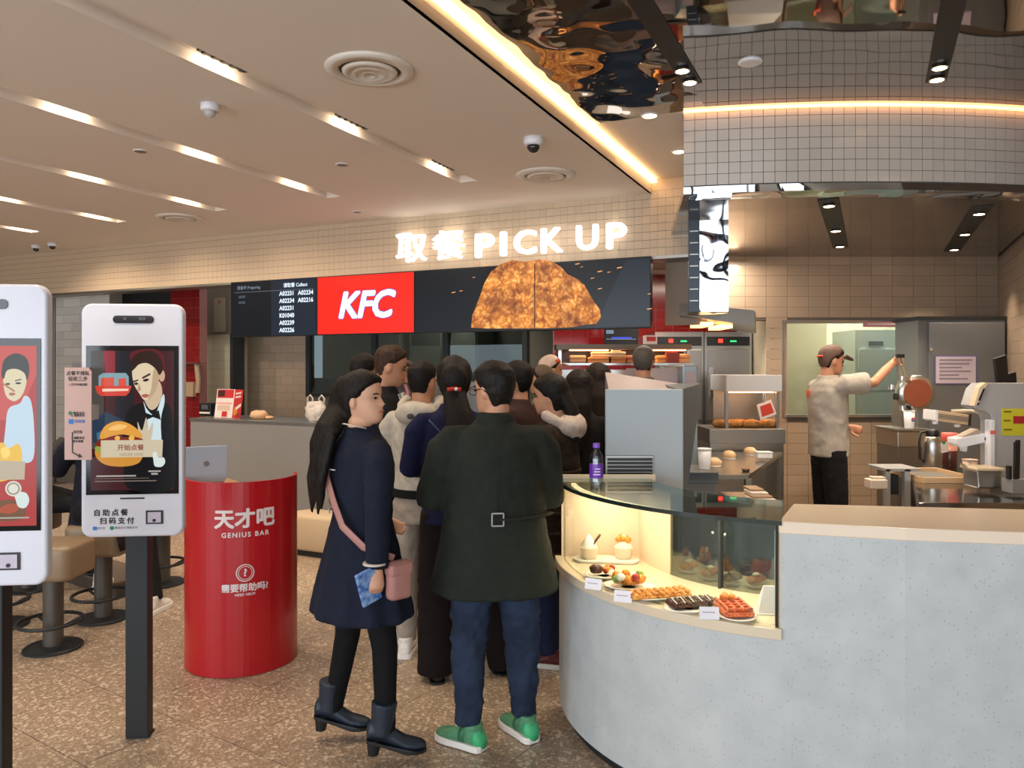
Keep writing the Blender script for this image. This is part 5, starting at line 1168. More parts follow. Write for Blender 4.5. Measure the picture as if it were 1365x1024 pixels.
# fry station
t = T('fry_station', 1000, 620, 6.9, 'steel fry station with white canopy and heaps of fries', 'machine', z=0)
t.bx('canopy', 966, 1040, 500, 522, -0.05, 0.5, M('canopy_white', '#c3c5c8', 0.3), bevel=0.006)
for a in (967, 1035): t.bx('post', a, a+4, 522, 572, 0, 0.04, STEEL)
t.bx('back_plate', 968, 1038, 522, 572, 0.44, 0.46, STEEL2); t.bx('fry_bin', 942, 1042, 571, 590, -0.1, 0.45, STEEL2, bevel=0.004)
mb = MB(); mb.box(t.x(945), t.x(1042), -0.05, 0.45, 0, t.z(590)); mb.build('cabinet', STEEL, t.e)
t.bx('lamp', 972, 1034, 522.2, 524, 0.05, 0.15, M('heat_lamp'))
FRY = crumb('fries_gold', '#e8bd78', '#c98a45', '#7c4a22', 90, dist=0.01)
for k, (px, w_) in enumerate(((968, .15), (992, .13), (1018, .14))):
    q = T('food_heap', px, 572, 6.95, ['heap of golden fried food in the fry bin, nearest the terminal', 'middle heap of fried food in the fry bin', 'heap of fried food under the hanging red bag'][k], 'food', 'heaps in the fry bin', z=P(0, 571, 6.9).z+0.001)
    for r_ in range(5): mb = MB(); lump(mb, (random.uniform(-w_, w_)*.7, random.uniform(0, 0.1), 0.035), (0.06, 0.05, 0.035), 0.4); mb.build('piece', FRY, q.e, smooth=True)
q = T('hanging_bag', 1022, 558, 6.86, 'red and white paper bag hanging on the fry station', 'bag'); q.pr('pouch', [(1009, 540), (1028, 533), (1035, 552), (1014, 560)], 0, 0.012, WPR); q.pr('print', [(1013, 542), (1027, 537), (1032, 550), (1016, 556)], -0.003, 0, M('bag_red', '#c9402e', 0.5)); q.pr('string', [(1017, 537), (1019, 523), (1020, 523), (1020, 536)], 0, 0.004, STEEL)
# steel prep bench running back
t = T('prep_bench', 985, 660, 5.6, 'steel prep bench running back beside the fry station', 'table', z=0)
qa, qb, qc, qd = P(945, 0, 5.3), P(998, 0, 5.3), P(1043, 0, 6.75), P(944, 0, 6.75)
pts = [(q.x-t.o.x, q.y-5.6) for q in (qa, qb, qc, qd)]
mb = MB(); mb.prism(pts, 0.89, 0.92); mb.build('top', STEEL, t.e); mb = MB(); mb.prism([(x*0.96, y*0.95) for x, y in pts], 0.35, 0.37); mb.build('under_shelf', STEEL2, t.e)
for x, y in pts: mb = MB(); mb.box(x*.93-0.02, x*.93+0.02, y*.93-0.02, y*.93+0.02, 0, 0.89); mb.build('leg', STEEL, t.e)
for k, (px, py) in enumerate(((952, 622), (972, 612), (1000, 607))):
    c = G(px, py, 0.921); e = empty('bread_bun', (c.x, c.y, 0.9205), 0, ['pale round bun on the prep bench, nearest the white cup', 'pale round bun in the middle of the prep bench', 'pale round bun on the far prep bench'][k], 'food', 'buns on the prep bench'); mb = MB(); lump(mb, (0, 0, 0.035), (0.055, 0.05, 0.035), 0.1); mb.build('crown', M('bun_pale', '#dcb68a', 0.5), e, smooth=True); mb = MB(); mb.lathe([(0.045, 0), (0.05, 0.006), (0.05, 0.012)], 20); mb.build('paper', WPR, e)
q = T('white_tub', 1018, 618, 6.0, 'small white tub on the prep bench', 'tub', z=0.921); q.bx('tub', 1010, 1030, 604, 611, 0, 0.1, WHITEP, bevel=0.006); mb = MB(); mb.box(q.x(1010)-.004, q.x(1030)+.004, -0.004, 0.104, q.z(604), q.z(603)); mb.build('lid', WPR, q.e)
q = T('sauce_dish', 994, 624, 5.45, 'small red sauce dish at the end of the prep bench', 'dish', z=0.921); mb = MB(); mb.lathe([(0.022, 0), (0.03, 0.02), (0.026, 0.018)], 18); mb.build('dish', DARKMET, q.e); mb = MB(); mb.lathe([(0.025, 0.0185), (0.01, 0.02)], 16); mb.build('sauce', M('sauce_red', '#a01c1c', .3), q.e)
# low stand with a cup beside the terminal
d = 4.75
t = T('cup_stand', 935, 650, d, 'low dark stand carrying a white cup beyond the display case', 'stand', z=0)
mb = MB(); mb.box(t.x(908), t.x(958), 0, 0.3, t.z(645), t.z(630)); mb.build('top_box', SLATE, t.e, bevel=0.004); mb = MB(); mb.box(t.x(912), t.x(954), 0.02, 0.28, 0, t.z(645)); mb.build('body', M('stand_grey', '#8f9294', 0.4), t.e); mb = MB(); mb.box(t.x(905), t.x(961), -0.015, 0.31, t.z(630), t.z(628)); mb.build('cover', STEEL, t.e)
q = T('paper_cup', 939, 628, d+0.1, 'plain white paper cup on the low dark stand', 'cup', z=P(0, 628, d).z+0.001)
mb = MB(); mb.lathe([(0.034, 0), (0.035, 0.002), (0.043, 0.12)], 24); mb.build('cup', WHITEP, q.e, smooth=True); mb = MB(); mb.lathe([(0.0435, 0.12), (0.046, 0.122), (0.046, 0.128), (0.04, 0.13), (0.038, 0.126)], 24); mb.build('rim', WHITEP, q.e)
t = T('paper_tray', 1025, 655, 4.3, 'steel tray of paper slips behind the counter edge', 'tray', z=0.0)
mb = MB(); mb.box(t.x(985), t.x(1045), 0, 0.4, 0.85, 0.9); mb.build('tray', STEEL, t.e); mb = MB(); mb.box(t.x(990), t.x(1040), 0.05, 0.35, 0, 0.85); mb.build('pedestal', DARKMET, t.e)
for k in range(4): mb = MB(); mb.box(t.x(1008)+k*.01, t.x(1040)-k*.008, 0.05+k*.05, 0.2+k*.05, 0.9+k*0.012, 0.91+k*0.012); mb.build('slip', (WPR, M('kraft'))[k % 2], t.e)

# ------------------------------------------------------------------ drinks side of the kitchen
t = T('tall_cabinet', 1282, 600, 7.0, 'tall dark grey cabinet against the tiled wall', 'cabinet', z=0)
GCAB = M('cabinet_grey', '#707274', 0.45)
mb = MB(); mb.box(t.x(1224), t.x(1340), 0, 0.42, 0.06, t.z(427)); mb.build('body', GCAB, t.e); t.bx('cap', 1222, 1342, 422, 427, -0.02, 0.43, DARKMET); mb = MB(); mb.box(t.x(1237), t.x(1338), -0.02, 0, 0.1, t.z(430)); dr = mb.build('door', GCAB, t.e, bevel=0.005); t.bx('latch', 1237, 1241, 464, 468, -0.03, -0.02, CHROME, parent=dr)
mb = MB(); mb.box(t.x(1228), t.x(1336), 0.03, 0.4, 0, 0.06); mb.build('plinth', DARKMET, t.e)
q = T('notice_sheet', 1275, 512, 6.96, 'printed notice sheet with purple border on the grey cabinet', 'notice'); q.bx('border', 1247, 1303, 474, 512.5, 0.012, 0.016, M('purple_edge', '#6f68a0', 0.5)); sh_ = q.bx('sheet', 1248.5, 1301.5, 475.5, 511, 0.009, 0.012, M('sheet_lilac', '#cfc3cf', 0.5))
for k in range(6): q.bx('print_line', 1253, 1253+[44, 40, 30, 42, 26, 38][k], 479+k*5, 481+k*5, 0.007, 0.009, M('print_grey', '#8a8090', 0.6), parent=sh_)
# back room behind the kitchen window
t = T('back_room_fridge', 1180, 560, 8.4, 'pale steel fridge seen through the kitchen window', 'fridge', z=0); mb = MB(); mb.box(t.x(1140), t.x(1216), 0, 0.6, 0.0, t.z(440)); mb.build('body', M('pale_fridge', '#c6cfd0', 0.35, 0.2), t.e); t.bx('vent', 1158, 1177, 455, 461, -0.01, 0, M('vent_slate', '#5e6a74', .5)); t.bx('upper_door', 1144, 1212, 466, 520, -0.02, 0, M('pale_fridge')); t.bx('lower_door', 1144, 1212, 523, 620, -0.02, 0, M('pale_fridge'))
t = T('red_strip_sign', 1182, 437, KY-0.005, 'pink strip sign along the top of the kitchen window', 'sign'); t.bx('strip', 1150, 1214, 429, 436, -0.01, -0.002, M('strip_pink', '#c48488', 0.4)); t.bx('lettering', 1156, 1208, 431.5, 433, -0.013, -0.01, WPR)
# work table
zt = 0.92
t = T('drinks_table', 1290, 680, 4.3, 'steel drinks table with polished top behind the counter', 'table', z=0)
qs = [P(1224, 0, 4.2), P(1420, 0, 4.2), P(1420, 0, 5.7), P(1212, 0, 5.7)]
pts = [(q.x-t.o.x, q.y-4.3) for q in qs]; mb = MB(); mb.prism(pts, zt-0.045, zt); mb.build('top', M('polished_steel', '#9c9a97', 0.12, 1.0), t.e, bevel=0.004)
mb = MB(); mb.prism([(x*.97, y*.97+.01) for x, y in pts], 0.35, 0.38); mb.build('under_shelf', STEEL2, t.e)
for x, y in pts: mb = MB(); mb.box(x*.96-0.025, x*.96+0.025, y*.96-.01, y*.96+0.04, 0, zt-0.045); mb.build('leg', STEEL, t.e)
t = T('steel_rack', 1195, 660, 5.0, 'pale steel pole rack at the left end of the drinks table', 'rack', z=0)
for a, b in ((1181, 1187), (1206, 1214)): mb = MB(); mb.box(t.x(a), t.x(b), 0, 0.04, 0, t.z(626)); mb.build('post', M('pale_steel', '#c3c4c4', 0.35, 0.6), t.e)
t.bx('top_bar', 1180, 1228, 625, 628.5, 0, 0.25, M('pale_steel')); t.bx('dark_clip', 1188, 1200, 634, 660, 0.02, 0.1, DARKMET)
q = T('napkin_pack', 1173, 652, 4.9, 'cream napkin pack held on the side of the pole rack', 'napkins'); q.bx('pack', 1161, 1184, 640, 652, 0, 0.1, M('napkin', '#d8c6b4', .6), bevel=0.006); q.bx('flap', 1166, 1183, 637, 640, 0.02, 0.08, M('napkin'))
def at(px, py): return G(px, py, zt)
q = T('shallow_tray', 1262, 640, at(1262, 643).y, 'shallow cream edged tray on the drinks table', 'tray', z=zt+.001)
mb = MB(); mb.box(q.x(1228), q.x(1300), -0.02, 0.42, 0, 0.012); mb.build('base', STEEL2, q.e)
for nm, a in (('edge', (q.x(1226), q.x(1300), -0.05, -0.02)), ('edge', (q.x(1226), q.x(1300), 0.42, 0.45))): mb = MB(); mb.box(*a, 0, 0.035); mb.build(nm, M('tray_cream', '#cfae86', 0.35), q.e)
for a in (q.x(1226), q.x(1299)): mb = MB(); mb.box(a-.01, a+.012, -0.02, 0.42, 0.0, 0.034); mb.build('edge', M('tray_cream'), q.e)
d = at(1318, 657).y
q = T('steel_pan', 1319, 652, d, 'rectangular steel pan with cream lid on the drinks table', 'pan', z=zt+.001); q.pr('pan', [(1304, 651.5), (1334, 651.5), (1337, 628), (1302, 628)], 0, 0.15, STEEL, bevel=0.008); q.bx('lid', 1300, 1339, 624, 628, -0.01, 0.16, M('lid_cream', '#d3bfa2', .35), bevel=0.006); q.pr('handle', [(1294, 620), (1302, 625), (1302, 628), (1293, 623)], 0.08, 0.1, STEEL)
d = at(1243, 627).y
q = T('thermos', 1243, 627, d, 'tall steel thermos jug with black lid and paper tag', 'jug', z=zt+.001)
mb = MB(); mb.lathe([(0.058, 0), (0.062, 0.005), (0.062, 0.19), (0.05, 0.235), (0.042, 0.245)], 28); mb.build('body', STEEL, q.e, smooth=True); mb = MB(); mb.lathe([(0.043, 0.245), (0.045, 0.25), (0.042, 0.285), (0.03, 0.295), (0.02, 0.3)], 24); mb.build('lid', BLACK, q.e, smooth=True)
mb = MB(); mb.tube([(-0.03, 0, 0.28), (-0.085, 0, 0.27), (-0.095, 0, 0.2), (-0.09, 0, 0.08), (-0.06, 0, 0.06)], 0.009, 10); mb.build('handle', BLACK, q.e, smooth=True); mb = MB(); mb.extr([(-.02, -.04), (.03, -.03), (.025, .04), (-.025, .03)], 0, 0.002, (0.045, -0.07, 0.17), (1, 0, 0), (0, 0, 1), (0, 1, 0)); mb.build('tag', WPR, q.e); mb = MB(); mb.extr(disc(0.04, 0.205, 0.012), -0.075, -0.072, (0, 0, 0), (1, 0, 0), (0, 0, 1), (0, 1, 0)); mb.build('green_mark', GREEN, q.e)
q = T('measuring_jug', 1266, 626, d+0.1, 'clear jug of dark syrup with a pink lid', 'jug', z=zt+.001)
mb = MB(); mb.lathe([(0.042, 0), (0.045, 0.004), (0.052, 0.2)], 24); mb.build('body', M('amber_jug', '#c48a78', 0.2), q.e, smooth=True); mb = MB(); mb.lathe([(0.046, 0.003), (0.0475, 0.006), (0.0515, 0.13), (0.05, 0.132)], 24); mb.build('syrup', M('dark_syrup', '#4f2c26', 0.2), q.e, smooth=True); mb = MB(); mb.lathe([(0.054, 0.2), (0.056, 0.202), (0.056, 0.255), (0.052, 0.26)], 24); mb.build('lid', M('pink_lid', '#ee6a62', 0.35), q.e, smooth=True)
# espresso style machine at the frame edge
d = 4.75
t = T('drink_machine', 1335, 640, d, 'large silver drink machine with yellow warning label', 'machine', z=zt+.001)
t.pr('body', [(1326, 640), (1400, 640), (1400, 511), (1314, 511), (1306, 519), (1299, 541), (1301, 544), (1314, 547), (1323, 553), (1326, 562)], 0.02, 0.15, M('machine_silver', '#b9bcbf', 0.3, 0.35), bevel=0.004)
t.pr('front_trim', [(1322, 640), (1327, 640), (1327, 560), (1323, 553), (1314, 547), (1300, 543.5), (1298, 540), (1306, 517), (1313, 510), (1320, 510), (1318, 513), (1309, 519), (1303, 539), (1317, 543), (1326, 550), (1330, 560)], 0.0, 0.03, WHITEP) if False else t.bx('front_trim', 1320, 1327, 560, 640, 0.0, 0.06, WHITEP, bevel=0.006)
t.pr('nose_trim', [(1313, 510), (1318, 510), (1310, 520), (1303, 540), (1298, 541), (1305, 517)], -0.005, 0.05, M('trim_cream', '#d9c3a6', .35)); t.pr('nose_slot', [(1310, 518), (1312, 518), (1306, 534), (1303, 534)], -0.008, -0.005, BLACK); t.pr('nose_slot', [(1303, 536.5), (1305, 536.5), (1303.5, 540), (1301, 540)], -0.008, -0.005, BLACK)
mb = MB(); mb.box(t.x(1322), t.x(1400), 0.02, 0.15, 0, t.z(640)); mb.build('base', STEEL2, t.e)
yl = t.bx('warning_label', 1338, 1370, 545, 581, 0.016, 0.02, M('label_yellow', '#c9c22e', 0.5)); t.bx('label_red', 1353, 1368, 555, 565, 0.013, 0.016, M('label_red', '#a8202a', .5), parent=yl)
for k in range(3): t.bx('label_line', 1340, [1350, 1349, 1351][k], [548, 560, 572][k], [550, 562, 574][k], 0.013, 0.016, M('label_ink', '#6f6a1a', .5), parent=yl)
t.pr('spout_arm', [(1282, 593), (1282, 586), (1318, 579), (1326, 580), (1326, 590), (1288, 598)], 0.05, 0.16, WHITEP, bevel=0.004); t.bx('spout_nut', 1319, 1322, 584, 588, 0.045, 0.05, BLACK); t.pr('spout', [(1293, 597), (1300, 596), (1299, 604), (1295, 604)], 0.08, 0.12, WHITEP)
t.pr('paper_slip', [(1290, 584), (1312, 573), (1316, 578), (1296, 585)], 0.06, 0.14, M('slip_grey', '#a89a8a', .6)); t.bx('red_tab', 1320, 1327, 574, 579, -0.003, 0.0, M('tab_red', '#e06a60', .5))
q = T('plastic_cup', 1293, 628, d+0.25, 'cloudy plastic beaker below the spout of the silver machine', 'cup', z=zt+.001); mb = MB(); mb.lathe([(0.032, 0), (0.034, 0.003), (0.044, 0.135)], 22); mb.build('cup', M('cloudy', '#c9ab98', 0.3), q.e, smooth=True); mb = MB(); mb.lathe([(0.0445, 0.135), (0.047, 0.137), (0.046, 0.142), (0.04, 0.138)], 22); mb.build('rim', M('cloudy'), q.e)
t = T('roller_unit', 1271, 570, 5.2, 'ribbed cream dispenser box held out from the silver machine on an arm', 'dispenser')
t.pr('box', [(1249, 547), (1292, 553), (1291, 567), (1249, 561)], 0, 0.14, M('roller_cream', '#c9ad8a', 0.3), bevel=0.004); t.pr('end_cap', [(1246.5, 547), (1249.5, 547), (1249, 562), (1246, 560)], -0.01, 0.15, WHITEP); t.pr('end_cap', [(1292, 552), (1294, 552), (1293, 568), (1291, 567.5)], -0.01, 0.15, DARKMET)
for k in range(3): t.pr('rib', [(1251, 551.5+k*2.4), (1290, 556.5+k*2.4), (1290, 557.7+k*2.4), (1251, 552.7+k*2.4)], -0.006, 0, M('rib_grey', '#8d8078', .4, .5))
for a, b in ((1253, 565), (1283, 569)): mb = MB(); mb.lathe([(0.018, 0), (0.02, 0.004), (0.018, 0.02)], 14); mb.build('foot', WHITEP, t.e, loc=(t.x(a), 0.06, t.z(b)-0.006))
mb = MB(); mb.tube([(t.x(1276), 0.07, t.z(549)), (t.x(1296), 0.02, t.z(548)), (t.x(1312), -0.1, t.z(552)), (t.x(1326), -0.35, t.z(556))], 0.012, 8); mb.build('arm', M('arm_grey', '#b3a898', .4), t.e, smooth=True)
q = T('tablet_screen', 1336, 508, 5.3, 'black tablet on a short stand above the silver machine', 'tablet', z=None); q.pr('tablet', [(1326, 478), (1342, 473), (1345, 508), (1330, 510)], 0, 0.03, BLACK, bevel=0.003); q.pr('stand', [(1343, 500), (1357, 496), (1358, 512), (1343, 512)], 0.02, 0.1, BLACK); q.bx('stand_pole', 1345, 1351, 511, 560, 0.03, 0.07, BLACK)
t = T('tool_holder', 1358, 650, 4.4, 'black tool caddy with brush handles at the frame edge', 'caddy', z=zt+.001); t.bx('caddy', 1350, 1375, 640, 658, 0, 0.1, M('caddy_clear', '#8a8886', .3)); t.pr('handle', [(1356, 640), (1360, 640), (1361, 592), (1357, 590)], 0.02, 0.04, BLACK); t.pr('handle', [(1363, 640), (1367, 640), (1368, 588), (1364, 588)], 0.05, 0.07, BLACK); t.bx('brush', 1348, 1352, 622, 640, 0.02, 0.05, BLACK)
# shake mixer with its round lid
d = 6.35
t = T('mixer_machine', 1222, 600, d, 'drink mixer with a raised round brown lid', 'machine', z=0)
cx, cz = t.x(1223), t.z(524)
def ringy(name, r0, r1, y0, y1, mat):
    mb = MB(); mb.lathe([(r0, 0), (r0, y1-y0), (r1, y1-y0), (r1, 0)], 36, mtx=Matrix.Rotation(R(-90), 3, 'X')); mb.v = [(x+cx, y+y0, z+cz) for x, y, z in mb.v]; return mb.build(name, mat, t.e, smooth=False)
mb = MB(); mb.lathe([(0.02, 0), (0.145, 0.0), (0.15, 0.01), (0.15, 0.08), (0.12, 0.12), (0.02, 0.13)], 36, mtx=Matrix.Rotation(R(-90), 3, 'X')); mb.v = [(x+cx, y, z+cz) for x, y, z in mb.v]; mb.build('lid_shell', STEEL, t.e, smooth=True)
mb = MB(); mb.lathe([(0.001, -0.006), (0.113, -0.006), (0.118, 0.0)], 36, mtx=Matrix.Rotation(R(-90), 3, 'X')); mb.v = [(x+cx, y, z+cz) for x, y, z in mb.v]; mb.build('brown_face', M('brown_enamel', '#8a4a34', 0.35), t.e)
mb = MB(); mb.tube([(cx, -0.004, cz+0.0), (cx, -0.004, cz+.001)], 0.001, 6)
for s_ in (0, 1): mb = MB(); mb.bar((t.x(1206+s_*7), 0.04, t.z(508)), (t.x(1201+s_*4), 0.04, t.z(476)), 0.014); mb.build('lever_arm', CHROME, t.e)
mb = MB(); mb.bar((t.x(1198), 0.04, t.z(474.5)), (t.x(1208), 0.04, t.z(474.5)), 0.03); mb.build('lever_grip', BLACK, t.e)
mb = MB(); mb.box(t.x(1205), t.x(1213), -0.01, 0.05, t.z(508), t.z(502)); mb.build('hinge', CHROME, t.e)
for k in range(3): mb = MB(); mb.lathe([(0.02, 0), (0.024, 0.01), (0.02, 0.05)], 14); mb.build('valve', (CHROME, DARKMET, CHROME)[k], t.e, loc=(t.x([1193, 1199, 1208][k]), 0.06, t.z([521, 533, 549][k])))
mb = MB(); mb.box(t.x(1212), t.x(1230), 0.12, 0.3, 0.94, t.z(530)); mb.build('column', STEEL2, t.e)
t.bx('drip_box', 1190, 1234, 574, 595, -0.08, 0.3, STEEL, bevel=0.008); t.bx('drip_lip', 1188, 1236, 571, 574, -0.1, 0.3, STEEL2); mb = MB(); mb.box(t.x(1192), t.x(1232), -0.06, 0.3, 0, t.z(595)); mb.build('cabinet', STEEL2, t.e)
q = T('logo_cup', 1212, 573, d-0.02, 'white paper cup with a red and blue round logo on the mixer', 'cup', z=P(0, 571, d).z+.001); mb = MB(); mb.lathe([(0.034, 0), (0.035, 0.002), (0.043, 0.14)], 24); mb.build('cup', WHITEP, q.e, smooth=True); mb = MB(); mb.lathe([(0.0435, 0.14), (0.046, 0.142), (0.045, 0.147), (0.038, 0.14)], 24); mb.build('rim', WHITEP, q.e)
print_on('logo', q.e, [(M('logo_r', '#c33a3a', .5), [(0.01+0.016*cos(a), 0.075+0.016*sin(a)) for a in [pi*i/10 for i in range(11)]]), (M('logo_b', '#3a5a9a', .5), [(0.01+0.016*cos(a), 0.073+0.016*sin(a)) for a in [pi+pi*i/10 for i in range(11)]])], org=(0, -0.0425, 0))

# ------------------------------------------------------------------ stools
def stool(c, sh, label, seat=True):
    e = empty('bar_stool', (c.x, c.y, 0), 0, label, 'stool', 'fixed round foot stools')
    mb = MB(); mb.prism(rrect(0.37, 0.34, 0.07, 6), sh-0.20, sh); mb.build('seat', M('beige_leather', '#85725a', 0.4), e, bevel=0.03, seg=4, smooth=True)
    mb = MB(); mb.lathe([(0.055, 0.02), (0.055, sh-0.2)], 24); mb.build('pole', M('grey_pole', '#55504a', 0.4, 0.3), e, smooth=False)
    mb = MB(); mb.lathe([(0.16, 0), (0.16, 0.01), (0.15, 0.018), (0.06, 0.024)], 32); mb.build('base', DARKMET, e, smooth=False)
    mb = MB(); n = 28; mb.tube([(0.17*cos(2*pi*i/n), 0.17*sin(2*pi*i/n)-0.03, 0.17) for i in range(n+1)], 0.011, 8); fr = mb.build('foot_ring', DARKMET, e, smooth=True)
    for a in (0.6, 2.5, 4.7): mb = MB(); mb.bar((0.05*cos(a), 0.05*sin(a), 0.12), (0.165*cos(a), 0.165*sin(a)-0.03, 0.17), 0.012); mb.build('strut', DARKMET, fr)
stool(G(71, 864, 0), 0.63, 'bar stool with beige block seat beside the near kiosk')
stool(G(217, 778, 0), 0.66, 'bar stool between the further kiosk and the red desk')
stool(G(2, 834, 0), 0.62, 'bar stool half hidden by the near kiosk')
st = empty('low_step', B(xat(85, 4.9), 4.95, 0), -TH, 'low dark step running behind the stools', 'step')
c = G(95, 778, 0); st.location = (c.x, c.y, 0); st.rotation_euler = (0, 0, R(-33))
mb = MB(); mb.box(-1.5, 0.62, 0, 0.35, 0, 0.085); mb.build('body', M('step_brown', '#4d4239', 0.6), st); mb = MB(); mb.box(-1.5, 0.62, -0.01, 0.36, 0.085, 0.1); mb.build('tread', M('step_top', '#6a5a4c', 0.5), st)
# ------------------------------------------------------------------ people
def lerp_tab(tab, x):
    if x <= tab[0][0]: return tab[0][1]
    for (a, va), (b, vb) in zip(tab, tab[1:]):
        if x <= b: return va+(vb-va)*(x-a)/(b-a)
    return tab[-1][1]
HZT = [0, .008, .02, .045, .07, .09, .115, .14, .165, .19, .21, .225, .235]
HYF = list(zip(HZT, [.058, .074, .088, .093, .092, .090, .086, .091, .092, .083, .063, .038, .004]))
HYB = list(zip(HZT, [-.015, -.028, -.045, -.062, -.078, -.090, -.099, -.103, -.101, -.091, -.071, -.046, -.012]))
HW = list(zip(HZT, [.024, .036, .047, .057, .064, .068, .071, .074, .073, .067, .053, .035, .006]))
NOSE = [(.070, 0), (.078, .012), (.086, .022), (.095, .019), (.12, .006), (.135, 0)]
HLINE = [(0, .182), (.5, .176), (.95, .158), (1.25, .12), (1.5, .108), (1.75, .085), (2.1, .04), (2.5, .018), (3.2, .012)]
def head_rings(mb, mtx, hair=None, top=1.0):
    n, rs = 36, []
    zs = [.235*(i/30) for i in range(31)]
    for z in zs:
        yf, yb, w = lerp_tab(HYF, z), lerp_tab(HYB, z), lerp_tab(HW, z); ym = (yf*0.35+yb*0.65)*0.5
        row = []
        for i in range(n):
            a = 2*pi*i/n; x = w*sin(a); ca = cos(a)
            y = ym+((yf-ym)*ca if ca > 0 else (ym-yb)*ca)
            if ca > 0 and hair is None:
                y += lerp_tab(NOSE, z)*math.exp(-(x/.011)**2)
                y -= 0.007*math.exp(-((abs(x)-.030)/.013)**2)*math.exp(-((z-.116)/.012)**2)
                y += 0.005*math.exp(-(x/.02)**2)*(math.exp(-((z-.060)/.005)**2)+math.exp(-((z-.050)/.005)**2))
                y += 0.005*math.exp(-(x/.03)**2)*math.exp(-((z-.014)/.01)**2)
            p = Vector((x, y, z))
            if hair is not None:
                aa = abs(math.atan2(sin(a), cos(a))); zh = lerp_tab(HLINE, aa)+hair.get('line', 0)
                s = max(0, min(1, (z-zh)/.014)); s = s*s*(3-2*s)
                th = hair['t']*(hair.get('side', .6)+(1-hair.get('side', .6))*max(0, min(1, (z-.13)/.06)))
                d = (p-Vector((0, -.01, .12))); d.z *= 0.8; d.normalize()
                p = p+d*(-.008*(1-s)+(th+hair.get('rough', .004)*noise.noise(p*55))*s)
            row.append(mtx @ p)
        rs.append(row)
    mb.rings(rs)
def hand(mb, w, d, pn, side=1, curl=0.5, s=1.0):
    """wrist, pointing direction, palm normal; four fingers and a thumb that leaves the side of the palm"""
    w = Vector(w); d = Vector(d).normalized(); pn = Vector(pn); pn = (pn-d*pn.dot(d)).normalized(); ac = d.cross(pn)*side
    mb.tube([w-d*.02*s, w+d*.03*s, w+d*.07*s, w+d*.088*s], [.024*s, .031*s, .037*s, .030*s], 12, 0.5, up=pn)
    for i, (o_, L, r) in enumerate(((-.027, .066, .0085), (-.009, .075, .009), (.009, .070, .0088), (.026, .055, .0078))):
        p = w+d*.08*s+ac*o_*s; dd = d.copy(); pts = [p-d*.02*s, p]; c = 0
        for seg in (.45, .32, .26):
            c += curl*(0.75 if seg == .45 else 0.6); dd = (d*cos(c)+pn*sin(c)); pts.append(pts[-1]+dd*L*seg*s)
        mb.tube(pts, [r*s]*2+[r*s*.97, r*s*.9, r*s*.72], 8)
    p = w+d*.025*s-ac*.025*s; q = p+(d*.6-ac*.75+pn*.35).normalized()*.035*s; t = q+(d*.85-ac*.2+pn*.5).normalized()*.032*s; u = t+(d*.8+ac*.15+pn*.5).normalized()*.024*s
    mb.tube([p, q, t, u], [.013*s, .0115*s, .010*s, .0075*s], 8)
SKINS = {'a': '#d3a183', 'b': '#c48f70', 'c': '#b98364'}
def skin(k): return M('skin_'+k, SKINS[k], 0.5, sss=0.12, var=0.04, scale=30)
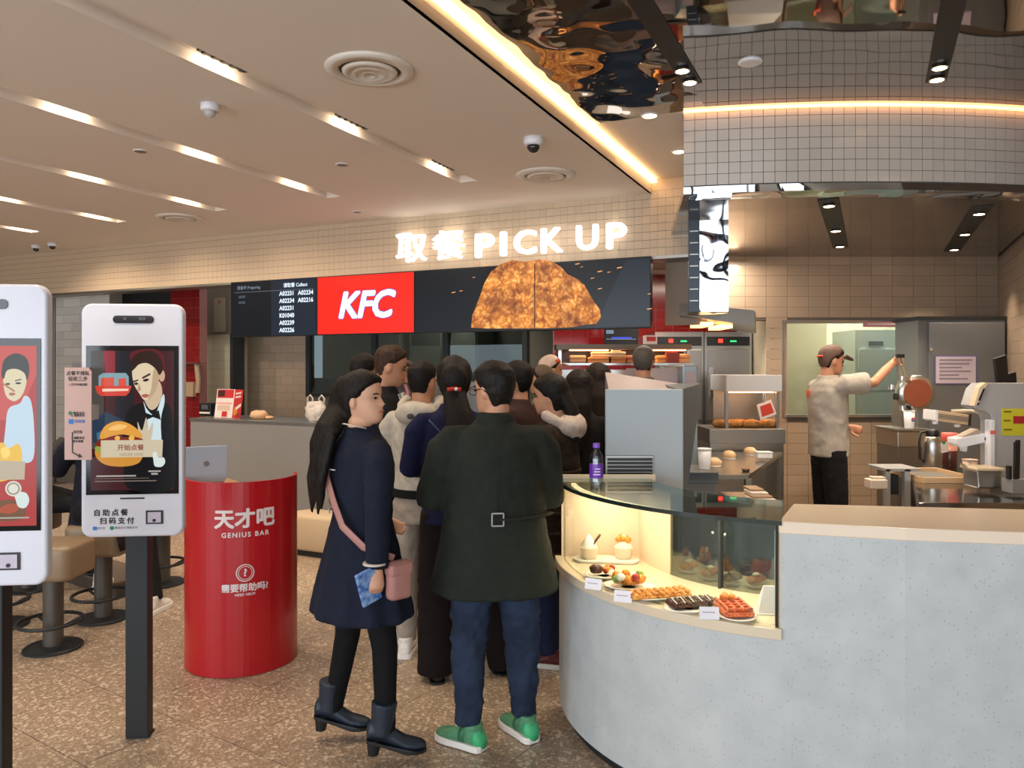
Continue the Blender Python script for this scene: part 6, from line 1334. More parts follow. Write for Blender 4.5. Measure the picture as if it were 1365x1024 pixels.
class Person:
    def __init__(s, label, pos, yaw, H=1.7, tone='a', head_yaw=0, pitch=0, roll=0, wide=1.0, j=None, drop=0.0, lean=0.0, vox=.010, hands=True, curl=.5, hand_dir=None, foot_yaw=(0, 0), group=None):
        s.k = k = H/1.75 if not drop else H; s.wide = wide; s.vox = vox; s.lean = lean
        s.e = empty('person', (pos[0], pos[1], 0), R(yaw), label, 'person', group)
        J = {'ankle_l': (-.10, 0, .085), 'ankle_r': (.10, 0, .085), 'knee_l': (-.105, .02, .48), 'knee_r': (.105, .02, .48), 'hip_l': (-.09, 0, .90), 'hip_r': (.09, 0, .90),
             'sh_l': (-.185*wide, -.01, 1.425), 'sh_r': (.185*wide, -.01, 1.425), 'elbow_l': (-.245*wide, -.03, 1.13), 'elbow_r': (.245*wide, -.03, 1.13), 'wrist_l': (-.25*wide, .04, .89), 'wrist_r': (.25*wide, .04, .89)}
        J = {a: Vector(b)*k for a, b in J.items()}
        s.drop = drop
        for a in J:
            if drop and a[:4] not in ('ankl', 'knee'): J[a].z -= drop
        for a, b in (j or {}).items(): J[a] = Vector(b)
        s.J = J; s.fy = foot_yaw
        zc = 1.75*k-.235*k-drop
        s.hm = Matrix.Translation((0, .012+lean*1.55, zc)) @ Matrix.Rotation(R(head_yaw), 4, 'Z') @ Matrix.Rotation(R(pitch), 4, 'X') @ Matrix.Rotation(R(roll), 4, 'Y') @ Matrix.Scale(k**.5, 4)
        mb = MB()
        head_rings(mb, s.hm)
        for sd in (-1, 1): mb.ell(s.hm @ Vector((sd*.074, -.012, .105)), (.010, .019, .031), 12, 8, (s.hm.to_3x3() @ Matrix.Rotation(R(-18*sd), 3, 'Z')))
        mb.tube([s.p(0, -.02, 1.40), s.p(0, -.012, 1.49), s.hm @ Vector((0, -.022, .03)), s.hm @ Vector((0, -.02, .08))], [.068*k, .056*k, .054*k, .05*k], 16)
        mb.loft([s.row(*r) for r in ((.86, .15, .10), (.95, .165, .115), (1.08, .14, .10), (1.28, .155, .11), (1.40, .155, .095), (1.46, .09, .07), (1.49, .05, .05))], 20)
        for q in 'lr':
            mb.tube([Vector((J['sh_'+q].x*.8, J['sh_'+q].y, J['sh_'+q].z-.01)), (J['sh_'+q]+J['elbow_'+q])/2, J['elbow_'+q], (J['elbow_'+q]*.4+J['wrist_'+q]*.6), J['wrist_'+q]], [.05*k, .046*k, .038*k, .036*k, .026*k], 12)
            mb.tube([J['hip_'+q], (J['hip_'+q]+J['knee_'+q])/2, J['knee_'+q], J['knee_'+q]*.6+J['ankle_'+q]*.4, J['ankle_'+q]], [.074*k, .064*k, .042*k, .039*k, .027*k], 12)
            mb.ell(J['ankle_'+q]+Vector((0, .045*k, -.045*k)).xyz, (.034*k, .09*k, .034*k), 12, 8, Matrix.Rotation(R(s.fy[0 if q == 'l' else 1]), 3, 'Z'))
            if hands:
                d = (hand_dir or {}).get(q) or tuple((J['wrist_'+q]-J['elbow_'+q]).normalized())
                sd = 1 if q == 'r' else -1
                hand(mb, J['wrist_'+q], d, (-sd, 0.15, 0) if abs(Vector(d).x) < .8 else (0, 0, -1), sd, curl, k)
        s.body = mb.build('body', skin(tone), s.e, vox=vox, sm=1)
    def p(s, x, y, z): return Vector((x, y+s.lean*z, z*s.k-s.drop)) if True else None
    def row(s, z, rx, ry, cx=0, cy=0, am=0): return (z*s.k-s.drop, rx*s.k*s.wide, ry*s.k*s.wide, cx, cy+s.lean*z, am)
    def face(s):
        for sd in (-1, 1):
            mb = MB(); mb.ell((sd*.031, .081, .117), (.013, .006, .006), 12, 8); mb.xform(s.hm); mb.build('eye', M('eye_dark', '#1d1512', 0.2), s.e, smooth=True)
            mb = MB(); mb.tube([(sd*.018, .089, .133), (sd*.032, .087, .137), (sd*.046, .078, .133)], [.003, .0035, .0025], 6); mb.xform(s.hm); mb.build('eyebrow', M('brow_dark', '#2a1d18', .7), s.e)
        mb = MB(); mb.tube([(-.022, .086, .055), (-.01, .094, .056), (0, .097, .055), (.01, .094, .056), (.022, .086, .055)], [.002, .0045, .005, .0045, .002], 8); mb.xform(s.hm); mb.build('lips', M('lips_red', '#a8574e', .4), s.e, smooth=True)
    def hair(s, col, t=.014, side=.6, line=0.0, extra=None, rough=.004, name='hair'):
        mb = MB(); head_rings(mb, s.hm, {'t': t, 'side': side, 'line': line, 'rough': rough})
        for ex in (extra or []):
            if ex[0] == 'tube': mb.tube([s.hm @ Vector(q) for q in ex[1]], ex[2], 14, ex[3] if len(ex) > 3 else 1.0, up=s.hm.to_3x3() @ Vector((0, 1, 0)))
            elif ex[0] == 'btube': mb.tube([s.hm @ Vector(q) for q in ex[1]]+[s.p(*q) for q in ex[4]], ex[2], 14, ex[3], up=(0, 1, 0))
            else: mb.ell(s.hm @ Vector(ex[1]), ex[2], 16, 10, s.hm.to_3x3())
        m = hairmat(col)
        return mb.build(name, m, s.e, vox=.007, sm=2)
    def top(s, mat, hem=.80, hem_r=(.19, .14), waist=(.165, .125), chest=(.185, .135), shr=.205, neck=(.075, .075), sleeve=(.074, .062, .05), flute=0, am=0.0, wr=.012, name='jacket', cut=0.0, wz=1.06, vox=.012, ws=.1):
        J = s.J; mb = MB()
        rows = [(hem, *hem_r, 0, 0, am), ((hem+wz)/2, (hem_r[0]+waist[0])/2*1.0, (hem_r[1]+waist[1])/2, 0, 0, am*.6), (wz, *waist), (1.17, (waist[0]+chest[0])/2, (waist[1]+chest[1])/2), (1.29, *chest), (1.385, shr*.96, chest[1]*.92), (1.44, shr*.78, chest[1]*.75), (1.475, neck[0]*1.25, neck[1]*1.15), (1.51, neck[0], neck[1])]
        mb.loft([s.row(*r) for r in rows], 40, flute)
        for q in 'lr':
            a, b, c = J['sh_'+q], J['elbow_'+q], J['wrist_'+q]; k = s.k*s.wide**.5
            mb.tube([Vector((a.x*.55, a.y, a.z-.01*k)), Vector((a.x*.93, a.y, a.z-.02*k)), (a*.75+b*.25), (a+b)/2, b, (b+c)/2, c+(c-b)*(-cut)], [sleeve[0]*k*.62, sleeve[0]*k*.86, sleeve[0]*k, sleeve[0]*k*.95, sleeve[1]*k, (sleeve[1]+sleeve[2])/2*k, sleeve[2]*k], 16)
        return mb.build(name, mat, s.e, vox=vox, sm=3, wr=wr, wscale=ws)
    def short_sleeves(s, mat, **kw):
        J = s.J; keep = {q: (J['elbow_'+q].copy(), J['wrist_'+q].copy()) for q in 'lr'}
        for q in 'lr':
            d = J['elbow_'+q]-J['sh_'+q]; J['elbow_'+q] = J['sh_'+q]+d*.45; J['wrist_'+q] = J['sh_'+q]+d*.75
        o = s.top(mat, **kw)
        for q in 'lr': J['elbow_'+q], J['wrist_'+q] = keep[q]
        return o
    def legs(s, mat, thigh=.098, knee=.074, ankle=.06, wr=.012, name='trousers', over=0.0, ws=.07):
        J = s.J; k = s.k*s.wide**.5; mb = MB()
        mb.loft([s.row(*r) for r in ((.80, .15, .11), (.88, .175, .125), (.97, .17, .12), (1.06, .15, .11))], 28) if not s.drop else mb.ell((J['hip_l']+J['hip_r'])/2+Vector((0, -.02, .02)), (.18, .15, .13))
        for q in 'lr':
            h, n, a = J['hip_'+q], J['knee_'+q], J['ankle_'+q]; a = a-Vector((0, 0, over))
            mb.tube([h+Vector((0, 0, .02)) if not s.drop else h, (h+n)/2, n, (n+a)/2, a], [thigh*k, (thigh*.55+knee*.45)*k, knee*k, (knee*.5+ankle*.5)*k, ankle*k], 18)
        return mb.build(name, mat, s.e, vox=.011, sm=3, wr=wr, wscale=ws)
    def shoes(s, upper, sole='#e6e2dc', kind='sneaker', accent=None):
        for i, q in enumerate('lr'):
            a = s.J['ankle_'+q]; m = Matrix.Translation((a.x, a.y, a.z-.085*s.k)) @ Matrix.Rotation(R(s.fy[i]), 4, 'Z') @ Matrix.Scale(s.k, 4)
            if s.drop: m = Matrix.Translation((a.x, a.y, a.z-.085)) @ Matrix.Rotation(R(s.fy[i]), 4, 'Z')
            hs = .06 if kind == 'heel' else 0
            prof = [(-.085, .020, .045), (-.075, .036, .075), (-.045, .040, .10), (.0, .040, .098), (.045, .043, .075), (.09, .048, .058), (.135, .046, .048), (.165, .035, .038), (.182, .016, .024)]
            if kind == 'flat': prof = [(y, w*.92, h*.7) for y, w, h in prof]
            rs = []
            for y, w, h in prof:
                lift = .012+(hs*max(0, min(1, (.10-y)/.16)) if hs else 0)
                rs.append([m @ Vector((w*cos(t)*(1 if sin(t) < .2 else .88), y, lift+(h*(sin(t)*.5+.5))*1.0)) for t in [2*pi*i_/16 for i_ in range(16)]])
            mb = MB(); mb.rings(rs)
            if kind == 'heel': mb.tube([m @ Vector((0, -.018, .09)), m @ Vector((0, -.012, .16)), m @ Vector((0, -.004, .235))], [.05*s.k, .053*s.k, .06*s.k], 16)
            if kind == 'sneaker': mb.tube([m @ Vector((0, -.025, .07)), m @ Vector((0, -.03, .12))], [.045*s.k, .042*s.k], 14)
            sh = mb.build('shoe', M('shoe_'+upper[1:], upper, .5, var=.12, scale=40), s.e, vox=.007, sm=2)
            mb = MB(); out = []
            for y, w, h in prof: out.append((w+.005, y))
            ring = out+[(-w, y) for w, y in reversed(out)]
            if kind == 'heel':
                mb.add([m @ Vector((x, y, .004+hs*max(0, min(1, (.10-y)/.16)))) for x, y in ring]+[m @ Vector((x, y, .018+hs*max(0, min(1, (.10-y)/.16)))) for x, y in ring], [tuple(range(len(ring)))]+[tuple(range(len(ring), 2*len(ring)))]+[(i_, (i_+1) % len(ring), len(ring)+(i_+1) % len(ring), len(ring)+i_) for i_ in range(len(ring))])
                mb.build('sole', M('sole_'+sole[1:], sole, .5), sh)
                mb = MB(); mb.loft([(0, .024, .024, 0, -.055), (.06, .032, .034, 0, -.05), (.075, .034, .036, 0, -.048)], 16); mb.xform(m); mb.build('heel', M('sole_'+sole[1:]), sh)
            else:
                t1 = .03 if kind == 'sneaker' else .012
                mb.prism(ring, 0, t1); mb.xform(m); mb.build('sole', M('sole_'+sole[1:], sole, .5), sh, bevel=.004)
            if accent and kind == 'sneaker':
                for y0, y1, z0, c_ in ((-.09, -.045, .05, accent), (.0, .03, .035, '#2f6b4a')):
                    mb = MB(); rs = [[m @ Vector(((lerp_tab([(y_, w_) for y_, w_, h_ in prof], y)+.0035)*cos(t), y, .012+lerp_tab([(y_, h_) for y_, w_, h_ in prof], y)*(sin(t)*.5+.5)+.002)) for t in [2*pi*i_/16 for i_ in range(16)]] for y in (y0, (y0+y1)/2, y1)]
                    mb.rings(rs); mb.build('shoe_panel', M('acc_'+c_[1:], c_, .5), sh, smooth=True)
                mb = MB()
                for y in (.05, .07, .09): mb.tube([m @ Vector((-.03, y, .06-(y-.05)*.4)), m @ Vector((0, y, .088-(y-.05)*.55)), m @ Vector((.03, y, .06-(y-.05)*.4))], .004, 6)
                mb.build('lace', M('lace_w', '#cfe0d4', .7), sh)
    def cap(s, col, brim_yaw=0.0, accent=None):
        mb = MB(); head_rings(mb, s.hm, {'t': .016, 'side': 1.0, 'line': .03, 'rough': 0.0}); m = M('cap_'+col[1:], col, .7, var=.08, scale=30)
        c = mb.build('cap', m, s.e, vox=.008, sm=1)
        mb = MB(); rs = []
        pts = [(.075*sin(t), .06+.095*cos(t)) for t in [-1.45+2.9*i/14 for i in range(15)]]
        poly = pts+[(.07*sin(t), .05+.03*cos(t)) for t in [1.45-2.9*i/14 for i in range(15)]]
        mb.add([s.hm @ Vector((x, y+.02, .172-(y-.05)*.28)) for x, y in poly]+[s.hm @ Vector((x, y+.02, .179-(y-.05)*.28)) for x, y in poly], [tuple(range(30)), tuple(range(30, 60))]+[(i, (i+1) % 30, 30+(i+1) % 30, 30+i) for i in range(30)])
        mb.build('brim', m, c)
        if accent:
            mb = MB(); mb.tube([s.hm @ Vector((-.05, -.105, .135)), s.hm @ Vector((0, -.124, .13)), s.hm @ Vector((.05, -.105, .135))], .008, 8); mb.build('cap_strap', M('acc_'+accent[1:], accent, .6), c)
    def hood(s, mat, y=-.10, z=1.45, r=(.13, .085, .075)):
        mb = MB(); n = 24; mb.tube([s.p(.115*s.k*sin(t), -.015-.085*s.k*cos(t)*1.0, z+.05-.05*cos(t)) for t in [-2.2+4.4*i/12 for i in range(13)]], [.035*s.k]*13, 12)
        mb.ell(s.p(0, y, z), tuple(q*s.k for q in r)); return mb.build('hood', mat, s.e, vox=.010, sm=3, wr=.015)
def fab(name, col, **k): return M(name, col, k.get('rough', .85), var=k.get('var', .12), scale=k.get('scale', 25), bump=k.get('bump', .12), bscale=k.get('bscale', 160), sheen=k.get('sheen', .0), spec=.25)
def ribbon(name, parent, pts, w, t, mat): mb = MB(); mb.tube(pts, [w]*len(pts), 10, t/w); return mb.build(name, mat, parent, smooth=True)
HB = '#17120f'

# woman in the navy coat
NAVY = fab('navy_coat', '#141a2b'); PIPE = M('piping_white', '#c9c3b6', .6)
w = Person('woman in a navy flared coat and black tights, smiling with a blue phone', (-.65, 3.33), -50, 1.63, 'a', head_yaw=-58, pitch=4, vox=.0065, curl=.9,
           j={'ankle_l': (-.175, -.05, .125), 'ankle_r': (.165, .02, .125), 'knee_l': (-.13, -.0, .47), 'knee_r': (.125, .04, .47), 'elbow_r': (.24, -.06, 1.07), 'wrist_r': (.25, -.07, .85), 'elbow_l': (-.235, .02, 1.06), 'wrist_l': (-.17, .2, .95)}, foot_yaw=(-35, -30))
w.face()
w.hair(HB, .018, .8, extra=[('btube', [(0, -.06, .19), (0, -.10, .16), (0, -.115, .08)], [.045, .065, .072, .072, .062, .045, .02], .65, [(-.075, -.12, 1.50), (-.10, -.145, 1.42), (-.115, -.15, 1.34), (-.125, -.155, 1.26)]), ('ell', (0, -.085, .17), (.055, .05, .06))]+[('btube', [(0, -.11, .05)], [.035, .036, .034, .03, .02, .007], .7, [(-.08+i*.012, -.13-.008*(i % 2), 1.46), (-.12+i*.022, -.155-.012*(i % 2), 1.36), (-.145+i*.026, -.165-.006*(i % 3), 1.27), (-.15+i*.024, -.162, 1.19), (-.16+i*.022-.01*(i % 2), -.155, 1.10+.03*((i*7) % 3))]) for i in range(5)])
coat = w.top(NAVY, hem=.645, hem_r=(.285, .225), waist=(.165, .125), chest=(.18, .135), shr=.195, sleeve=(.07, .06, .05), flute=11, am=.05, wr=.010, name='coat', wz=1.10)
k = w.k
for nm, pts in (('piping', [w.p(.02, -.138, 1.32), w.p(-.06, -.132, 1.315), w.p(-.12, -.112, 1.31)]), ('piping', [w.p(-.165, -.03, 1.115), w.p(-.13, -.09, 1.115), w.p(-.05, -.128, 1.115)]), ('piping', [w.p(-.05, -.075, 1.52), w.p(0, -.085, 1.525), w.p(.05, -.075, 1.52), w.p(.075, -.02, 1.505)])): ribbon(nm, coat, pts, .0045, .003, PIPE)
cf = w.J['wrist_r']+Vector((0, -.01, .02)); mb = MB(); mb.lathe([(.0475, 0), (.0485, .004), (.0475, .008)], 24, c=cf); mb.build('cuff_piping', PIPE, coat)
w.legs(fab('black_tights', '#0d0d10'), .084, .060, .044, wr=.002, name='tights'); w.shoes('#1c2735', '#141518', 'heel')
sb = empty('shoulder_bag', w.e.matrix_basis @ Vector((.27, .02, .80)), R(-50), 'small dusty pink bag on a strap across the navy coat', 'bag')
BAGP = M('dusty_pink', '#a8766f', .5)
mb = MB(); mb.box(-.03, .03, -.055, .055, -.085, .075); mb.build('pouch', BAGP, sb, bevel=.025, seg=4, smooth=True); mb = MB(); mb.box(-.034, .034, -.057, .057, .01, .07); mb.build('flap', BAGP, sb, bevel=.02, seg=3)
mw = Matrix.Translation((-.65, 3.33, 0)) @ Matrix.Rotation(R(-50), 4, 'Z'); inv = (Matrix.Translation(sb.location) @ Matrix.Rotation(R(-50), 4, 'Z')).inverted()
sb.location = mw @ Vector((.27, .02, .80)); inv = (Matrix.Translation(sb.location) @ Matrix.Rotation(R(-50), 4, 'Z')).inverted()
ribbon('strap', sb, [inv @ (mw @ q) for q in [w.p(-.12, -.06, 1.475), w.p(-.105, -.115, 1.39), w.p(-.05, -.142, 1.28), w.p(.03, -.15, 1.18), w.p(.1, -.145, 1.08), w.p(.19, -.10, 1.0), w.p(.265, .0, .95)]], .016, .004, BAGP)
c = mw @ (w.J['wrist_r']+Vector((-.012, -.03, -.075)))
ph = empty('phone', c, R(-50), 'blue patterned phone held low by the woman in navy', 'phone')
mb = MB(); mb.box(-.008, .008, -.045, .045, -.07, .085); mb.build('case', M('phone_blue', '#2b57a8', .3, col2='#8fb4e0', scale=45), ph, bevel=.006); mb = MB(); mb.box(-.0075, -.006, -.033, .033, -.06, .07); mb.build('glass', BLACK, ph)
ph.rotation_euler = (R(20), R(12), R(-50))

# man in the dark green coat
GRN = fab('green_black_coat', '#20241e')
m1 = Person('man in a dark green belted coat, jeans and green sneakers, seen from behind', (-.075, 3.37), 5, 1.675, 'b', head_yaw=42, pitch=-4, wide=1.1, vox=.007, j={'ankle_l': (-.115, .0, .085), 'ankle_r': (.135, .07, .085), 'knee_l': (-.115, .03, .45), 'knee_r': (.125, .05, .45), 'elbow_l': (-.275, .05, 1.085), 'elbow_r': (.25, .07, 1.08), 'wrist_l': (-.16, .24, 1.06), 'wrist_r': (.14, .26, 1.06)}, foot_yaw=(52, 28))
m1.hair(HB, .016, .55, rough=.006)
coat = m1.top(GRN, hem=.72, hem_r=(.272, .2), waist=(.21, .155), chest=(.2, .15), shr=.205, neck=(.075, .08), sleeve=(.084, .074, .06), flute=5, am=.025, wr=.016, name='coat', wz=1.06)
mb = MB(); mb.loft([m1.row(*r) for r in ((1.44, .10, .085), (1.48, .085, .082, 0, -.01), (1.53, .072, .074, 0, -.012))], 28); mb.build('collar', GRN, coat, vox=.01, sm=2)
ribbon('belt', coat, [m1.p(.0, -.178, 1.075), m1.p(.1, -.165, 1.075), m1.p(.19, -.115, 1.075), m1.p(.235, -.04, 1.075)], .024, .006, GRN)
mb = MB(); c = m1.p(.0, -.184, 1.075); n = 4
for a, b in (((-.024, -.026), (.024, -.026)), ((.024, -.026), (.024, .026)), ((.024, .026), (-.024, .026)), ((-.024, .026), (-.024, -.026))): mb.bar(c+Vector((a[0], 0, a[1])), c+Vector((b[0], 0, b[1])), .006)
mb.build('buckle', M('buckle', '#8d8a84', .3, .9), coat)
ribbon('back_seam', coat, [m1.p(.0, -.176, 1.35), m1.p(.0, -.18, 1.2), m1.p(.0, -.178, 1.1)], .003, .002, M('seam', '#0e110e', .9))
m1.legs(fab('dark_jeans', '#232e42', var=.3, scale=9), .1, .08, .056, wr=.03, over=-.02, ws=.05); m1.shoes('#4f8a64', '#e4e0d8', 'sneaker', '#3fae74')
mb = MB()
for sd in (-1, 1):
    n = 20; mb.tube([m1.hm @ Vector((sd*.033+.024*cos(2*pi*i/n), .098, .114+.019*sin(2*pi*i/n))) for i in range(n+1)], .002, 6); mb.tube([m1.hm @ Vector((sd*.058, .096, .12)), m1.hm @ Vector((sd*.078, .05, .12)), m1.hm @ Vector((sd*.081, -.01, .118)), m1.hm @ Vector((sd*.079, -.03, .105))], .0025, 6)
mb.tube([m1.hm @ Vector((-.01, .102, .118)), m1.hm @ Vector((.01, .102, .118))], .002, 6); gl = mb.build('eyeglasses', M('glasses_brown', '#3a2018', .3), m1.e); m1.face()

# tall young man in black in profile
BLK = fab('black_cloth', '#0f0f12')
c = P(512, 0, 4.75)
m2 = Person('tall man in a black jacket with cropped brown hair looking down', (c.x, c.y), -80, 1.79, 'b', pitch=-14, vox=.009, j={'elbow_r': (.24, .06, 1.16), 'wrist_r': (.12, .28, 1.2), 'elbow_l': (-.24, .06, 1.16), 'wrist_l': (-.1, .28, 1.2)})
m2.face(); m2.hair('#3b2a1e', .020, .2, line=.012, rough=.008); jk = m2.top(BLK, hem=.72, hem_r=(.2, .15), wr=.014); m2.legs(fab('black_trousers', '#141416')); m2.shoes('#d9d5ce', '#e9e6e0')
ribbon('striped_scarf', m2.e, [m2.p(.085, .10, 1.47), m2.p(.09, .135, 1.38), m2.p(.085, .15, 1.25), m2.p(.08, .15, 1.12)], .022, .010, M('scarf_stripe', '#cfc9bd', .8, col2='#2a2a2c', scale=60))
# man in the off-white hoodie
c = P(563, 0, 4.42); OFFW = fab('off_white', '#b8b1a4'); KH = fab('beige_trousers', '#9c9184', var=.08)
m3 = Person('man in an off white hoodie and light trousers, seen from behind', (c.x, c.y), -14, 1.69, 'c', head_yaw=-15, vox=.009, j={'elbow_l': (-.235, .03, 1.1), 'elbow_r': (.235, .03, 1.1), 'wrist_l': (-.12, .24, 1.05), 'wrist_r': (.1, .26, 1.05)}, foot_yaw=(10, -35))
m3.hair(HB, .012, .3, line=.012); m3.top(OFFW, hem=.98, hem_r=(.175, .13), waist=(.17, .125), wr=.014, name='hoodie'); m3.hood(OFFW); m3.legs(KH, .092, .07, .056, wr=.018); m3.shoes('#e3dfd8', '#f0ede8')
mb = MB(); mb.loft([m3.row(*r) for r in ((.955, .178, .135), (.96, .185, .14), (1.0, .185, .14), (1.005, .178, .135))], 28); mb.build('waistband', BLK, m3.e)
mb = MB(); mb.ell(m3.p(0, -.188, 1.44), (.02, .006, .016)); mb.build('hood_badge', M('badge_dark', '#3a3a3c', .6), m3.e)
# woman in navy with pinned up hair and wide trousers
c = P(606, 0, 4.12); NVY = fab('navy_knit', '#12163a')
w2 = Person('woman in a navy sweater and wide black trousers with a red hair clip', (c.x, c.y), 12, 1.70, 'a', head_yaw=-8, vox=.009, j={'elbow_l': (-.235, .03, 1.12), 'wrist_l': (-.13, .22, 1.1), 'ankle_r': (.29, .02, .085), 'knee_r': (.2, .04, .47)}, foot_yaw=(0, -60))
w2.hair(HB, .026, .9, extra=[('ell', (0, -.10, .13), (.075, .05, .085)), ('btube', [(0, -.1, .06)], [.06, .075, .085, .08, .06, .02], .6, [(0, -.13, 1.46), (.01, -.15, 1.38), (.015, -.155, 1.28), (.02, -.155, 1.18), (.02, -.15, 1.1)])])
sw = w2.top(NVY, hem=.86, hem_r=(.185, .14), name='sweater'); w2.legs(fab('wide_trousers', '#120b0b'), .1, .098, .105, over=.05, wr=.014); w2.shoes('#0c0c0e', '#0c0c0e', 'flat')
mb = MB(); mb.tube([w2.hm @ Vector((-.035, -.148, .075)), w2.hm @ Vector((0, -.158, .08)), w2.hm @ Vector((.035, -.148, .075))], .011, 8); mb.build('hair_clip', M('clip_red', '#b33024', .4), w2.e); mb = MB(); mb.ell(w2.hm @ Vector((.01, -.168, .078)), .009); mb.build('clip_pearl', WHITEP, w2.e)
ribbon('thin_strap', sw, [w2.p(-.15, -.11, 1.43), w2.p(-.06, -.15, 1.33), w2.p(.06, -.15, 1.16), w2.p(.17, -.1, 1.0)], .006, .004, M('strap_blue', '#2f3a55', .6))
# woman with the pale hood in profile
c = P(738, 0, 4.35); PUFF = fab('brown_puffer', '#2e231b', var=.25)
w3 = Person('woman in profile with a pale hood over a dark quilted coat', (c.x, c.y), 72, 1.605, 'a', pitch=-4, vox=.009, j={'elbow_l': (-.24, .03, 1.05), 'wrist_l': (-.12, .24, 1.0), 'elbow_r': (.24, .03, 1.05), 'wrist_r': (.12, .24, 1.0)})
w3.face(); w3.hair(HB, .018, .9, line=-.012, extra=[('tube', [(0, -.08, .12), (.0, -.12, .03), (-.03, -.14, -.07), (-.05, -.15, -.16)], [.06, .06, .055, .025], .7)])
w3.top(PUFF, hem=.62, hem_r=(.21, .17), waist=(.195, .155), chest=(.2, .16), sleeve=(.085, .075, .06), wr=.02, name='puffer_coat'); w3.hood(fab('pale_hood', '#c9b8ab'), r=(.14, .10, .09)); w3.legs(fab('blue_trousers', '#1b2440')); w3.shoes('#5a1c1c', '#d8d2ca')
for z in (.70, .82, .94, 1.06, 1.18):
    r = lerp_tab([(.62, .205), (1.06, .19), (1.3, .195)], z); mb = MB(); n = 28; mb.tube([w3.p((r+.006)*cos(2*pi*i/n)*w3.k, (r*.8+.006)*sin(2*pi*i/n)*w3.k, z) for i in range(n+1)], .012, 8); mb.build('quilt_roll', PUFF, w3.e, smooth=True)
# two women with long dark hair farther along the queue
for px, d, H_, yaw, lab, top in ((772, 4.8, 1.625, -10, 'woman with long dark hair and dark coat beside the terminal housing', '#141214'), (797, 5.15, 1.67, 5, 'woman with brown tinted hair and a red strap behind the terminal housing', '#1d1416')):
    c = P(px, 0, d); q = Person(lab, (c.x, c.y), yaw, H_, 'a', vox=.012, hands=False, j={'wrist_l': (-.15, .2, 1.0), 'wrist_r': (.15, .2, 1.0)})
    q.hair('#1a1210' if px < 780 else '#20140f', .022, .9, extra=[('tube', [(0, -.08, .13), (0, -.12, .02), (0, -.14, -.12), (.01, -.145, -.27)], [.075, .085, .085, .03], .5)])
    q.top(fab('coat_%d' % px, top), hem=.7, hem_r=(.2, .15), name='coat'); q.legs(fab('black_trousers', '#141416')); q.shoes('#1a1a1c', '#1a1a1c', 'flat')
    if px > 780: ribbon('red_strap', q.e, [q.p(-.11, -.155, 1.36), q.p(-.1, -.165, 1.25), q.p(-.09, -.17, 1.13)], .016, .005, M('strap_red', '#b3262a', .5))
# others half hidden in the queue
for px, d, H_, yaw, hy, lab, top in ((484, 5.4, 1.745, -40, 0, 'dark haired person behind the tall man in black', '#16171b'), (691, 5.0, 1.69, 60, 10, 'dark haired person in brown behind the man in green coat', '#3a2622')):
    c = P(px, 0, d); q = Person(lab, (c.x, c.y), yaw, H_, 'b', head_yaw=hy, vox=.012, hands=False, j={'wrist_l': (-.15, .2, 1.0), 'wrist_r': (.15, .2, 1.0)}); q.face()
    q.hair(HB, .018, .6); q.top(fab('coat_%d' % px, top), name='jacket'); q.legs(fab('black_trousers', '#141416')); q.shoes('#1a1a1c', '#1a1a1c', 'flat')
# staff
UNI = fab('uniform_grey', '#a59d93', var=.06); UNID = fab('uniform_dark', '#5c5652', var=.08)
c = B(xat(541, 6.98), 6.98); q = Person('staff member in dark grey uniform with pink scarf behind the pickup counter', (c.x, c.y), 200, 1.73, 'b', head_yaw=-18, pitch=-8, vox=.012, j={'wrist_l': (-.18, .2, 1.12), 'wrist_r': (.18, .2, 1.12)})
q.face(); q.hair(HB, .008, .6); q.cap('#5a4a44', accent='#c8502e'); q.top(UNID, hem=.9, name='shirt'); q.legs(fab('black_trousers', '#141416')); q.shoes('#1a1a1c', '#1a1a1c', 'flat')
ribbon('scarf', q.e, [q.p(.03, .09, 1.5), q.p(.01, .13, 1.42), q.p(.02, .15, 1.3), q.p(.0, .155, 1.22)], .022, .008, M('scarf_pink', '#b3717c', .7)); mb = MB(); mb.box(-.05, .05, -.004, .004, -.04, .04); mb.build('badge', M('badge_pink', '#d0667c', .5), q.e, loc=q.p(-.12, .15, 1.36))
for px, d, H_, yaw, cap_, acc, lab, top in ((733, 6.75, 1.76, -75, '#d3b7a4', '#e05a36', 'staff member in a pale pink cap near the hot rack', UNI), (724, 6.2, 1.665, 70, '#5a4838', None, 'staff member in a brown cap turned to the queue', UNID), (858, 6.35, 1.835, -20, '#4c4742', None, 'staff member in a grey cap facing the hot rack', UNID)):
    c = P(px, 0, d); q = Person(lab, (c.x, c.y), yaw, H_, 'b', vox=.012, hands=False, j={'wrist_l': (-.15, .22, 1.1), 'wrist_r': (.15, .22, 1.1)}); q.face(); q.hair(HB, .010, .6); q.cap(cap_)
    if acc:
        mb = MB(); mb.ell(q.hm @ Vector((.09, .03, .195)), (.012, .022, .016), 12, 8, q.hm.to_3x3()); mb.build('cap_badge', M('acc_'+acc[1:], acc, .6), q.e)
    q.top(top, hem=.9, name='shirt'); q.legs(fab('black_trousers', '#141416')); q.shoes('#1a1a1c', '#1a1a1c', 'flat')
c = P(1104, 0, 6.5); kw5 = Person('kitchen worker in grey T-shirt and brown cap raising the mixer lever', (c.x, c.y), -86, 1.85, 'c', pitch=-10, vox=.009, curl=1.3, j={'sh_r': (.19, .03, 1.52), 'elbow_r': (.2, .29, 1.535), 'wrist_r': (.13, .49, 1.70), 'elbow_l': (-.25, .05, 1.2), 'wrist_l': (-.2, .28, 1.14)}, hand_dir={'r': (-.1, .85, .45)})
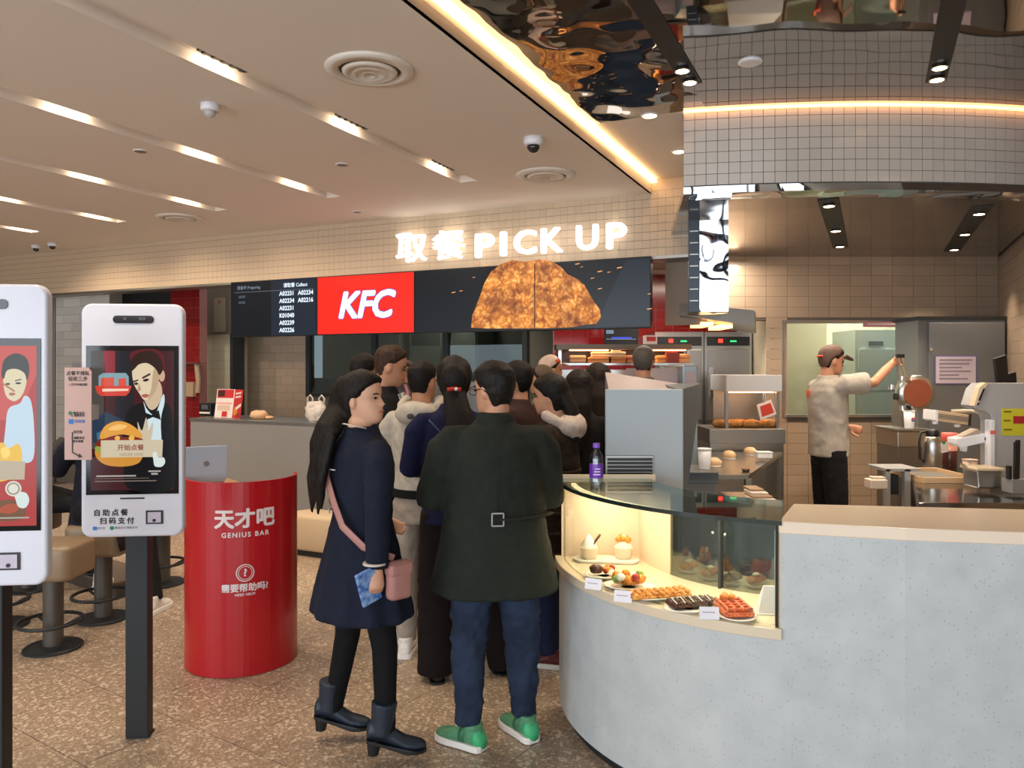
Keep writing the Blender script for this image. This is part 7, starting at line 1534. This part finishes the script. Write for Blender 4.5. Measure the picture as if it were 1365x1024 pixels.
kw5.face(); kw5.hair('#1f1511', .010, .5); kw5.cap('#5b4238', accent='#d2512c'); kw5.short_sleeves(UNI, hem=.865, hem_r=(.185, .145), waist=(.18, .14), chest=(.19, .145), sleeve=(.085, .085, .085), wr=.02, name='shirt'); kw5.legs(fab('black_trousers', '#141416'), .1, .085, .075); kw5.shoes('#1a1a1c', '#1a1a1c', 'flat')
mb = MB(); mb.ell(kw5.p(-.05, -.148, 1.36), (.05, .005, .035)); mb.build('shirt_print', M('print_coral', '#c9684a', .7), kw5.e, smooth=True)
# seated guests
stool(Vector((-2.70, 5.08, 0)), 0.64, 'bar stool under the guest in the dark coat')
s1 = Person('seated guest in a long dark navy coat seen from behind a kiosk', (-2.70, 5.08), 14, .96, 'b', vox=.012, drop=.20, lean=.05, hands=True, curl=.9, j={'hip_l': (-.09, .0, .70), 'hip_r': (.09, .0, .70), 'knee_l': (-.12, .36, .62), 'knee_r': (.2, .27, .50), 'ankle_l': (-.1, .34, .2), 'ankle_r': (.30, .06, .085), 'elbow_l': (-.3, .1, .98), 'wrist_l': (-.3, .3, 1.1), 'elbow_r': (.24, .06, .95), 'wrist_r': (.1, .3, 1.0)}, foot_yaw=(0, -20))
s1.hair(HB, .018, .7); s1.top(fab('dark_navy_coat', '#161722'), hem=.80, hem_r=(.24, .19), waist=(.2, .15), name='coat', wr=.015); s1.legs(fab('black_trousers', '#141416')); s1.shoes('#e0dcd4', '#efece6')
ribbon('coat_tail', s1.e, [Vector((.1, -.12, .7)), Vector((.18, -.16, .6)), Vector((.2, -.16, .5))], .10, .03, fab('coat_lining', '#2a1a20'))
stool(Vector((-3.62, 5.75, 0)), 0.64, 'bar stool under the guest in a grey hood')
s2 = Person('seated guest in a grey hood eating between the two kiosks', (-3.62, 5.75), -75, .94, 'a', vox=.012, drop=.24, j={'hip_l': (-.09, .0, .70), 'hip_r': (.09, .0, .70), 'knee_l': (-.1, .38, .62), 'knee_r': (.1, .38, .62), 'ankle_l': (-.1, .36, .2), 'ankle_r': (.1, .36, .2), 'elbow_l': (-.24, .12, .92), 'wrist_l': (-.1, .27, 1.1), 'elbow_r': (.24, .12, .92), 'wrist_r': (.1, .28, 1.12)})
s2.face(); s2.hair('#4a443e', .022, .9); s2.top(fab('grey_hoodie', '#3a3836'), hem=.85, name='hoodie'); s2.hood(fab('grey_hoodie', '#3a3836')); s2.legs(fab('black_trousers', '#141416')); s2.shoes('#1a1a1c', '#1a1a1c', 'flat')
